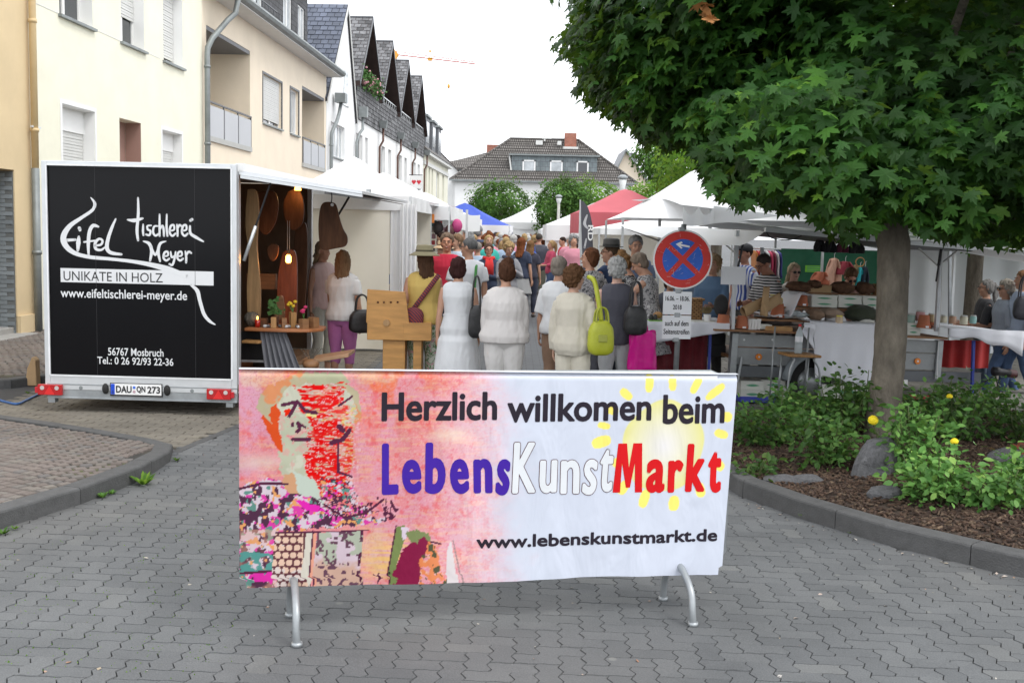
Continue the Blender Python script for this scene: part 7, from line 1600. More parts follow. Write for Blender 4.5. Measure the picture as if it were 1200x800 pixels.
 for k, (px, y, w, h, m, lab) in enumerate(((309,11.62,.07,.09,'wooddark','dark wooden block right of the candle'),(323,11.5,.055,.11,'wood','small light oak block holder on the counter'),(334,11.55,.05,.10,'woodh','brown wooden block at the middle of the counter'),(343,11.6,.06,.16,'wood','tall oak block vase on the counter'),(358,11.5,.075,.10,'woodh','square reddish wooden vase block near the counter end'),(367,11.62,.085,.11,'woodh','wooden tray set upright at the counter end'))):
  o = put(MB().box(-w/2,w/2,-w/2,w/2,0,h), 'wood_block', m, px, y, lab, 'wood block', smooth=False, rz=.2*k)
  if k in (3, 4):
   cc = [(.75,.5,.02),(.55,.02,.12)][k-3]; st = MB(); fl = MB(); rr = random.Random(k)
   for q in range(5):
    e = Vector((rr.uniform(-.04,.04), rr.uniform(-.03,.03), h+rr.uniform(.06,.14))); st.tube([(0,0,h), e], .003, 5); fl.ell(e, (.022,.022,.018), 8, 6)
   st.build('stem', mat('stem_green', (.07,.18,.04), .6), o, kind='stuff'); fl.build('blossom', M_['colour'], o, smooth=True, color=cc, kind='stuff')
 rr = random.Random(3)
 for k, px in enumerate((313, 316, 329, 338, 340, 349, 352)):
  put(MB().ell((0,0,.016), (.022,.018,.016), 10, 8, fn=lambda p: p*(1+.3*mnoise.noise(p*2+Vector((k,0,0))))), 'pebble', 'gloss', px, 11.5+.03*(k%3), '%s of the small silver and grey trinkets along the trailer counter' % ['leftmost','second','third','fourth','fifth','sixth','rightmost'][k], 'trinket', color=[(.5,.5,.5),(.25,.25,.26),(.1,.1,.1)][k%3])
 pl = empty('fern_sprig', (X(319), 11.75, z), 0, 'green sprig in a holder at the back of the trailer counter', 'plant'); MB().box(-.03,.03,-.03,.03,0,.1).build('holder', M_['wooddark'], pl); lf = MB()
 for k in range(60): e = Vector((rr.gauss(0,.04), rr.gauss(0,.03), .13+abs(rr.gauss(0,.07)))); s = Vector((rr.gauss(0,.012), 0, rr.gauss(0,.012))); s2 = Vector((-s.z, .003, s.x)); lf.quad(e-s, e-s2, e+s, e+s2)
 lf.build('foliage', bpy.data.materials['stem_green'], pl, kind='stuff')
 lp = P(338, 303, 12.35); l = empty('pendant_lamp', lp, 0, 'small lit amber pendant lamp inside the trailer', 'lamp'); em2 = mat('warm_glass', (1,.5,.1)); p = em2.node_tree.nodes['Principled BSDF']; p.inputs['Emission Color'].default_value = (1,.36,.06,1); p.inputs['Emission Strength'].default_value = 9
 MB().lathe([(.02,-.05),(.032,-.03),(.032,.02),(.015,.045)], (0,0,0), 12).build('glass', em2, l, smooth=True); MB().lathe([(.016,.045),(.02,.09),(.0,.1)], (0,0,0), 10).build('socket', M_['black'], l)
 for dx in (-.012,.012): MB().tube([(dx,0,.09),(dx,0,.42)], .002, 5).build('cord', M_['offwhite'], l)
 pl_ = bpy.data.lights.new('lamp_glow', 'POINT'); pl_.energy = 2.6; pl_.color = (1,.42,.12); pl_.shadow_soft_size = .04; po = bpy.data.objects.new('lamp_glow', pl_); COL.objects.link(po); po.parent = l; po.location = (0,-.06,-.02)
 sp = bpy.data.lights.new('ceiling_spot', 'POINT'); sp.energy = .9; sp.color = (1,.6,.25); sp.shadow_soft_size = .05; s2 = empty('spot_lamp', P(349, 218, 13.0), 0, 'small warm ceiling spot at the top of the trailer interior', 'lamp'); MB().lathe([(.03,0),(.04,-.05),(0,-.045)], (0,0,0), 12).build('shade', em2, s2); so_ = bpy.data.objects.new('ceiling_spot', sp); COL.objects.link(so_); so_.parent = s2; so_.location = (0,-.05,-.1)
 o = MB().prism([(0,0,0),(.55,0,.10),(.55,0,.14),(0,0,.04)], (0,.5,0)).build('bench_plank', mat('pale_plank', (.50,.30,.17), .5, .25, 3, .15, 20, stretch=(.8,6,6)), None, bevel=.006); o.location = P(349, 428, 11.9); tag(o, 'pale wooden plank bench on the ground beside the trailer counter', 'bench')
 o = MB().ell((0,0,.07), (.09,.08,.06), 12, 9).build('moss_ball', M_['woodh'], None, smooth=True); q = P(364, 432, 11.6); o.location = (q.x, q.y, q.z-.02); tag(o, 'brown rooty bowl with twigs low beside the trailer', 'bowl'); tw = MB()
 for k in range(16): tw.tube([(0,0,.1),(rr.gauss(0,.06),rr.gauss(0,.04),.24)], .003, 4)
 tw.build('twigs', M_['bark'], o, kind='stuff')
 Yt = 12.0; t = empty('oak_chest', (P(466, 395, Yt).x, Yt, 0), 0, 'honey coloured wooden chest with raised lid on two thick plank legs', 'chest'); q = lambda px, py: (P(px, py, Yt).x-t.location.x, P(px, py, Yt).z)
 a, b = q(430, 398), q(505, 379); od = mat('honey_oak', (.52,.27,.085), .4, .22, 3, .15, 25, stretch=(.9,5,5))
 MB().box(a[0], b[0], 0, .42, a[1], b[1]).build('body', od, t, bevel=.008); MB().box(q(478,0)[0], b[0]+.005, -.008, -.001, a[1]+.004, b[1]+.004).build('front_board', od, t, bevel=.003)
 l0, l1 = q(429, 376), q(476, 342); MB().prism([(l0[0],0,l0[1]-.02),(l1[0]+.04,0,l0[1]-.03),(l1[0]-.01,0,l1[1]),(l0[0]+.01,0,l1[1]+.02)], (0,.03,0)).build('lid', od, t, bevel=.006)
 for px in (443, 450, 458, 466): u, v = q(px, 354); MB().ell((u,-.006,v), (.012,.01,.012), 8, 6).build('knob', M_['wooddark'], t, smooth=True)
 u, v = q(453, 378); MB().tube([(u,-.02,v),(u,0,v)], .036, 16).build('round_latch', M_['woodlive'], t)
 for x0, x1 in ((452, 479), (489, 499)): MB().box(q(x0,0)[0], q(x1,0)[0], .06, .36, 0, a[1]).build('leg', od, t, bevel=.006)
 g = P(40, 440, 11.4); o = MB().prism([(-.07,0,0),(.07,0,0),(.06,0,.30),(.02,0,.34),(-.04,0,.2)], (0,.12,0)).build('paper_sack', M_['kraft'], None, bevel=.01); o.location = (G(36,452).x, G(36,452).y, .0); tag(o, 'brown paper sack leaning behind the left corner of the black trailer', 'sack')
 hp = [G(-10,466,.014), G(8,471,.014), G(20,473,.014), G(30,469,.014), G(45,462,.014), G(60,458,.014)]; o = MB().tube(smooth3(hp,6), .013, 8).build('hose', mat('blue_hose', (.04,.12,.32), .4), None, smooth=True); tag(o, 'thin blue hose lying on the asphalt left of the trailer', 'hose')
wares()
# ================================================================== VEGETATION
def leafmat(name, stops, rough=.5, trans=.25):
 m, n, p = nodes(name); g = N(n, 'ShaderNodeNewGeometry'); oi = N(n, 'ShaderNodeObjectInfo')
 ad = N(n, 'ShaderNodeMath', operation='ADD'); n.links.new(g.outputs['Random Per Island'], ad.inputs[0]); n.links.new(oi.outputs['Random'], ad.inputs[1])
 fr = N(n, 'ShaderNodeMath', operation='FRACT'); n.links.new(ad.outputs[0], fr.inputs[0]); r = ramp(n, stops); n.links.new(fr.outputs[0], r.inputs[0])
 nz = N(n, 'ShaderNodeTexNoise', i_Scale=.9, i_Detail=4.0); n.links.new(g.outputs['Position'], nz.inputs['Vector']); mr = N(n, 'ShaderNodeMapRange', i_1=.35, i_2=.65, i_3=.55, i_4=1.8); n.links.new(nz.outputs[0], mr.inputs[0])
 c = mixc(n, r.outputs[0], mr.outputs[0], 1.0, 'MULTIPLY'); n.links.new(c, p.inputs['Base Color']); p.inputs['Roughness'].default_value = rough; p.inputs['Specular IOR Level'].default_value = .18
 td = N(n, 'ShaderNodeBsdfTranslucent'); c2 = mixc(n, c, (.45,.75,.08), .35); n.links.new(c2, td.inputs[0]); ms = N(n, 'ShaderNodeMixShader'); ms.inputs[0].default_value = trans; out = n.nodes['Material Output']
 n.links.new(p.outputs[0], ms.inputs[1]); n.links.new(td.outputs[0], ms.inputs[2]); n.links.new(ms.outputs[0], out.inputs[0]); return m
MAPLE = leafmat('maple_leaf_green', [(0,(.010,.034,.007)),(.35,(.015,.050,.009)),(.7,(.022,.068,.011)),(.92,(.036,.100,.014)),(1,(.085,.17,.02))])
LIMEG = leafmat('bright_leaf_green', [(0,(.05,.12,.015)),(.5,(.08,.17,.02)),(1,(.16,.26,.03))], .6, .35)
MIDG = leafmat('mid_leaf_green', [(0,(.03,.075,.015)),(.5,(.045,.11,.02)),(1,(.08,.16,.03))], .6, .25)
ROSEG = leafmat('rose_leaf_green', [(0,(.040,.10,.025)),(.5,(.065,.150,.035)),(.9,(.11,.22,.055)),(1,(.18,.29,.07))], .42, .2)
ML = [(0,0,0),(0.12,0.04,0),(0.42,-0.05,-0.02),(0.27,0.14,-0.01),(0.5,0.2,-0.04),(0.66,0.45,-0.09),(0.42,0.45,-0.03),(0.19,0.4,0.01),(0.25,0.66,-0.03),(0.12,0.64,-0.01),(0,1.0,-0.1),(-0.12,0.64,-0.01),(-0.25,0.66,-0.03),(-0.19,0.4,0.01),(-0.42,0.45,-0.03),(-0.66,0.45,-0.09),(-0.5,0.2,-0.04),(-0.27,0.14,-0.01),(-0.42,-0.05,-0.02),(-0.12,0.04,0)]
ML_C = (0,.28,.03)
def leaf_tris(out, centre):
 V = np.array([centre]+list(out), float); n = len(out); F = np.array([(0, 1+i, 1+(i+1) % n) for i in range(n)]); return V, F
MV, MF = leaf_tris(ML, ML_C)
OV, OF = leaf_tris([(0,0,0),(.28,.3,.02),(.26,.65,.0),(0,1,-.08),(-.26,.65,.0),(-.28,.3,.02)], (0,.5,-.04))
SV, SF = leaf_tris([(0,0,0),(.34,.42,.04),(0,1,-.05),(-.34,.42,.04)], (0,.45,-.03))
def scatter_leaves(V0, F0, pos, nrm, tip, size):
 """all arrays (n,3); leaf plane normal nrm, tip direction tip"""
 y = tip-nrm*np.sum(tip*nrm, 1, keepdims=True); y /= np.linalg.norm(y, axis=1, keepdims=True)+1e-9
 x = np.cross(y, nrm); n = len(pos)
 V = pos[:, None, :]+size[:, None, None]*(V0[None, :, 0:1]*x[:, None]+V0[None, :, 1:2]*y[:, None]+V0[None, :, 2:3]*nrm[:, None])
 F = F0[None]+(np.arange(n)*len(V0))[:, None, None]; return V.reshape(-1, 3), F.reshape(-1, 3)
def unit(a): return a/(np.linalg.norm(a, axis=1, keepdims=True)+1e-9)
def trunk(parent, pts, rad, m='bark', n=16, name='trunk'):
 sm = smooth3(pts, 14 if n > 20 else 5); k = len(sm); rr = []
 for i in range(k):
  t = i/(k-1)*(len(rad)-1); j = min(int(t), len(rad)-2); rr.append(rad[j]+(rad[j+1]-rad[j])*(t-j))
 mb = MB().tube(sm, rr, n); mb.v = [tuple(Vector(v)+Vector((mnoise.noise(Vector(v)*Vector((5,5,1.6)).x) if 0 else 0, 0, 0))) for v in mb.v]
 V = []
 for i, v in enumerate(mb.v):
  v = Vector(v); c = sm[min(i//n, k-1)]; d = (v-c); s = 1+.10*mnoise.noise(Vector((v.x*7, v.y*7, v.z*1.5)))+.09*abs(mnoise.noise(Vector((v.x*26, v.y*26, v.z*3.5))))+.03*mnoise.noise(v*30); V.append(tuple(c+d*s))
 mb.v = V; return mb.build(name, M_[m], parent, smooth=True)
def big_tree():
 B = Vector((3.26, 9.6, .1)); t = empty('maple_tree', B, 0, 'large dense maple tree with grey trunk standing in the rose bed', 'tree')
 pk = lambda px, py: P(px, py, 9.6)-B
 trunk(t, [(pk(1034,535).x,0,-.1),(pk(1035,520).x,0,.06),(pk(1038,470).x,0,.40),(pk(1042,420).x,0,.78),(pk(1047,350).x,.03,1.3),(pk(1051,290).x,.08,1.72),(pk(1054,250).x,.15,2.1),(.55,.5,2.9)], [.205,.168,.142,.132,.130,.135,.148,.14], n=40)
 rr = random.Random(5)
 for k in range(11):
  a = k*2*PI/11+rr.uniform(-.2,.2); r = rr.uniform(2.0,3.0); h = rr.uniform(.6,2.4); z0 = rr.uniform(1.9,2.8)
  trunk(t, [(.42,.3,z0),(.55+r*.35*math.cos(a),.9+r*.35*math.sin(a),z0+h*.45),(.7+r*math.cos(a),1.2+r*math.sin(a),z0+h)], [.08,.05,.02], n=8, name='limb')
 r = np.random.default_rng(11)
 C = np.array([.85, 1.32, 4.15]); R3 = np.array([3.32, 3.35, 3.0])
 nb = 230; bp = []
 d = unit(r.normal(size=(nb*3, 3)));
 for q in d:
  lim = q.copy(); z = q[2]
  rad = r.uniform(.80, 1.0) if r.random() < .82 else r.uniform(.3,.8)
  p = C+q*R3*rad
  if z < 0: p[2] = C[2]+q[2]*2.15*rad*(1+.18*np.cos(np.arctan2(q[1], q[0])*5))
  bp.append(p)
  if len(bp) >= nb: break
 bp = np.array(bp)
 lo = np.stack([r.uniform(-1.6, 4.1, 130), r.uniform(-1.7, 1.9, 130), r.uniform(2.05, 2.9, 130)], 1)
 le = np.stack([r.uniform(-2.6, -.5, 110), r.uniform(-.6, 3.2, 110), r.uniform(2.6, 4.8, 110)], 1)
 bp = np.concatenate([bp, lo, le])
 P_, N_, T_, S_ = [], [], [], []
 for b in bp:
  n = int(r.uniform(150, 215)); rad = r.uniform(.42, .78)
  q = unit(r.normal(size=(n, 3))); q[:, 2] *= .62; pos = b+q*rad*(r.random((n, 1))**.33)
  out = unit((pos-C)/R3)
  nr = unit(out*r.uniform(.35, 1.0, (n, 1))+np.array([0,0,.75])+r.normal(size=(n, 3))*.30)
  tp = unit(out*np.array([1,1,.3])+np.array([0,0,-.55])+r.normal(size=(n, 3))*.45)
  P_.append(pos); N_.append(nr); T_.append(tp); S_.append(r.uniform(.09, .16, n))
 pos = np.concatenate(P_); nr = np.concatenate(N_); tp = np.concatenate(T_); sz = np.concatenate(S_)
 low = 1.74+.10*np.sin(np.arctan2(pos[:, 1], pos[:, 0])*7)
 wq = pos+np.array(B); Rm = np.array([list(row) for row in CM]); cq = (wq-np.array([0,0,CAMH])) @ Rm; ppx = 600+FPX*cq[:, 0]/-cq[:, 2]; ppy = 400-FPX*cq[:, 1]/-cq[:, 2]
 sil = np.interp(ppx, [600,664,672,714,750,781,806,818,830,845,862,880,925,950,970,995,1015,1040,1070,1100,1150,1200], [40,95,108,137,162,170,176,184,224,238,252,236,242,248,270,282,274,266,266,288,291,296])+4*np.sin(ppx*.21)+4*np.sin(ppx*.057+1)+r.normal(size=len(ppx))*6-2
 wp = pos+np.array(B); keep = (pos[:, 2] > low) & (ppy < sil-8) & (ppx > 668+14*np.sin(ppy*.09)+r.normal(size=len(ppx))*7) & ~((pos[:, 1] > 1.9) & (pos[:, 2] < 2.3))
 pos, nr, tp, sz = pos[keep], nr[keep], tp[keep], sz[keep]
 wp = pos+np.array(B); dist = np.linalg.norm(wp-np.array([0,0,1.9]), axis=1)
 inview = (np.abs(wp[:, 0]/wp[:, 1]-.23) < .25) & (wp[:, 2]-1.9 < wp[:, 1]*.22)
 near = np.argsort(np.where(inview, dist/sz, 1e9))[:300]
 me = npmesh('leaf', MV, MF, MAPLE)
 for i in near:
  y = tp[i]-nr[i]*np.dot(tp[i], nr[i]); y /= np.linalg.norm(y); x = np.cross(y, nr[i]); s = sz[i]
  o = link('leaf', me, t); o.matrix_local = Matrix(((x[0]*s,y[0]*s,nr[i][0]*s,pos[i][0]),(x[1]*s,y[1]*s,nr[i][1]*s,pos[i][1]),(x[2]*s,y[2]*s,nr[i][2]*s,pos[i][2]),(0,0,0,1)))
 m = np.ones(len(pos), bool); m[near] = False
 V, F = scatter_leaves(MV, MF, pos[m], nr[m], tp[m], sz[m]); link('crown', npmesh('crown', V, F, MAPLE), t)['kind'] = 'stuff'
 print('leaves', len(pos))
 q = P(831, 14, 8.0)-B; r2 = np.random.default_rng(2); n = 7
 V, F = scatter_leaves(MV, MF, np.array(q)+r2.normal(size=(n,3))*np.array([.03,.03,.06]), unit(r2.normal(size=(n,3))), unit(np.array([0,0,-1.])+r2.normal(size=(n,3))*.3), r2.uniform(.08,.13,n))
 link('withered_leaves', npmesh('withered_leaves', V, F, mat('withered', (.35,.16,.05), .8, .3)), t)['kind'] = 'stuff'
big_tree()
def simple_tree(loc, label, c, rad, n, size, m, trunk_r=.12, trunk_h=None, shape=(OV, OF), flat=1.0, cat='tree', seed=1, clump=26, group=None, name='tree', low=None):
 t = empty(name, loc, 0, label, cat, group); r = np.random.default_rng(seed); C = np.array(c); R3 = np.array(rad)
 if trunk_r: trunk(t, [(0,0,-.1),(.02,0,c[2]*.4),(0.05,0.02,c[2]-.1)], [trunk_r*1.15,trunk_r,trunk_r*.8], n=12)
 b = unit(r.normal(size=(clump, 3)))*r.uniform(.72,1.0,(clump,1))*R3+C; k = r.integers(0, clump, n)
 q = unit(r.normal(size=(n, 3)))*(r.random((n, 1))**.4)*np.min(R3)*.42; pos = b[k]+q
 a = unit(r.normal(size=(n, 3)))*R3*(r.uniform(.86, 1.0, (n, 1)))+C; pos = np.where((r.random(n) < .45)[:, None], a, pos)
 if low is not None: pos = pos[pos[:, 2] > low+.12*np.sin(pos[:, 0]*5)]
 n = len(pos); out = unit((pos-C)/R3); nr = unit(out+np.array([0,0,.5])+r.normal(size=(n, 3))*.45); tp = unit(out+np.array([0,0,-.5])+r.normal(size=(n, 3))*.6)
 V, F = scatter_leaves(*shape, pos, nr, tp, r.uniform(.7, 1.25, n)*size); link('crown', npmesh('crown', V, F, m), t)['kind'] = 'stuff'; return t
def other_trees():
 p = P(1140, 330, 17.5); t = simple_tree((p.x, 17.5, 0), 'second maple behind the right stall, its trunk in front of the pale tent wall', (0,0,3.6), (3.3,2.9,1.9), 9000, .17, MAPLE, .125, shape=(MV, MF), seed=3, low=1.95)
 p = P(1075, 250, 22); simple_tree((p.x+1.5, 22.5, 0), 'leafy tree with light green shoots behind the stall roofs at the right', (0,0,4.6), (4.0,2.8,2.5), 9000, .17, MIDG, .2, shape=(MV, MF), seed=4)
 p = P(1130, 258, 14.6); simple_tree((p.x, 14.9, 0), 'thin leafy branch tips with yellow green leaves above the stall roof at the right', (0,0,2.62), (1.2,.7,.28), 330, .12, LIMEG, 0, shape=(MV, MF), seed=9, clump=9, cat='branch', name='overhanging_branch')
 p = P(586, 240, 68); simple_tree((p.x, 68, 0), 'round clipped tree left of centre in front of the big white house', (0,0,3.35), (1.95,1.9,1.65), 9000, .17, MIDG, .14, seed=5, clump=40)
 p = P(660, 235, 62); simple_tree((p.x, 62, 0), 'broad tree right of centre in front of the big house, left half', (0,0,3.3), (1.5,1.5,1.75), 7000, .17, MIDG, .14, seed=6, clump=30)
 p = P(697, 235, 64); simple_tree((p.x, 64, 0), 'broad tree behind the red tent, right of the slim street lamp', (0,0,3.4), (1.9,1.5,1.65), 8000, .17, LIMEG, .14, seed=7, clump=30)
 p = P(768, 228, 46); simple_tree((p.x, 46, 0), 'yellow green bushy tree between the red tent and the tall pavilion', (0,0,3.0), (1.6,1.4,1.1), 5000, .14, LIMEG, .12, seed=8)
 p = P(842, 195, 27); simple_tree((p.x, 27, 0), 'yellow green tree crown just right of the pavilion peak', (0,0,3.6), (1.6,1.3,1.25), 5000, .13, LIMEG, .14, seed=10)
 p = P(798, 172, 50); simple_tree((p.x, 50, 0), 'tall darker tree showing between the pavilion peak and the big maple', (0,0,5.6), (2.0,1.8,1.7), 7000, .17, MIDG, .2, seed=12)
other_trees()
def rose(px, py, h, w, lab, seed, flowers=0, n=520, m=None, z=None):
 if h > .2: h *= 1.32; w *= .82
 g = G(px, py, .14); t = empty('rose_bush', (g.x, g.y, bed_z(g.x, g.y)-.01), 0, lab, 'bush'); r = np.random.default_rng(seed)
 ns = int(9+w*10); P_, N_, T_ = [], [], []; st = MB(); tips = []
 for k in range(ns):
  a = r.uniform(0, 2*PI); rr_ = w*.5*math.sqrt(r.random()); hh = h*r.uniform(.55, 1.0)*(1-.35*(rr_/(w*.5))**2); e = Vector((rr_*math.cos(a), rr_*math.sin(a), hh)); b = Vector((e.x*.25, e.y*.25, 0)); mid = (b+e)/2+Vector((e.x*.12, e.y*.12, hh*.08)); L = smooth3([b, mid, e], 5); st.tube(L, [.006]*3+[.004]*(len(L)-3), 5); tips.append(e)
  for q in range(n//ns):
   u = r.uniform(.22, 1.04); p = L[min(int(u*(len(L)-1)), len(L)-1)]; o = r.normal(size=3)*np.array([.075,.075,.05]); pos = np.array(p)+o; P_.append(pos); N_.append(np.array([0,0,1.0])+r.normal(size=3)*.5+np.array([0,-.25,0])); T_.append(o+np.array([0,0,-.02])+r.normal(size=3)*.03)
 st.build('stem', mat('rose_stem', (.09,.12,.04), .7, .2), t, smooth=True, kind='stuff')
 V, F = scatter_leaves(OV, OF, np.array(P_), unit(np.array(N_)), unit(np.array(T_)), r.uniform(.040,.080,len(P_))); link('foliage', npmesh('foliage', V, F, m or ROSEG), t)['kind'] = 'stuff'
 ym = mat('yellow_petal', (.85,.68,.02), .6, .08, 9, .1, 40, trans=.2)
 for k in range(flowers):
  e = tips[k % len(tips)]+Vector((0,-.03,.03)) if z is None else Vector(z[k]); fl = empty('rose_flower', e, parent=t); fl.scale = (.8,.8,.8)
  pm = MB()
  for q in range(26):
   zz = 1-1.15*(q+.5)/26; rq = math.sqrt(max(0, 1-zz*zz)); aq = q*2.39996; d_ = Vector((rq*math.cos(aq), rq*math.sin(aq), zz)); Q = d_.to_track_quat('Z', 'Y').to_matrix().to_4x4(); pm.ell((0,0,0), (.017,.013,.006), 8, 5, M=Matrix.Translation(d_*.026) @ Q @ Matrix.Rotation(.5, 4, 'X'))
  for ring, (rad, np_, tl) in ():
   for j in range(np_):
    a = 2*PI*j/np_+ring*.5; c, s = math.cos(a), math.sin(a); T = Vector((-s, c, 0)); O = Vector((c, s, 0))
    pm.grid(lambda u, v: O*(rad*(.35+.65*v*tl))+T*((u-.5)*rad*1.5*math.sin(.5+v*1.9))+Vector((0,0,.028-.018*ring+.022*v*(1.2-tl*.7)-(.006*(2*u-1)**2))), 3, 3)
  pm.build('petals', ym, fl, smooth=True, kind='stuff'); MB().tube([(0,0,-.03),(0,0,.0)], [.004,.008], 6).build('calyx', mat('rose_stem', (.09,.12,.04)), fl)
 return t
def bed_plants():
 rose(905, 520, .42, .95, 'rose bush at the left end of the bed beside the banner', 1, n=800)
 rose(985, 512, .46, .9, 'rose bush directly left of the maple trunk', 2, n=850)
 rose(968, 548, .34, .62, 'dark green rose bush reaching forward left of the trunk', 3, n=560)
 rose(888, 552, .16, .36, 'small low rose shoot near the kerb by the banner corner', 4, n=120)
 g = G(1020, 552, .14)
 rose(1070, 560, .46, .72, 'rose bush right of the trunk beside the big upright stone', 5, n=680)
 rose(1100, 588, .32, .72, 'rose bush with a yellow bloom nearest the kerb on the right', 6, 1, n=680, z=[(.0,-.2,.46)])
 rose(1120, 520, .50, .95, 'taller rose bush behind on the right with pale shoots', 7, 1, n=760, z=[(-.2,-.3,.44)])
 rose(1165, 596, .24, .6, 'rose bush near the kerb at the far right', 8, n=520)
 rose(1200, 580, .24, .5, 'rose bush cut off by the right picture edge', 9, n=520)
 rose(1080, 500, .40, .9, 'dark rose bush behind the maple trunk', 10, n=600)
 rose(1150, 492, .36, .8, 'rose bush before the path at the upper right of the bed', 11, n=500)
 rose(925, 490, .22, .8, 'rose bush in front of the floor cartons at the back of the bed', 12, n=620)
 rose(1010, 486, .34, .6, 'thin rose bush at the back of the bed by the hanging cloth', 14, n=300)
 rose(1195, 520, .30, .6, 'rose bush at the right picture edge behind the bed kerb', 15, n=340)
 g = G(1020, 556, .14); q = P(1020, 494, g.y); t = rose(1026, 556, .25, .25, 'single tall yellow rose in front of the maple trunk', 13, 1, n=90, z=[(q.x-g.x-.02, 0, q.z-.16)])
 e = Vector((q.x-g.x-.02,0,q.z-.18)); MB().tube(smooth3([(0,0,0),(.02,0,e.z*.5),e],4), .005, 6).build('tall_stem', mat('rose_stem', (.09,.12,.04)), t)
 t.children[-1]
 for fl in [c for c in t.children if c.name.startswith('rose_flower')]: fl.scale = (1.15,1.15,1.15); fl.rotation_euler = (.9,0,0)
 def rock(px, py, sx, sy, sz, lab, seed, rz=0, pts=None):
  g = G(px, py, .13); m = MB().ell((0,0,0), (1,1,1), 14, 10, fn=lambda p: Vector((p.x, p.y, max(p.z, -.4)))*(1+.30*mnoise.noise(p*1.1+Vector((seed*5,0,0)))+.07*mnoise.noise(p*4+Vector((seed,0,0))))); o = m.build('rock', M_['stone'], None); o.scale = (sx, sy, sz); o.rotation_euler = (0,0,rz); o.location = (g.x, g.y, bed_z(g.x, g.y)+sz*.1); tag(o, lab, 'rock')
  md = o.modifiers.new('d', 'DECIMATE'); md.ratio = .45; return o
 o = rock(1024, 560, .19, .14, .24, 'large upright grey stone leaning against the maple trunk', 1, .3); o.rotation_euler = (0,.22,.3)
 rock(918, 560, .15, .10, .05, 'flat grey stone left of its twin in the mulch', 2); rock(945, 562, .13, .09, .05, 'flat grey stone right of its twin in the mulch', 3); rock(1037, 582, .14, .10, .06, 'low pointed grey stone in front of the upright stone', 4, .5); rock(1180, 548, .16, .10, .10, 'grey stone half hidden in roses at the right edge', 5)
 rd = rose(1196, 545, .16, .25, 'small reddish leaved shoot at the right picture edge', 16, n=70, m=leafmat('red_leaf', [(0,(.14,.03,.025)),(1,(.25,.06,.05))]))
 def weed(px, py, s, lab, n=26, seed=1, m=MIDG):
  g = G(px, py, 0); r = np.random.default_rng(seed); a = r.uniform(0, 2*PI, n); out = np.stack([np.cos(a), np.sin(a), r.uniform(.3,1.4,n)], 1); tp = unit(out); nr = unit(np.stack([-np.cos(a)*.8, -np.sin(a)*.8, np.full(n,.9)], 1)+r.normal(size=(n,3))*.15)
  V, F = scatter_leaves(np.array([(0,.5,.03),(0,0,0),(.12,.35,0),(.10,.7,0),(0,1,-.08),(-.10,.7,0),(-.12,.35,0)]), np.array([(0,1,2),(0,2,3),(0,3,4),(0,4,5),(0,5,6),(0,6,1)]), np.stack([np.cos(a)*s*.08, np.sin(a)*s*.08, np.full(n,.0)],1), nr, tp, r.uniform(.5,1,n)*s)
  o = link('weed', npmesh('weed', V, F, m), None, (g.x, g.y, .002)); tag(o, lab, 'weed')
 weed(168, 568, .13, 'leafy dandelion like weed at the foot of the left kerb', 34, 1, LIMEG); weed(120, 583, .06, 'small tuft of weeds along the left kerb, left of the dandelion', 30, 2); weed(131, 579, .05, 'second small tuft of weeds along the left kerb', 24, 3); weed(207, 540, .05, 'tiny weed at the rounded kerb tip', 22, 4, LIMEG); weed(4, 626, .07, 'grass tuft at the left picture edge below the kerb', 26, 5); weed(33, 461, .05, 'small moss tuft by the blue hose', 18, 6, LIMEG); weed(941, 607, .05, 'tiny grass tuft at a joint of the right kerb', 22, 7, LIMEG); weed(995, 625, .035, 'single fallen green leaf at the foot of the right kerb', 5, 8, LIMEG)
 weed(18, 620, .045, 'sparse grass between kerb and setts at the left', 16, 9, LIMEG)
 r = np.random.default_rng(6); V = []; F = []; k = 0
 pts = []
 for _ in range(260):
  px, py = r.uniform(-5, 275), r.uniform(585, 790); g = G(px, py, 0)
  if g.x > polyL(LK, g.y)+.08: pts.append((g.x, g.y))
 P0 = np.array([(x, y, -.006) for x, y in pts for _ in range(7)])+r.normal(size=(len(pts)*7, 3))*np.array([.012,.035,.001]); n = len(P0)
 V, F = scatter_leaves(SV, SF, P0, unit(np.array([0,-.6,.6])+r.normal(size=(n,3))*.4), unit(np.array([0,0,1.])+r.normal(size=(n,3))*.5), r.uniform(.006,.013,n)); o = link('joint_moss', npmesh('joint_moss', V, F, LIMEG), None); tag(o, 'sparse yellow green moss and grass blades in the joints of the left setts', 'moss', kind='stuff')
 P0 = []
 for _ in range(46):
  px, py = r.uniform(0, 1200), r.uniform(590, 795); g = G(px, py, 0)
  if polyL(LK, g.y)+.1 < g.x < xright(g.y)-.1: P0.append((g.x, g.y, .003))
 for a, b in zip(RK[3:9], RK[4:10]):
  for _ in range(9): u = r.random(); P0.append((a[0]+(b[0]-a[0])*u-.05-.08*r.random(), a[1]+(b[1]-a[1])*u-.02, .003))
 P0 = np.array(P0); n = len(P0); V, F = scatter_leaves(SV, SF, P0, unit(np.array([0,0,1.])+r.normal(size=(n,3))*.2), unit(r.normal(size=(n,3))), r.uniform(.01,.035,n)); o = link('litter', npmesh('litter', V, F, pavers_mat('dry_litter', [(.30,.24,.16),(.42,.40,.36),(.28,.12,.05),(.5,.49,.46)])), None); tag(o, 'tiny dry leaf bits and petals scattered on the setts', 'litter', kind='stuff')
bed_plants()
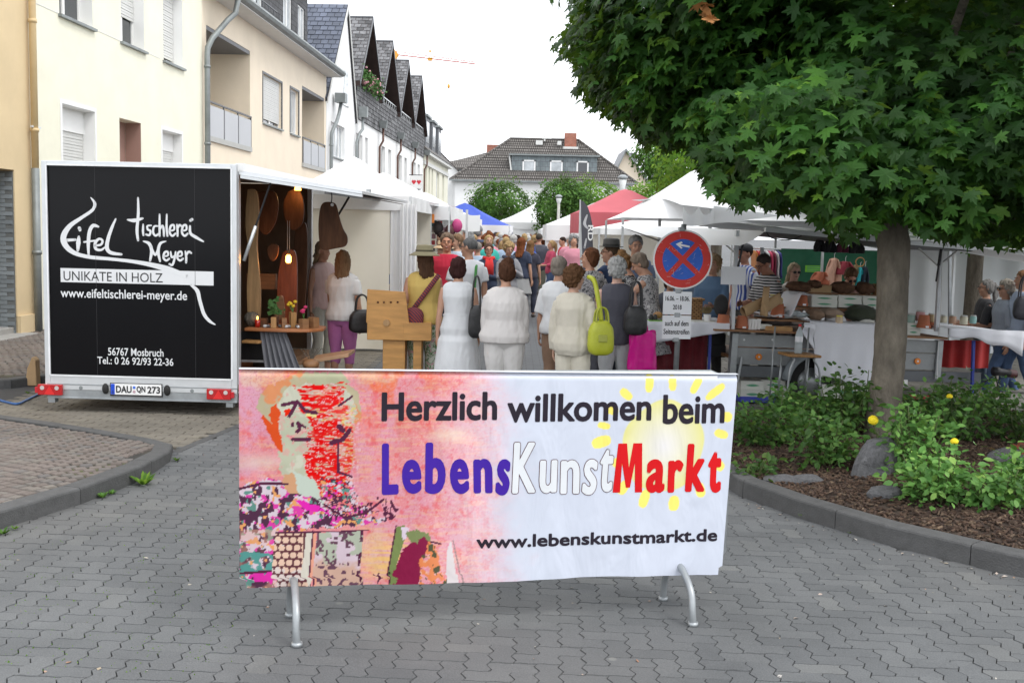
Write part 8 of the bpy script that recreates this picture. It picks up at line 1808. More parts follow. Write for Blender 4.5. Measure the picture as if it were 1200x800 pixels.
# ================================================================== PEOPLE
def stripemat(name, c1, c2, sc, axis='Z', thr=.5):
 m, n, p = nodes(name); tc = N(n, 'ShaderNodeTexCoord').outputs['Object']; w = N(n, 'ShaderNodeTexWave', bands_direction=axis, i_Scale=sc, i_Distortion=1.2, i_Detail=1.0); n.links.new(tc, w.inputs['Vector'])
 r = ramp(n, [(thr-.06, c1), (thr+.06, c2)]); n.links.new(w.outputs['Fac'], r.inputs[0]); n.links.new(r.outputs[0], p.inputs['Base Color']); p.inputs['Roughness'].default_value = .9; return m
def blotmat(name, stops, sc):
 m, n, p = nodes(name); tc = N(n, 'ShaderNodeTexCoord').outputs['Object']; w = N(n, 'ShaderNodeTexNoise', i_Scale=sc, i_Detail=3.0, i_Distortion=.8); n.links.new(tc, w.inputs['Vector'])
 r = ramp(n, stops); r.color_ramp.interpolation = 'CONSTANT'; n.links.new(w.outputs[0], r.inputs[0]); n.links.new(r.outputs[0], p.inputs['Base Color']); p.inputs['Roughness'].default_value = .9; return m
PAT = {'stripe': stripemat('black_white_stripes', (.02,.02,.025), (.62,.62,.62), 9.0), 'bluestripe': stripemat('blue_white_stripes', (.05,.09,.35), (.6,.62,.68), 7.0, 'X'),
 'floral': blotmat('green_pink_floral', [(0,(.55,.58,.50)),(.44,(.12,.22,.10)),(.52,(.50,.53,.45)),(.60,(.55,.20,.28)),(.66,(.45,.5,.42))], 16), 'greyprint': blotmat('grey_flower_print', [(0,(.10,.10,.11)),(.42,(.45,.44,.44)),(.52,(.20,.19,.20)),(.60,(.55,.54,.54))], 26),
 'bwprint': blotmat('black_white_print', [(0,(.03,.03,.03)),(.48,(.5,.5,.5)),(.56,(.04,.04,.05))], 22), 'denim': mat('denim', (.06,.10,.19), .9, .25, 6, .4, 60)}
def remesh(mb, voxel, disp=None, smooth=2):
 TS = scratch()
 me = bpy.data.meshes.new('r'); me.from_pydata(mb.v, [], mb.f); bm = bmesh.new(); bm.from_mesh(me); bmesh.ops.recalc_face_normals(bm, faces=bm.faces); bm.to_mesh(me); bm.free()
 ob = bpy.data.objects.new('r', me); TS.collection.objects.link(ob); md = ob.modifiers.new('r', 'REMESH'); md.mode = 'VOXEL'; md.voxel_size = voxel
 if smooth: sm = ob.modifiers.new('s', 'SMOOTH'); sm.factor = .6; sm.iterations = smooth
 TS.view_layers[0].update(); dg = TS.view_layers[0].depsgraph; out = bpy.data.meshes.new_from_object(ob.evaluated_get(dg)); bpy.data.objects.remove(ob); bpy.data.meshes.remove(me)
 if disp:
  out.update(); amp, f = disp; nn_ = [v.normal.copy() for v in out.vertices]; cc_ = []
  for v, vn in zip(out.vertices, nn_):
   p = v.co; k = mnoise.noise(Vector((p.x*f[0]+3, p.y*f[1], p.z*f[2])))+.5*(1-2.4*abs(mnoise.noise(Vector((p.x*f[0]*1.9+p.z*5, p.y*f[1]*1.9+5, p.z*f[2]*1.3-p.x*6))))); cc_.extend(p+vn*(amp*k))
  out.vertices.foreach_set('co', cc_)
 out.polygons.foreach_set('use_smooth', [True]*len(out.polygons)); return out
def person(label, x, Y, H=1.68, face=0, fem=True, g=1.0, skin=(.50,.28,.19), hair='short', hc=(.10,.06,.04), top='short', tc=(.6,.6,.6), tm='cloth', hem=.86, bottom='trousers', bc=(.1,.12,.2), bm='cloth', bl=.10,
  arms=None, turn=0, nod=0, lean=0, stride=0, voxel=.012, eyes=True, shoes=(.08,.06,.05), hat=None, glasses=None, smile=False, loose=1.0, group=None, scarf=None, z0=0):
 """face: turn of the body; 0 looks at the photographer, pi looks away"""
 t = empty('person', (x, Y, z0), face, label, 'person', group); s = H/1.70; t.scale = (s, s, s)
 ln = Matrix.Translation((0,0,.95)) @ Matrix.Rotation(lean, 4, 'X') @ Matrix.Translation((0,0,-.95))
 U = lambda p: ln @ Vector(p)
 sh = (.163 if fem else .182)*(.9+.1*g); B = MB(); TZ = [(.80,.125,.095),(.86,.158*g,.112*g),(.93,.172*g,.122*g),(1.02,.150*g,.112*g),(1.10,(.132 if fem else .150)*g,.104*g),(1.20,(.146 if fem else .160)*g,.112*g),(1.28,.163*(.5+.5*g),.122*(.5+.5*g)),(1.35,.168*(.6+.4*g),.104),(1.405,.145,.080),(1.44,.075,.062)]
 def torso(mb, off, z0, z1=1.44, flare=0.0, rings=None):
  R_ = rings or TZ; pts = []; rad = []
  for z, rx, ry in R_:
   if z < z0-1e-6 or z > z1+1e-6: continue
   f = flare*max(0, (1.10-z))/.3; pts.append(U((0, .005, z))); rad.append((rx+off+f, ry+off+f))
  mb.tube(pts, rad, 18, flat=(1,0,0))
 torso(B, 0, .80)
 hip = [(-.085,0,.90), (.085,0,.90)]; knees = []; ank = []
 for k, sx in enumerate((-1, 1)):
  st = stride*(1 if k else -1); kn = Vector((sx*.092, -.02-st*.16, .49)); an = Vector((sx*.095, .02-st*.34, .085+.05*max(0,-st))); knees.append(kn); ank.append(an)
  B.tube([(sx*.085,0,.92), (sx*.09,-.005-st*.05,.72), kn, (kn+an)/2+Vector((0,.012,.04)), an], [.088*g,.074*g,.053,.050,.036], 12)
  B.tube([an+Vector((0,.04,-.045)), an+Vector((0,-.05,-.05)), an+Vector((0,-.15,-.062))], [.036,.038,.024], 10)
 cov = {'short': 3, 'elbow': 5, 'three': 6, 'long': 8}.get(top, 0)
 arms = arms or ('hang', 'hang'); hands = []; segs = []
 PO = {'hang': ((.16,.02,-1), (.08,-.16,-1)), 'hip': ((.35,.15,-1), (-.2,-.9,-.35)), 'front': ((.1,-.25,-1), (-.35,-1,-.05)), 'chest': ((.25,-.2,-1), (-.75,-.75,.55)), 'reach': ((.1,-.75,-.7), (.0,-1,-.05)), 'point': ((.5,-.6,-.4), (.4,-.9,.2)), 'bagarm': ((.3,.05,-1), (.05,-1,-.15)), 'up': ((.5,-.3,.6),(-.2,-.3,1)), 'out': ((.4,0,-1),(.5,-.3,-.8)), 'fold': ((.12,-.2,-1), (-1,-.55,.1)), 'down': ((.08,-.05,-1),(.02,-.08,-1))}
 for k, sx in enumerate((-1, 1)):
  a, b = PO[arms[k]]; a = Vector((a[0]*sx, a[1], a[2])).normalized(); b = Vector((b[0]*sx, b[1], b[2])).normalized()
  S = U((sx*sh, .005, 1.342)); E_ = S+a*.27; Wr = E_+b*.235; segs.append((S, E_, Wr, a, b)); q = (.85 if fem else 1.0)*(.7+.3*g)
  B.tube([U((sx*.075,.0,1.380)), S, S.lerp(E_,.3), S.lerp(E_,.75), E_, E_.lerp(Wr,.3), E_.lerp(Wr,.8), Wr], [r_*(.74 if i_ < cov else 1) for i_, r_ in enumerate((.046*q if cov else .040*q,.053*q,.052*q,.042*q,.038*q,.041*q,.029*q,.026*q))], 10)
  n = Vector((-sx*.9, -.25, 0)); n = (n-b*n.dot(b)).normalized(); w = b.cross(n).normalized(); hands.append((Wr, b, n, w))
  B.tube([Wr-b*.01, Wr+b*.035, Wr+b*.085], [(.024,.017),(.034,.015),(.036,.012)], 10, flat=tuple(w))
 hm = ln @ Matrix.Translation((0,.0,1.47)) @ Matrix.Rotation(turn, 4, 'Z') @ Matrix.Rotation(nod, 4, 'X') @ Matrix.Translation((0,0,-1.47))
 hq = lambda p: hm @ Vector(p)
 hs = MB(); hs.ell((0,.012,1.605), (.074,.092,.092), 18, 12); hs.ell((0,-.022,1.545), (.056,.064,.072), 16, 10); hs.ell((0,-.052,1.492), (.030,.030,.022), 10, 8)
 hs.tube([(0,-.080,1.606),(0,-.098,1.582),(0,-.110,1.566)], [.009,.012,.015], 8); hs.ell((0,-.074,1.615), (.045,.014,.010), 10, 6)
 for sx in (-1,1): hs.ell((sx*.077,.008,1.578), (.011,.020,.031), 8, 8); hs.ell((sx*.035,-.060,1.555), (.022,.02,.02), 8, 6)
 hs.tube([(0,.022,1.39),(0,.012,1.46),(0,.0,1.53)], [.056,.050,.052], 12)
 B.add([hq(p) for p in hs.v], hs.f); B.tube([U((0,.012,1.38)), hq((0,.016,1.47))], [.062,.052], 12)
 me = remesh(B, voxel, None, 2); me.materials.append(M_['skin'])
 fg = MB()
 for Wr, b, n, w in hands:
  for i, (o_, L) in enumerate(((-1.5,.060),(-.5,.072),(.5,.068),(1.5,.054))):
   p = Wr+b*.072+w*(o_*.0175); fg.tube([p, p+b*L*.5+n*.006, p+b*L*.85+n*.020, p+b*L+n*.034], [.0088,.0082,.0076,.0062], 6)
  sgn = -1 if w.y > 0 else 1; wt = w*(1 if (w.y < 0) else -1); p = Wr+b*.022+wt*.022; fg.tube([p, p+wt*.022+b*.022+n*.008, p+wt*.026+b*.050+n*.018], [.0115,.0100,.0080], 6)
 bmx = bmesh.new(); bmx.from_mesh(me); vs = [bmx.verts.new(v) for v in fg.v]; bmx.verts.ensure_lookup_table()
 for f in fg.f:
  fc = bmx.faces.new([vs[i] for i in f]); fc.smooth = True
 bmx.to_mesh(me); bmx.free(); link('body', me, t, color=skin)
 sl = {'none': 0, 'short': .62, 'elbow': 1.0, 'three': 1.55, 'long': 2.0}[top if top in ('none','short','elbow','three','long') else 'short']; o_ = .014*loose
 T = MB()
 zz = [r for r in TZ if r[0] >= hem-.001]
 if hem < .80: zz = [(hem, .19*g+.02*loose, .15*g+.02*loose)]+[r for r in TZ]
 if top == 'dress' or bottom == 'dress':
  zz = [(bl, .215*g, .165*g), (.62,.20*g,.152*g), (.80,.185*g,.140*g)]+[r for r in TZ if r[0] >= .86]
 torso(T, o_, 0, 1.445, 0.012*loose, rings=zz)
 for k, sx in enumerate((-1, 1)):
  S, E_, Wr, a, b = segs[k]; q = (.9 if fem else 1.05)*(.7+.3*g)
  T.tube([U((sx*.055,.0,1.392)), U((sx*.11,.0,1.376)), S if sl else S-Vector((sx*.02,0,-.012))], [.048*q, .052*q+.003*loose, .056*q+.004*loose if sl else .046*q], 12)
  if sl:
   pts = [S, S.lerp(E_, min(1, sl)*.5), S.lerp(E_, min(1, sl))]; rad = [.056*q+.004*loose, .057*q+.010*loose, .050*q+.016*loose if sl <= 1 else .046*q+.012*loose]
   if sl > 1: pts += [E_.lerp(Wr, (sl-1)*.5), E_.lerp(Wr, (sl-1)*.98)]; rad += [.043*q+.010*loose, .034*q+.010*loose]
   T.tube(pts, rad, 10)
 vx = voxel*1.1; M = lambda k: PAT[k] if k in PAT else M_[k]
 me = remesh(T, vx, (.0050*loose, (12,12,3.6)), 2); me.materials.append(M(tm)); link('dress' if (bottom == 'dress') else 'top', me, t, color=tc)
 if bottom in ('trousers', 'shorts'):
  L = MB(); torso(L, .007, .80, 1.02)
  for k, sx in enumerate((-1, 1)):
   kn, an = knees[k], ank[k]; st = stride*(1 if k else -1); pts = [Vector((sx*.082,0,.92)), Vector((sx*.09,-.005-st*.05,.72)), kn+Vector((0,.005,0))]; rad = [.100*g,.088*g,.066*(.6+.4*g)]
   if bl < .49: e = kn.lerp(an, (.49-bl)/.405); pts += [(kn+e)/2+Vector((0,.01,0)), e]; rad += [.064,.058]
   else: pts = pts[:2]+[Vector((sx*.09,-.01-st*.05,.72)).lerp(kn, (.72-bl)/.23)]; rad = rad[:2]+[.085*g]
   L.tube(pts, rad, 12)
  me = remesh(L, vx, (.006, (10,10,7)), 2); me.materials.append(M(bm)); link('shorts' if bl > .4 else 'trousers', me, t, color=bc)
 elif bottom == 'skirt':
  L = MB(); torso(L, .012, 0, 1.02, rings=[(bl,.20*g+.03,.16*g+.03),(.70,.185*g+.01,.15*g+.01)]+[r for r in TZ if .80 < r[0] <= 1.02]); me = remesh(L, vx, (.010, (12,12,3)), 2); me.materials.append(M(bm)); link('skirt', me, t, color=bc)
 for k, sx in enumerate((-1, 1)):
  an = ank[k]; sm = MB().tube([an+Vector((0,.055,-.05)), an+Vector((0,.02,-.042)), an+Vector((0,-.07,-.048)), an+Vector((0,-.15,-.058)), an+Vector((0,-.185,-.064))], [(.034,.030),(.043,.040),(.046,.036),(.042,.024),(.02,.014)], 12, flat=(1,0,0)); sm.build('shoe', M_['leather'], t, smooth=True, color=shoes)
 if hair:
  Hh = MB(); e = Hh.ell; amp, fr = .013, (46,46,8); e((0,.022,1.622), (.082,.096,.088), 18, 12)
  if hair in ('bob','long','bun','pony','blong'): e((0,.032,1.585), (.090,.080,.088), 16, 10)
  if hair == 'bob': e((0,.030,1.560), (.098,.078,.090), 16, 10)
  if hair in ('long','blong'): Hh.tube([(0,.03,1.64),(0,.050,1.54),(0,.068,1.44),(0,.075,1.36 if hair == 'long' else 1.28),(0,.07,1.31 if hair == 'long' else 1.20)], [(.080,.06),(.092,.055),(.095,.045),(.085,.035),(.04,.02)], 14, flat=(1,0,0))
  if hair == 'bun': e((-.012,.045,1.712), (.050,.048,.042), 14, 9); e((0,.01,1.66), (.076,.085,.07), 14, 9)
  if hair == 'pony': Hh.tube([(0,.10,1.65),(0,.14,1.60),(0,.13,1.48),(0,.11,1.34),(0,.10,1.25)], [.03,.034,.032,.026,.010], 10)
  if hair in ('curly','curlyshort'): q = 1.0 if hair == 'curly' else .93; e((0,.018,1.628), (.104*q,.108*q,.100*q), 20, 14); e((0,.04,1.575), (.097*q,.085*q,.085*q), 16, 10); amp, fr = .022, (34,34,34)
  if hair == 'short': amp = .004
  if hair == 'full': e((0,.02,1.628), (.090,.100,.092), 18, 12); e((0,.04,1.57), (.084,.07,.07), 14, 8); amp = .009
  Hh.v = [(v[0], max(v[1], -.066+(.0 if v[2] > 1.66 else (1.66-v[2])*.62)), v[2]) for v in Hh.v]
  Hh.v = [tuple(hq(p)) for p in Hh.v]; me = remesh(Hh, min(voxel, .011), (amp, fr), 1); me.materials.append(M_['hair']); link('hair', me, t, color=hc)
 if eyes:
  for sx in (-1, 1):
   e = MB(); e.ell((sx*.031,-.079,1.592), (.0115,.0065,.0055), 10, 8); e.mi = 1; e.ell((sx*.031,-.083,1.592), (.0055,.004,.0052), 8, 6); e.v = [tuple(hq(p)) for p in e.v]
   e.build('eye', [mat('eye_white', (.36,.32,.30), .4, .05, spec=.2), mat('iris', (.03,.022,.018), .3, .1)], t, smooth=True)
   b = MB().tube([(sx*.014,-.087,1.612),(sx*.033,-.088,1.618),(sx*.050,-.076,1.611)], [.0035,.0045,.002], 6); b.v = [tuple(hq(p)) for p in b.v]; b.build('eyebrow', M_['hair'], t, smooth=True, color=tone(hc, .8))
  l = MB(); w = .030 if smile else .023; l.tube([(-w,-.078,1.532+(.008 if smile else 0)),(0,-.0905,1.527),(w,-.078,1.532+(.008 if smile else 0))], [.003,.0065,.003], 6); l.v = [tuple(hq(p)) for p in l.v]; l.build('lips', mat('lip', (.36,.11,.09), .5, .05), t, smooth=True)
  if smile: l = MB().tube([(-.014,-.0880,1.5335),(0,-.0935,1.531),(.014,-.0880,1.5335)], [.001,.0028,.001], 6); l.v = [tuple(hq(p)) for p in l.v]; l.build('teeth', M_['white'], t, smooth=True)
 if glasses:
  gl = MB()
  for sx in (-1, 1):
   if glasses == 'sun': gl.ell((sx*.032,-.096,1.592), (.026,.006,.020), 12, 8)
   else:
    for k in range(10): a = k*2*PI/10; b_ = (k+1)*2*PI/10; gl.tube([(sx*.032+.023*math.cos(a),-.096,1.592+.016*math.sin(a)), (sx*.032+.023*math.cos(b_),-.096,1.592+.016*math.sin(b_))], .0022, 4)
   gl.tube([(sx*.055,-.09,1.598),(sx*.082,.0,1.592)], .0025, 5)
  gl.tube([(-.012,-.098,1.596),(.012,-.098,1.596)], .0025, 5); gl.v = [tuple(hq(p)) for p in gl.v]; gl.build('glasses', M_['black'], t, smooth=True, kind='stuff')
 if hat:
  kind, c_ = hat; h = MB(); tz = 1.655
  if kind == 'sun': h.lathe([(.175,-.035),(.172,-.028),(.12,.0),(.098,.012),(.092,.07),(.075,.085),(.0,.09)], (0,.015,tz), 24)
  if kind == 'fedora': h.lathe([(.142,.006),(.14,-.002),(.104,.0),(.100,.012),(.094,.085),(.07,.10),(.03,.088),(.0,.086)], (0,.015,tz), 24)
  if kind == 'cap': h.ell((0,.015,tz), (.092,.103,.068), 18, 10); h.prism([(-.06,-.07,tz),(.06,-.07,tz),(.05,-.15,tz-.015),(0,-.165,tz-.018),(-.05,-.15,tz-.015)], (0,0,.008))
  h.v = [tuple(hq(p)) for p in h.v]; ho = h.build('hat', M_['cloth'], t, smooth=True, color=c_)
  if kind != 'cap': b = MB().lathe([(.1015,.004),(.101,.03)], (0,.015,tz), 24, cap=False); b.v = [tuple(hq(p)) for p in b.v]; b.build('hat_band', M_['cloth'], ho, smooth=True, color=tone(c_, .35))
 if scarf:
  sc = MB().tube(smooth3([U((-.06,.06,1.44)), U((-.09,-.03,1.44)), U((0,-.10,1.42)), U((.09,-.03,1.44)), U((.06,.06,1.44))],4), .035, 8); sc.tube([U((-.02,-.11,1.42)), U((-.03,-.14,1.3)), U((-.035,-.145,1.15))], [(.045,.02),(.05,.018),(.055,.012)], 10, flat=(1,0,0)); sc.tube([U((.03,-.11,1.42)), U((.035,-.14,1.3)), U((.04,-.145,1.1))], [(.04,.02),(.05,.018),(.05,.012)], 10, flat=(1,0,0)); sc.build('scarf', M_['cloth'], t, smooth=True, color=scarf)
 t['_'] = 0; del t['_']; return t
def who(px, py, Y, **k):
 p = P(px, py, Y); lab = k.pop('label'); H = k.pop('H', None) or p.z
 return person(lab, p.x, Y, H, **k)
SK = [(.50,.28,.19), (.56,.34,.25), (.44,.23,.15)]
GR = (.30,.30,.30); SIL = (.42,.42,.42); BRN = (.10,.052,.03); DKB = (.035,.02,.016); BLD = (.45,.31,.15); AUB = (.20,.065,.025)
def bag(name, label, x, y, z, w, h, d, color, rz=0, strap=None, m='leather', sag=.0, hand=True):
 t = empty(name, (x, y, z), rz, label, 'bag')
 def sh(p): k = .86+.14*(1-p.z); return Vector((math.copysign(abs(p.x)**.55, p.x)*k, math.copysign(abs(p.y)**.6, p.y), math.copysign(abs(p.z)**.62, p.z)*(1-.12*p.x*p.x*(1 if p.z > 0 else 0))))*(1+.05*mnoise.noise(p*3))
 MB().ell((0,0,-h/2), (w/2,d/2,h/2), 20, 14, fn=sh).build('body', M_[m], t, smooth=True, color=color)
 if hand:
  for s in (-1, 1): MB().tube(smooth3([(-w*.26,s*d*.28,-.05),(-w*.2,s*d*.2,strap*.7 if strap else .12),(0,s*d*.12,strap or .17),(w*.2,s*d*.2,strap*.7 if strap else .12),(w*.26,s*d*.28,-.05)],4), .010, 6).build('handle', M_['leather'], t, smooth=True, color=tone(color, .8))
 return t
def foreground():
 pi = PI
 def at(px, py, Y): return P(px, py, Y)
 who(402, 294, 12.9, label='woman in purple capri trousers and white top at the trailer counter', face=pi-.25, g=1.10, hair='long', hc=(.22,.13,.07), top='short', tc=(.66,.66,.66), tm='knit', hem=.86, bc=(.46,.15,.38), bl=.33, arms=('hang','front'), turn=.3, eyes=False, loose=1.3, shoes=(.35,.25,.18), voxel=.011)
 q = at(424, 395, 12.65); bag('handbag', 'black leather handbag held by the woman in purple trousers', q.x, q.y, .98, .30, .27, .13, (.012,.012,.014), rz=.3)
 who(379, 283, 14.0, label='woman in pale pink sleeveless top behind the hanging walnut board', face=.9, g=.95, hair='long', hc=(.35,.25,.15), top='none', tc=(.70,.52,.50), tm='knit', hem=.86, bc=(.50,.50,.44), bl=.2, arms=('hang','front'), eyes=False, shoes=(.3,.2,.15))
 who(497, 291, 12.3, label='woman in mustard sleeveless top, floral trousers and olive sun hat', face=pi+.15, g=1.12, hair='long', hc=BRN, top='none', tc=(.62,.44,.13), tm='knit', hem=.86, bm='floral', bl=.1, arms=('front','hang'), turn=.35, eyes=False, hat=('sun',(.24,.21,.12)), loose=1.2, voxel=.011)
 a = at(497, 291, 12.3); st = MB(); g_ = lambda u, v: (Vector((a.x+.155-.36*u, a.y-.135-.03*math.sin(u*pi), 1.43-.50*u)).lerp(Vector((a.x+.155-.36*u+.05, a.y-.140-.03*math.sin(u*pi), 1.43-.50*u-.02)), v)); st.grid(g_, 20, 1)
 o = st.build('woven_strap', stripemat('woven_stripes', (.30,.05,.04), (.04,.03,.06), 16, 'DIAGONAL'), None, smooth=True, solid=.006); tag(o, 'red and dark woven strap across the mustard top', 'strap')
 q = at(487, 372, 12.1); o = MB().ell((0,0,0), (.11,.05,.13), 16, 12, fn=lambda p: Vector((p.x*(1+.1*p.z), p.y, math.copysign(abs(p.z)**.7, p.z)))).build('woven_bag', bpy.data.materials['woven_stripes'], None, smooth=True); o.location = (q.x-.02, q.y, .93); tag(o, 'small woven shoulder bag at the hip of the woman with the olive hat', 'bag')
 who(524, 274, 15.6, label='smiling man in crimson shirt with brown grey hair facing the photographer', face=-.15, fem=False, g=1.0, hair='full', hc=(.20,.14,.10), top='short', tc=(.50,.02,.05), tm='knit', bc=(.05,.06,.09), smile=True, turn=.15, skin=(.50,.24,.15), voxel=.009)
 who(549, 279, 14.3, label='grey haired man in white T-shirt with glasses and green rucksack straps', face=pi+.5, fem=False, g=1.05, hair='short', hc=(.16,.16,.16), top='short', tc=(.72,.73,.76), tm='knit', bc=(.2,.25,.33), turn=.75, glasses='clear', arms=('hang','bagarm'), voxel=.010)
 a = at(549, 279, 14.3)
 for dx, lb in ((-.10, 'left'), (.10, 'right')):
  o = MB().tube(smooth3([(a.x+dx-.02,a.y-.15,1.05),(a.x+dx,a.y-.16,1.25),(a.x+dx*1.1,a.y-.10,1.44),(a.x+dx*1.1,a.y+.03,1.47)],4), (.018), 8).build('rucksack_strap', M_['cloth'], None, smooth=True, color=(.06,.25,.06)); tag(o, '%s green strap over the white T-shirt of the grey haired man' % lb, 'strap')
 who(538, 302, 11.5, label='woman in sleeveless white dress with dark brown bob, seen from behind', face=pi+.05, g=1.02, hair='bob', hc=(.055,.022,.02), top='none', bottom='dress', tc=(.66,.67,.68), bl=.40, arms=('hang','hang'), turn=-.35, eyes=False, loose=1.1, voxel=.010)
 a = at(538, 302, 11.5); w = a; o = MB().lathe([(.150,.0),(.151,.02)], (0,0,0), 28, cap=False).build('waist_seam', M_['cloth'], None, color=(.66,.67,.68), solid=.004); o.location = (a.x, a.y, 1.02); o.scale = (1.05,.82,1); tag(o, 'narrow belt of the sleeveless white dress', 'belt')
 q = at(558, 372, 11.3); bag('shoulder_bag', 'slim black shoulder bag hanging at the right of the white dress', q.x, q.y+.0, 1.15, .16, .34, .08, (.012,.012,.013), strap=.30)
 who(593, 307, 10.9, label='woman in loose off-white sweater with auburn hair in a bun', face=pi-.05, g=1.38, hair='bun', hc=(.09,.04,.022), top='three', tc=(.60,.57,.55), tm='knit', hem=.86, bc=(.62,.60,.58), bl=.1, arms=('down','down'), turn=.45, eyes=False, loose=1.5, voxel=.010)
 a = at(584, 309, 10.95); o = MB().tube([(.034*math.cos(k*PI/8), .034*math.sin(k*PI/8), 0) for k in range(17)], .010, 6).build('hair_tie', M_['cloth'], None, smooth=True, color=(.012,.012,.012)); o.location = (a.x+.045, a.y+.05, a.z-.035); o.rotation_euler = (.2,.2,0); tag(o, 'black hair tie round the auburn bun', 'hair tie')
 who(674, 313, 10.5, label='woman in cream jacket with curly brown hair, seen from behind left of the lime bag', face=pi-.45, g=1.12, hair='curly', hc=(.13,.065,.032), top='long', tc=(.56,.52,.43), hem=.80, bc=(.60,.56,.46), bl=.1, arms=('bagarm','hang'), turn=-.55, nod=.05, loose=1.6, skin=(.55,.33,.24), voxel=.010)
 q = at(704, 398, 10.3); t = bag('shoulder_bag', 'lime yellow shoulder bag of the woman in the cream jacket', q.x, q.y, 1.10, .25, .33, .12, (.42,.45,.02), rz=.3, strap=.12); b = at(697, 350, 10.4); MB().tube(smooth3([(0,0,.0),(-.03,0,.16),(b.x-q.x,.05,.36),(b.x-q.x-.03,.14,.40)],5), [.024]*15+[.02], 8).build('strap', M_['leather'], t, smooth=True, color=(.42,.45,.02)); MB().box(-.05,.04,-.072,-.06,-.20,-.13).build('pocket', M_['leather'], t, color=(.34,.36,.05), bevel=.01)
 who(656, 302, 11.8, label='person in white shirt with grey blond hair partly hidden by the cream jacket woman', face=pi-.3, fem=True, g=1.05, hair='full', hc=(.30,.26,.22), top='elbow', tc=(.74,.75,.76), bc=(.28,.17,.11), bl=.1, turn=-.2, eyes=False, loose=1.6)
 who(724, 303, 11.3, label='woman in charcoal sleeveless top with short silver hair, seen from behind', face=pi+.15, g=1.1, hair='curlyshort', hc=(.46,.46,.45), top='none', tc=(.075,.075,.095), tm='knit', hem=.80, bc=(.42,.43,.44), bl=.1, arms=('hang','hang'), turn=-.25, eyes=False, skin=(.58,.36,.28), voxel=.010)
 q = at(745, 362, 11.05); bag('shoulder_bag', 'black leather shoulder bag of the silver haired woman', q.x, q.y, 1.20, .24, .30, .11, (.014,.014,.016), rz=.2, strap=.24)
 q = at(753, 402, 11.1); t = empty('shopping_bag', (q.x, q.y, .93), .1, 'bright pink plastic shopping bag beside the silver haired woman', 'bag'); MB().grid(lambda u, v: ((.13+.02*v+.006*math.sin(u*40+v*9))*math.cos(2*pi*u)*1.0, (.05+.01*math.sin(u*31))*math.sin(2*pi*u), -.40*v+.02*math.sin(u*17)), 40, 14).build('body', mat('pink_plastic', (.72,.01,.30), .28, .08, 6, .5, 14, trans=.25), t, smooth=True, solid=.002); MB().tube(smooth3([(-.05,0,0),(-.03,0,.08),(.03,0,.08),(.05,0,0)],4), .008, 6).build('handle', bpy.data.materials['pink_plastic'], t, smooth=True)
 who(691, 291, 13.2, label='woman with brown bob in grey patterned top, face in profile to the right', face=pi+.3, g=1.0, hair='bob', hc=(.17,.07,.035), top='short', tm='greyprint', bc=(.1,.1,.12), turn=1.15, skin=(.56,.31,.21), voxel=.010)
 who(715, 284, 13.6, H=1.80, label='man in navy T-shirt with dark fedora and glasses looking right', face=pi+.9, fem=False, g=1.1, hair='short', hc=(.12,.08,.05), top='short', tc=(.035,.06,.13), tm='knit', bc=(.06,.07,.1), turn=.55, hat=('fedora',(.05,.048,.045)), glasses='clear', arms=('hang','front'), voxel=.010)
 who(745, 277, 15.2, label='grey haired man facing the camera behind the leaning women', face=.15, fem=False, g=1.05, hair='full', hc=GR, top='short', tc=(.12,.16,.25), bc=(.1,.1,.12), nod=.15, voxel=.010)
 who(741, 297, 13.0, label='woman with light brown bun bending over the stall in black and white print', face=pi+1.1, g=1.0, hair='bun', hc=(.26,.14,.06), top='short', tm='bwprint', bc=(.08,.08,.1), turn=.2, nod=.35, lean=.12, arms=('front','front'), voxel=.010)
 who(764, 296, 12.9, label='woman in pale flowered dress bending to the table beside the sign', face=pi+1.25, g=1.02, hair='full', hc=(.28,.22,.17), top='none', bottom='dress', tm='greyprint', bl=.5, turn=.1, nod=.4, lean=.16, arms=('front','reach'), voxel=.010)
 who(786, 322, 14.0, label='person in dark top mostly hidden behind the no stopping sign', face=0, g=1.1, hair='bob', hc=BRN, top='short', tc=(.10,.11,.14), bc=(.1,.1,.1), arms=('front','chest'), eyes=False)
 who(800, 306, 14.6, label='second person behind the sign with blue grey shirt', face=.3, fem=False, g=1.1, hair='short', hc=GR, top='long', tc=(.16,.22,.32), bc=(.1,.1,.1), eyes=False)
 who(836, 300, 13.9, label='person in denim jacket with light hair between the sign and the stall pole', face=-.5, g=1.1, hair='curly', hc=(.40,.28,.16), top='long', tc=(.10,.18,.30), bc=(.1,.1,.1), arms=('front','front'), voxel=.012)
 who(873, 287, 15.2, label='man with dark cap and blue striped shirt behind the left stall pole', face=-1.1, fem=False, g=1.05, hair='short', hc=DKB, top='short', tm='bluestripe', bc=(.1,.1,.1), hat=('cap',(.03,.03,.035)), skin=(.45,.22,.15))
 who(904, 297, 13.9, label='man in black and white striped shirt with glasses looking down at the stall', face=-1.15, fem=False, g=1.2, hair='short', hc=(.07,.055,.05), top='elbow', tm='stripe', bc=(.1,.1,.1), turn=-.1, nod=.45, lean=.10, glasses='clear', arms=('front','front'), skin=(.42,.20,.13), voxel=.010)
 who(931, 309, 14.4, label='woman with long blonde hair and sunglasses behind the top shelf', face=.15, g=.95, hair='blong', hc=(.52,.42,.28), top='long', tc=(.55,.52,.48), bc=(.1,.1,.1), glasses='sun', arms=('front','front'), skin=(.58,.36,.28), voxel=.010, nod=.1)
 who(992, 312, 14.4, label='woman with brown hair leaning forward between loaves and hanging clothes', face=.1, g=.95, hair='full', hc=(.16,.09,.05), top='short', tc=(.2,.1,.08), bc=(.1,.1,.1), glasses='sun', nod=.5, lean=.18, skin=(.48,.24,.16), voxel=.010)
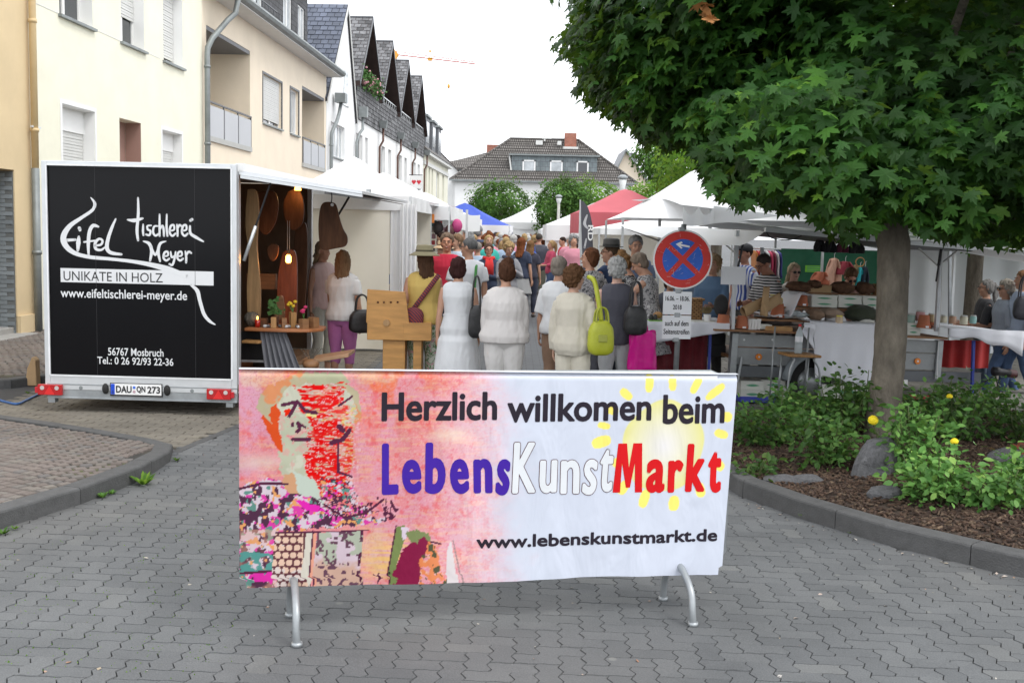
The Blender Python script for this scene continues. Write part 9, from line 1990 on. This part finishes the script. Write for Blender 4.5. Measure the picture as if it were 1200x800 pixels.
 def low(px, py, Y, H, **k): p = P(px, py, Y); lab = k.pop('label'); return person(lab, p.x, Y, H, z0=p.z-H, **k)
 low(1156, 328, 14.6, 1.60, label='woman with long grey ponytail and dark blouse at the right end of the stall', face=pi*1.5-.1, g=1.0, hair='pony', hc=(.26,.25,.24), top='elbow', tc=(.035,.035,.04), bc=(.10,.14,.2), turn=.0, glasses='clear', arms=('front','front'), voxel=.010)
 low(1179, 329, 14.2, 1.60, label='woman with curly grey hair, grey blue blouse and jeans walking at the right', face=pi*1.5, g=1.1, hair='curlyshort', hc=(.42,.38,.33), top='elbow', tc=(.30,.34,.41), bm='denim', bl=.14, stride=.8, glasses='sun', arms=('bagarm','hang'), loose=1.7, hem=.80, shoes=(.45,.2,.2), voxel=.010)
 low(1199, 318, 14.0, 1.68, label='person in light blue shirt cut off by the right picture edge', face=pi*1.5, fem=False, g=1.15, hair='full', hc=(.28,.15,.08), top='short', tc=(.35,.42,.55), bm='denim', bl=.1, stride=-.5, voxel=.011)
 q = at(1197, 400, 13.8); bag('handbag', 'dark handbag at the right picture edge', q.x, q.y, 1.25, .25, .3, .12, (.02,.02,.03), strap=.25)
foreground()
def crowd():
 pi = PI
 mid = [
  (573, 286, 20.5, dict(label='woman with red scarf, short brown hair and glasses facing the camera', face=.1, hair='full', hc=(.12,.07,.05), top='long', tc=(.03,.045,.09), bc=(.03,.05,.10), scarf=(.60,.02,.02), glasses='clear', arms=('front','fold'), voxel=.011)),
  (596, 284, 20.0, dict(label='blonde woman in grey jacket with dark scarf looking down', face=.3, hair='curlyshort', hc=BLD, top='long', tc=(.26,.26,.28), bc=(.2,.2,.22), scarf=(.03,.04,.07), arms=('front','chest'), nod=.3, voxel=.011)),
  (612, 279, 24.0, dict(label='woman with long auburn hair and navy top walking away', face=pi-.5, hair='blong', hc=AUB, top='short', tc=(.025,.035,.07), bottom='skirt', bl=.55, bc=(.3,.3,.3), stride=.7, eyes=False)),
  (622, 282, 25.0, dict(label='brown haired woman beside the auburn haired woman', face=pi-.2, hair='long', hc=(.24,.13,.06), top='short', tc=(.03,.03,.05), bc=(.02,.025,.05), eyes=False)),
  (646, 282, 28.5, dict(label='blonde woman in raspberry top and jeans stepping to the right stalls', face=-1.2, hair='pony', hc=BLD, top='three', tc=(.48,.06,.12), bm='denim', stride=.8, arms=('front','front'))),
  (632, 274, 29.5, dict(label='man in dark jacket and khaki cropped trousers with a blue bag, seen from behind', face=pi-.1, fem=False, g=1.15, hair='short', hc=(.08,.07,.06), top='long', tc=(.06,.065,.085), bc=(.20,.22,.16), bl=.36, eyes=False, stride=.3, hem=.80)),
  (660, 278, 31.0, dict(label='man in red T-shirt with black rucksack near the feather flag', face=-1.2, fem=False, hair='short', hc=DKB, top='short', tc=(.55,.02,.05), bc=(.05,.05,.06), nod=.2)),
  (668, 277, 33.0, dict(label='man in black vest behind the red T-shirt man', face=pi-.8, fem=False, hair='short', hc=BRN, top='short', tc=(.03,.03,.03), bc=(.05,.05,.06), eyes=False)),
  (573, 276, 24.0, dict(label='blonde woman with turquoise cardigan in the middle of the crowd', face=.2, hair='bob', hc=BLD, top='long', tc=(.04,.42,.36), bc=(.3,.3,.3))),
  (561, 265, 26.0, dict(label='tall grey haired man in dark blue jacket, seen from behind', face=pi-.6, fem=False, g=1.2, hair='full', hc=GR, top='long', tc=(.035,.05,.10), bc=(.1,.1,.12), eyes=False)),
  (543, 266, 23.5, dict(label='white haired person with glasses near the picture stall', face=-.6, hair='full', hc=SIL, top='short', tc=(.6,.6,.62), bc=(.2,.2,.2), glasses='clear', nod=.2)),
  (535, 275, 19.0, dict(label='woman in pale blue shirt behind the smiling man, looking to the left stalls', face=-.9, hair='full', hc=(.24,.15,.09), top='short', tc=(.45,.52,.60), bc=(.3,.3,.3))),
  (519, 285, 17.5, dict(label='person with straw coloured hat and white top beside the smiling man', face=-.8, hair='bob', hc=(.3,.2,.1), top='short', tc=(.7,.7,.68), bc=(.3,.3,.3), hat=('sun',(.55,.38,.22)))),
  (560, 284, 21.5, dict(label='person in light blue shirt left of the red scarf woman', face=pi, fem=False, g=1.1, hair='short', hc=(.3,.27,.24), top='short', tc=(.40,.52,.66), bc=(.2,.2,.3), eyes=False)),
  (521, 272, 19.5, dict(label='person leaning towards the jewellery grid on the left', face=-1.3, hair='short', hc=DKB, top='short', tc=(.3,.05,.05), bc=(.1,.1,.1), nod=.3)),
  (466, 300, 17.6, dict(label='person in blue seen through the gap of the tent curtains', face=-.8, hair='bob', hc=BRN, top='short', tc=(.12,.2,.45), bc=(.08,.12,.3), eyes=False)),
 ]
 people = []
 for px, py, Y, k in mid: k.setdefault('voxel', .015); k.setdefault('g', 1.0); people.append(who(px, py, Y, **k))
 q = P(626, 297, 29.2); bag('shoulder_bag', 'bright blue bag on the back of the man in khaki trousers', q.x-.05, q.y-.1, 1.42, .28, .42, .12, (.03,.12,.62), strap=.15)
 protos = []
 for k, kw in enumerate((dict(hair='short', fem=False, top='short', face=pi), dict(hair='bob', top='short', face=pi), dict(hair='full', top='long', face=0), dict(hair='long', top='none', face=pi), dict(hair='full', fem=False, top='long', face=0, g=1.15), dict(hair='curly', top='three', face=pi, stride=.6), dict(hair='short', fem=False, top='short', stride=.7, g=1.1), dict(hair='bun', top='short', bottom='skirt', bl=.5))):
  kw.setdefault('g', 1.0); face = kw.pop('face', 0); p = person('proto', 0, 40+k, 1.0, face=face, voxel=.022, eyes=(k in (2,4,6)), **kw); protos.append(p)
 tops = [('white',(.68,.68,.68)),('navy',(.03,.04,.09)),('red',(.5,.03,.04)),('pale blue',(.35,.45,.6)),('beige',(.5,.42,.3)),('black',(.02,.02,.02)),('pink',(.6,.25,.32)),('mint green',(.25,.5,.38)),('grey',(.25,.25,.26)),('violet',(.22,.08,.3)),('orange',(.6,.22,.05)),('turquoise',(.05,.38,.42))]
 hairs = [('brown',BRN),('grey',GR),('blond',BLD),('white',(.55,.55,.53)),('dark',DKB),('auburn',AUB)]
 zones = [(24,34,'near crowd'),(34,40,'just before the blue tent'),(40,48,'level with the blue tent'),(48,56,'beyond the blue tent'),(56,64,'before the far white tent')]
 rr = random.Random(21); used = set(); n = 0
 first = set()
 while n < 150:
  zi = min(4, int(abs(rr.gauss(0, 2.0)))); z = zones[zi]; Y = rr.uniform(z[0], z[1]); px = rr.uniform(528, 672)
  if 618 < px < 668 and Y < 42 and rr.random() < .6: continue
  if px < 560 and Y > 44: continue
  if zi == 0 and (600 < px < 664 or px < 545): continue
  side = 'left' if px < 575 else ('centre' if px < 625 else 'right'); tn, tcx = rr.choice(tops); hn, hcx = rr.choice(hairs); key = (zi, side, tn, hn)
  if key in used: continue
  used.add(key); x = (px-600)/FPX*Y; k = rr.randrange(8); p = protos[k]; H = rr.uniform(1.58, 1.88); lab = 'distant %s haired visitor in %s top, %s, %s' % (hn, tn, {'left':'left in crowd','centre':'mid crowd','right':'right in crowd'}[side], z[2])
  if k not in first: c = p; first.add(k); c.location = (x, Y, 0)
  else: c = copy_tree(p, loc=(x, Y, 0))
  c['label'] = lab; c['category'] = 'person'; c['group'] = 'visitors in the far crowd'; c.scale = (H/1.7,)*3; c.rotation_euler = (0,0,(pi if rr.random() < .62 else 0)+rr.gauss(0,.7))
  for ch in children(c):
   b = ch.name.split('.')[0]
   if b in ('top','dress'): ch.color = (*tcx, 1)
   elif b in ('trousers','skirt','shorts'): ch.color = (*rr.choice([(.05,.07,.14),(.35,.33,.28),(.03,.03,.03),(.5,.48,.44),(.15,.15,.17)]), 1)
   elif b == 'hair': ch.color = (*hcx, 1)
  n += 1
crowd()
bpy.data.scenes.remove(scratch())
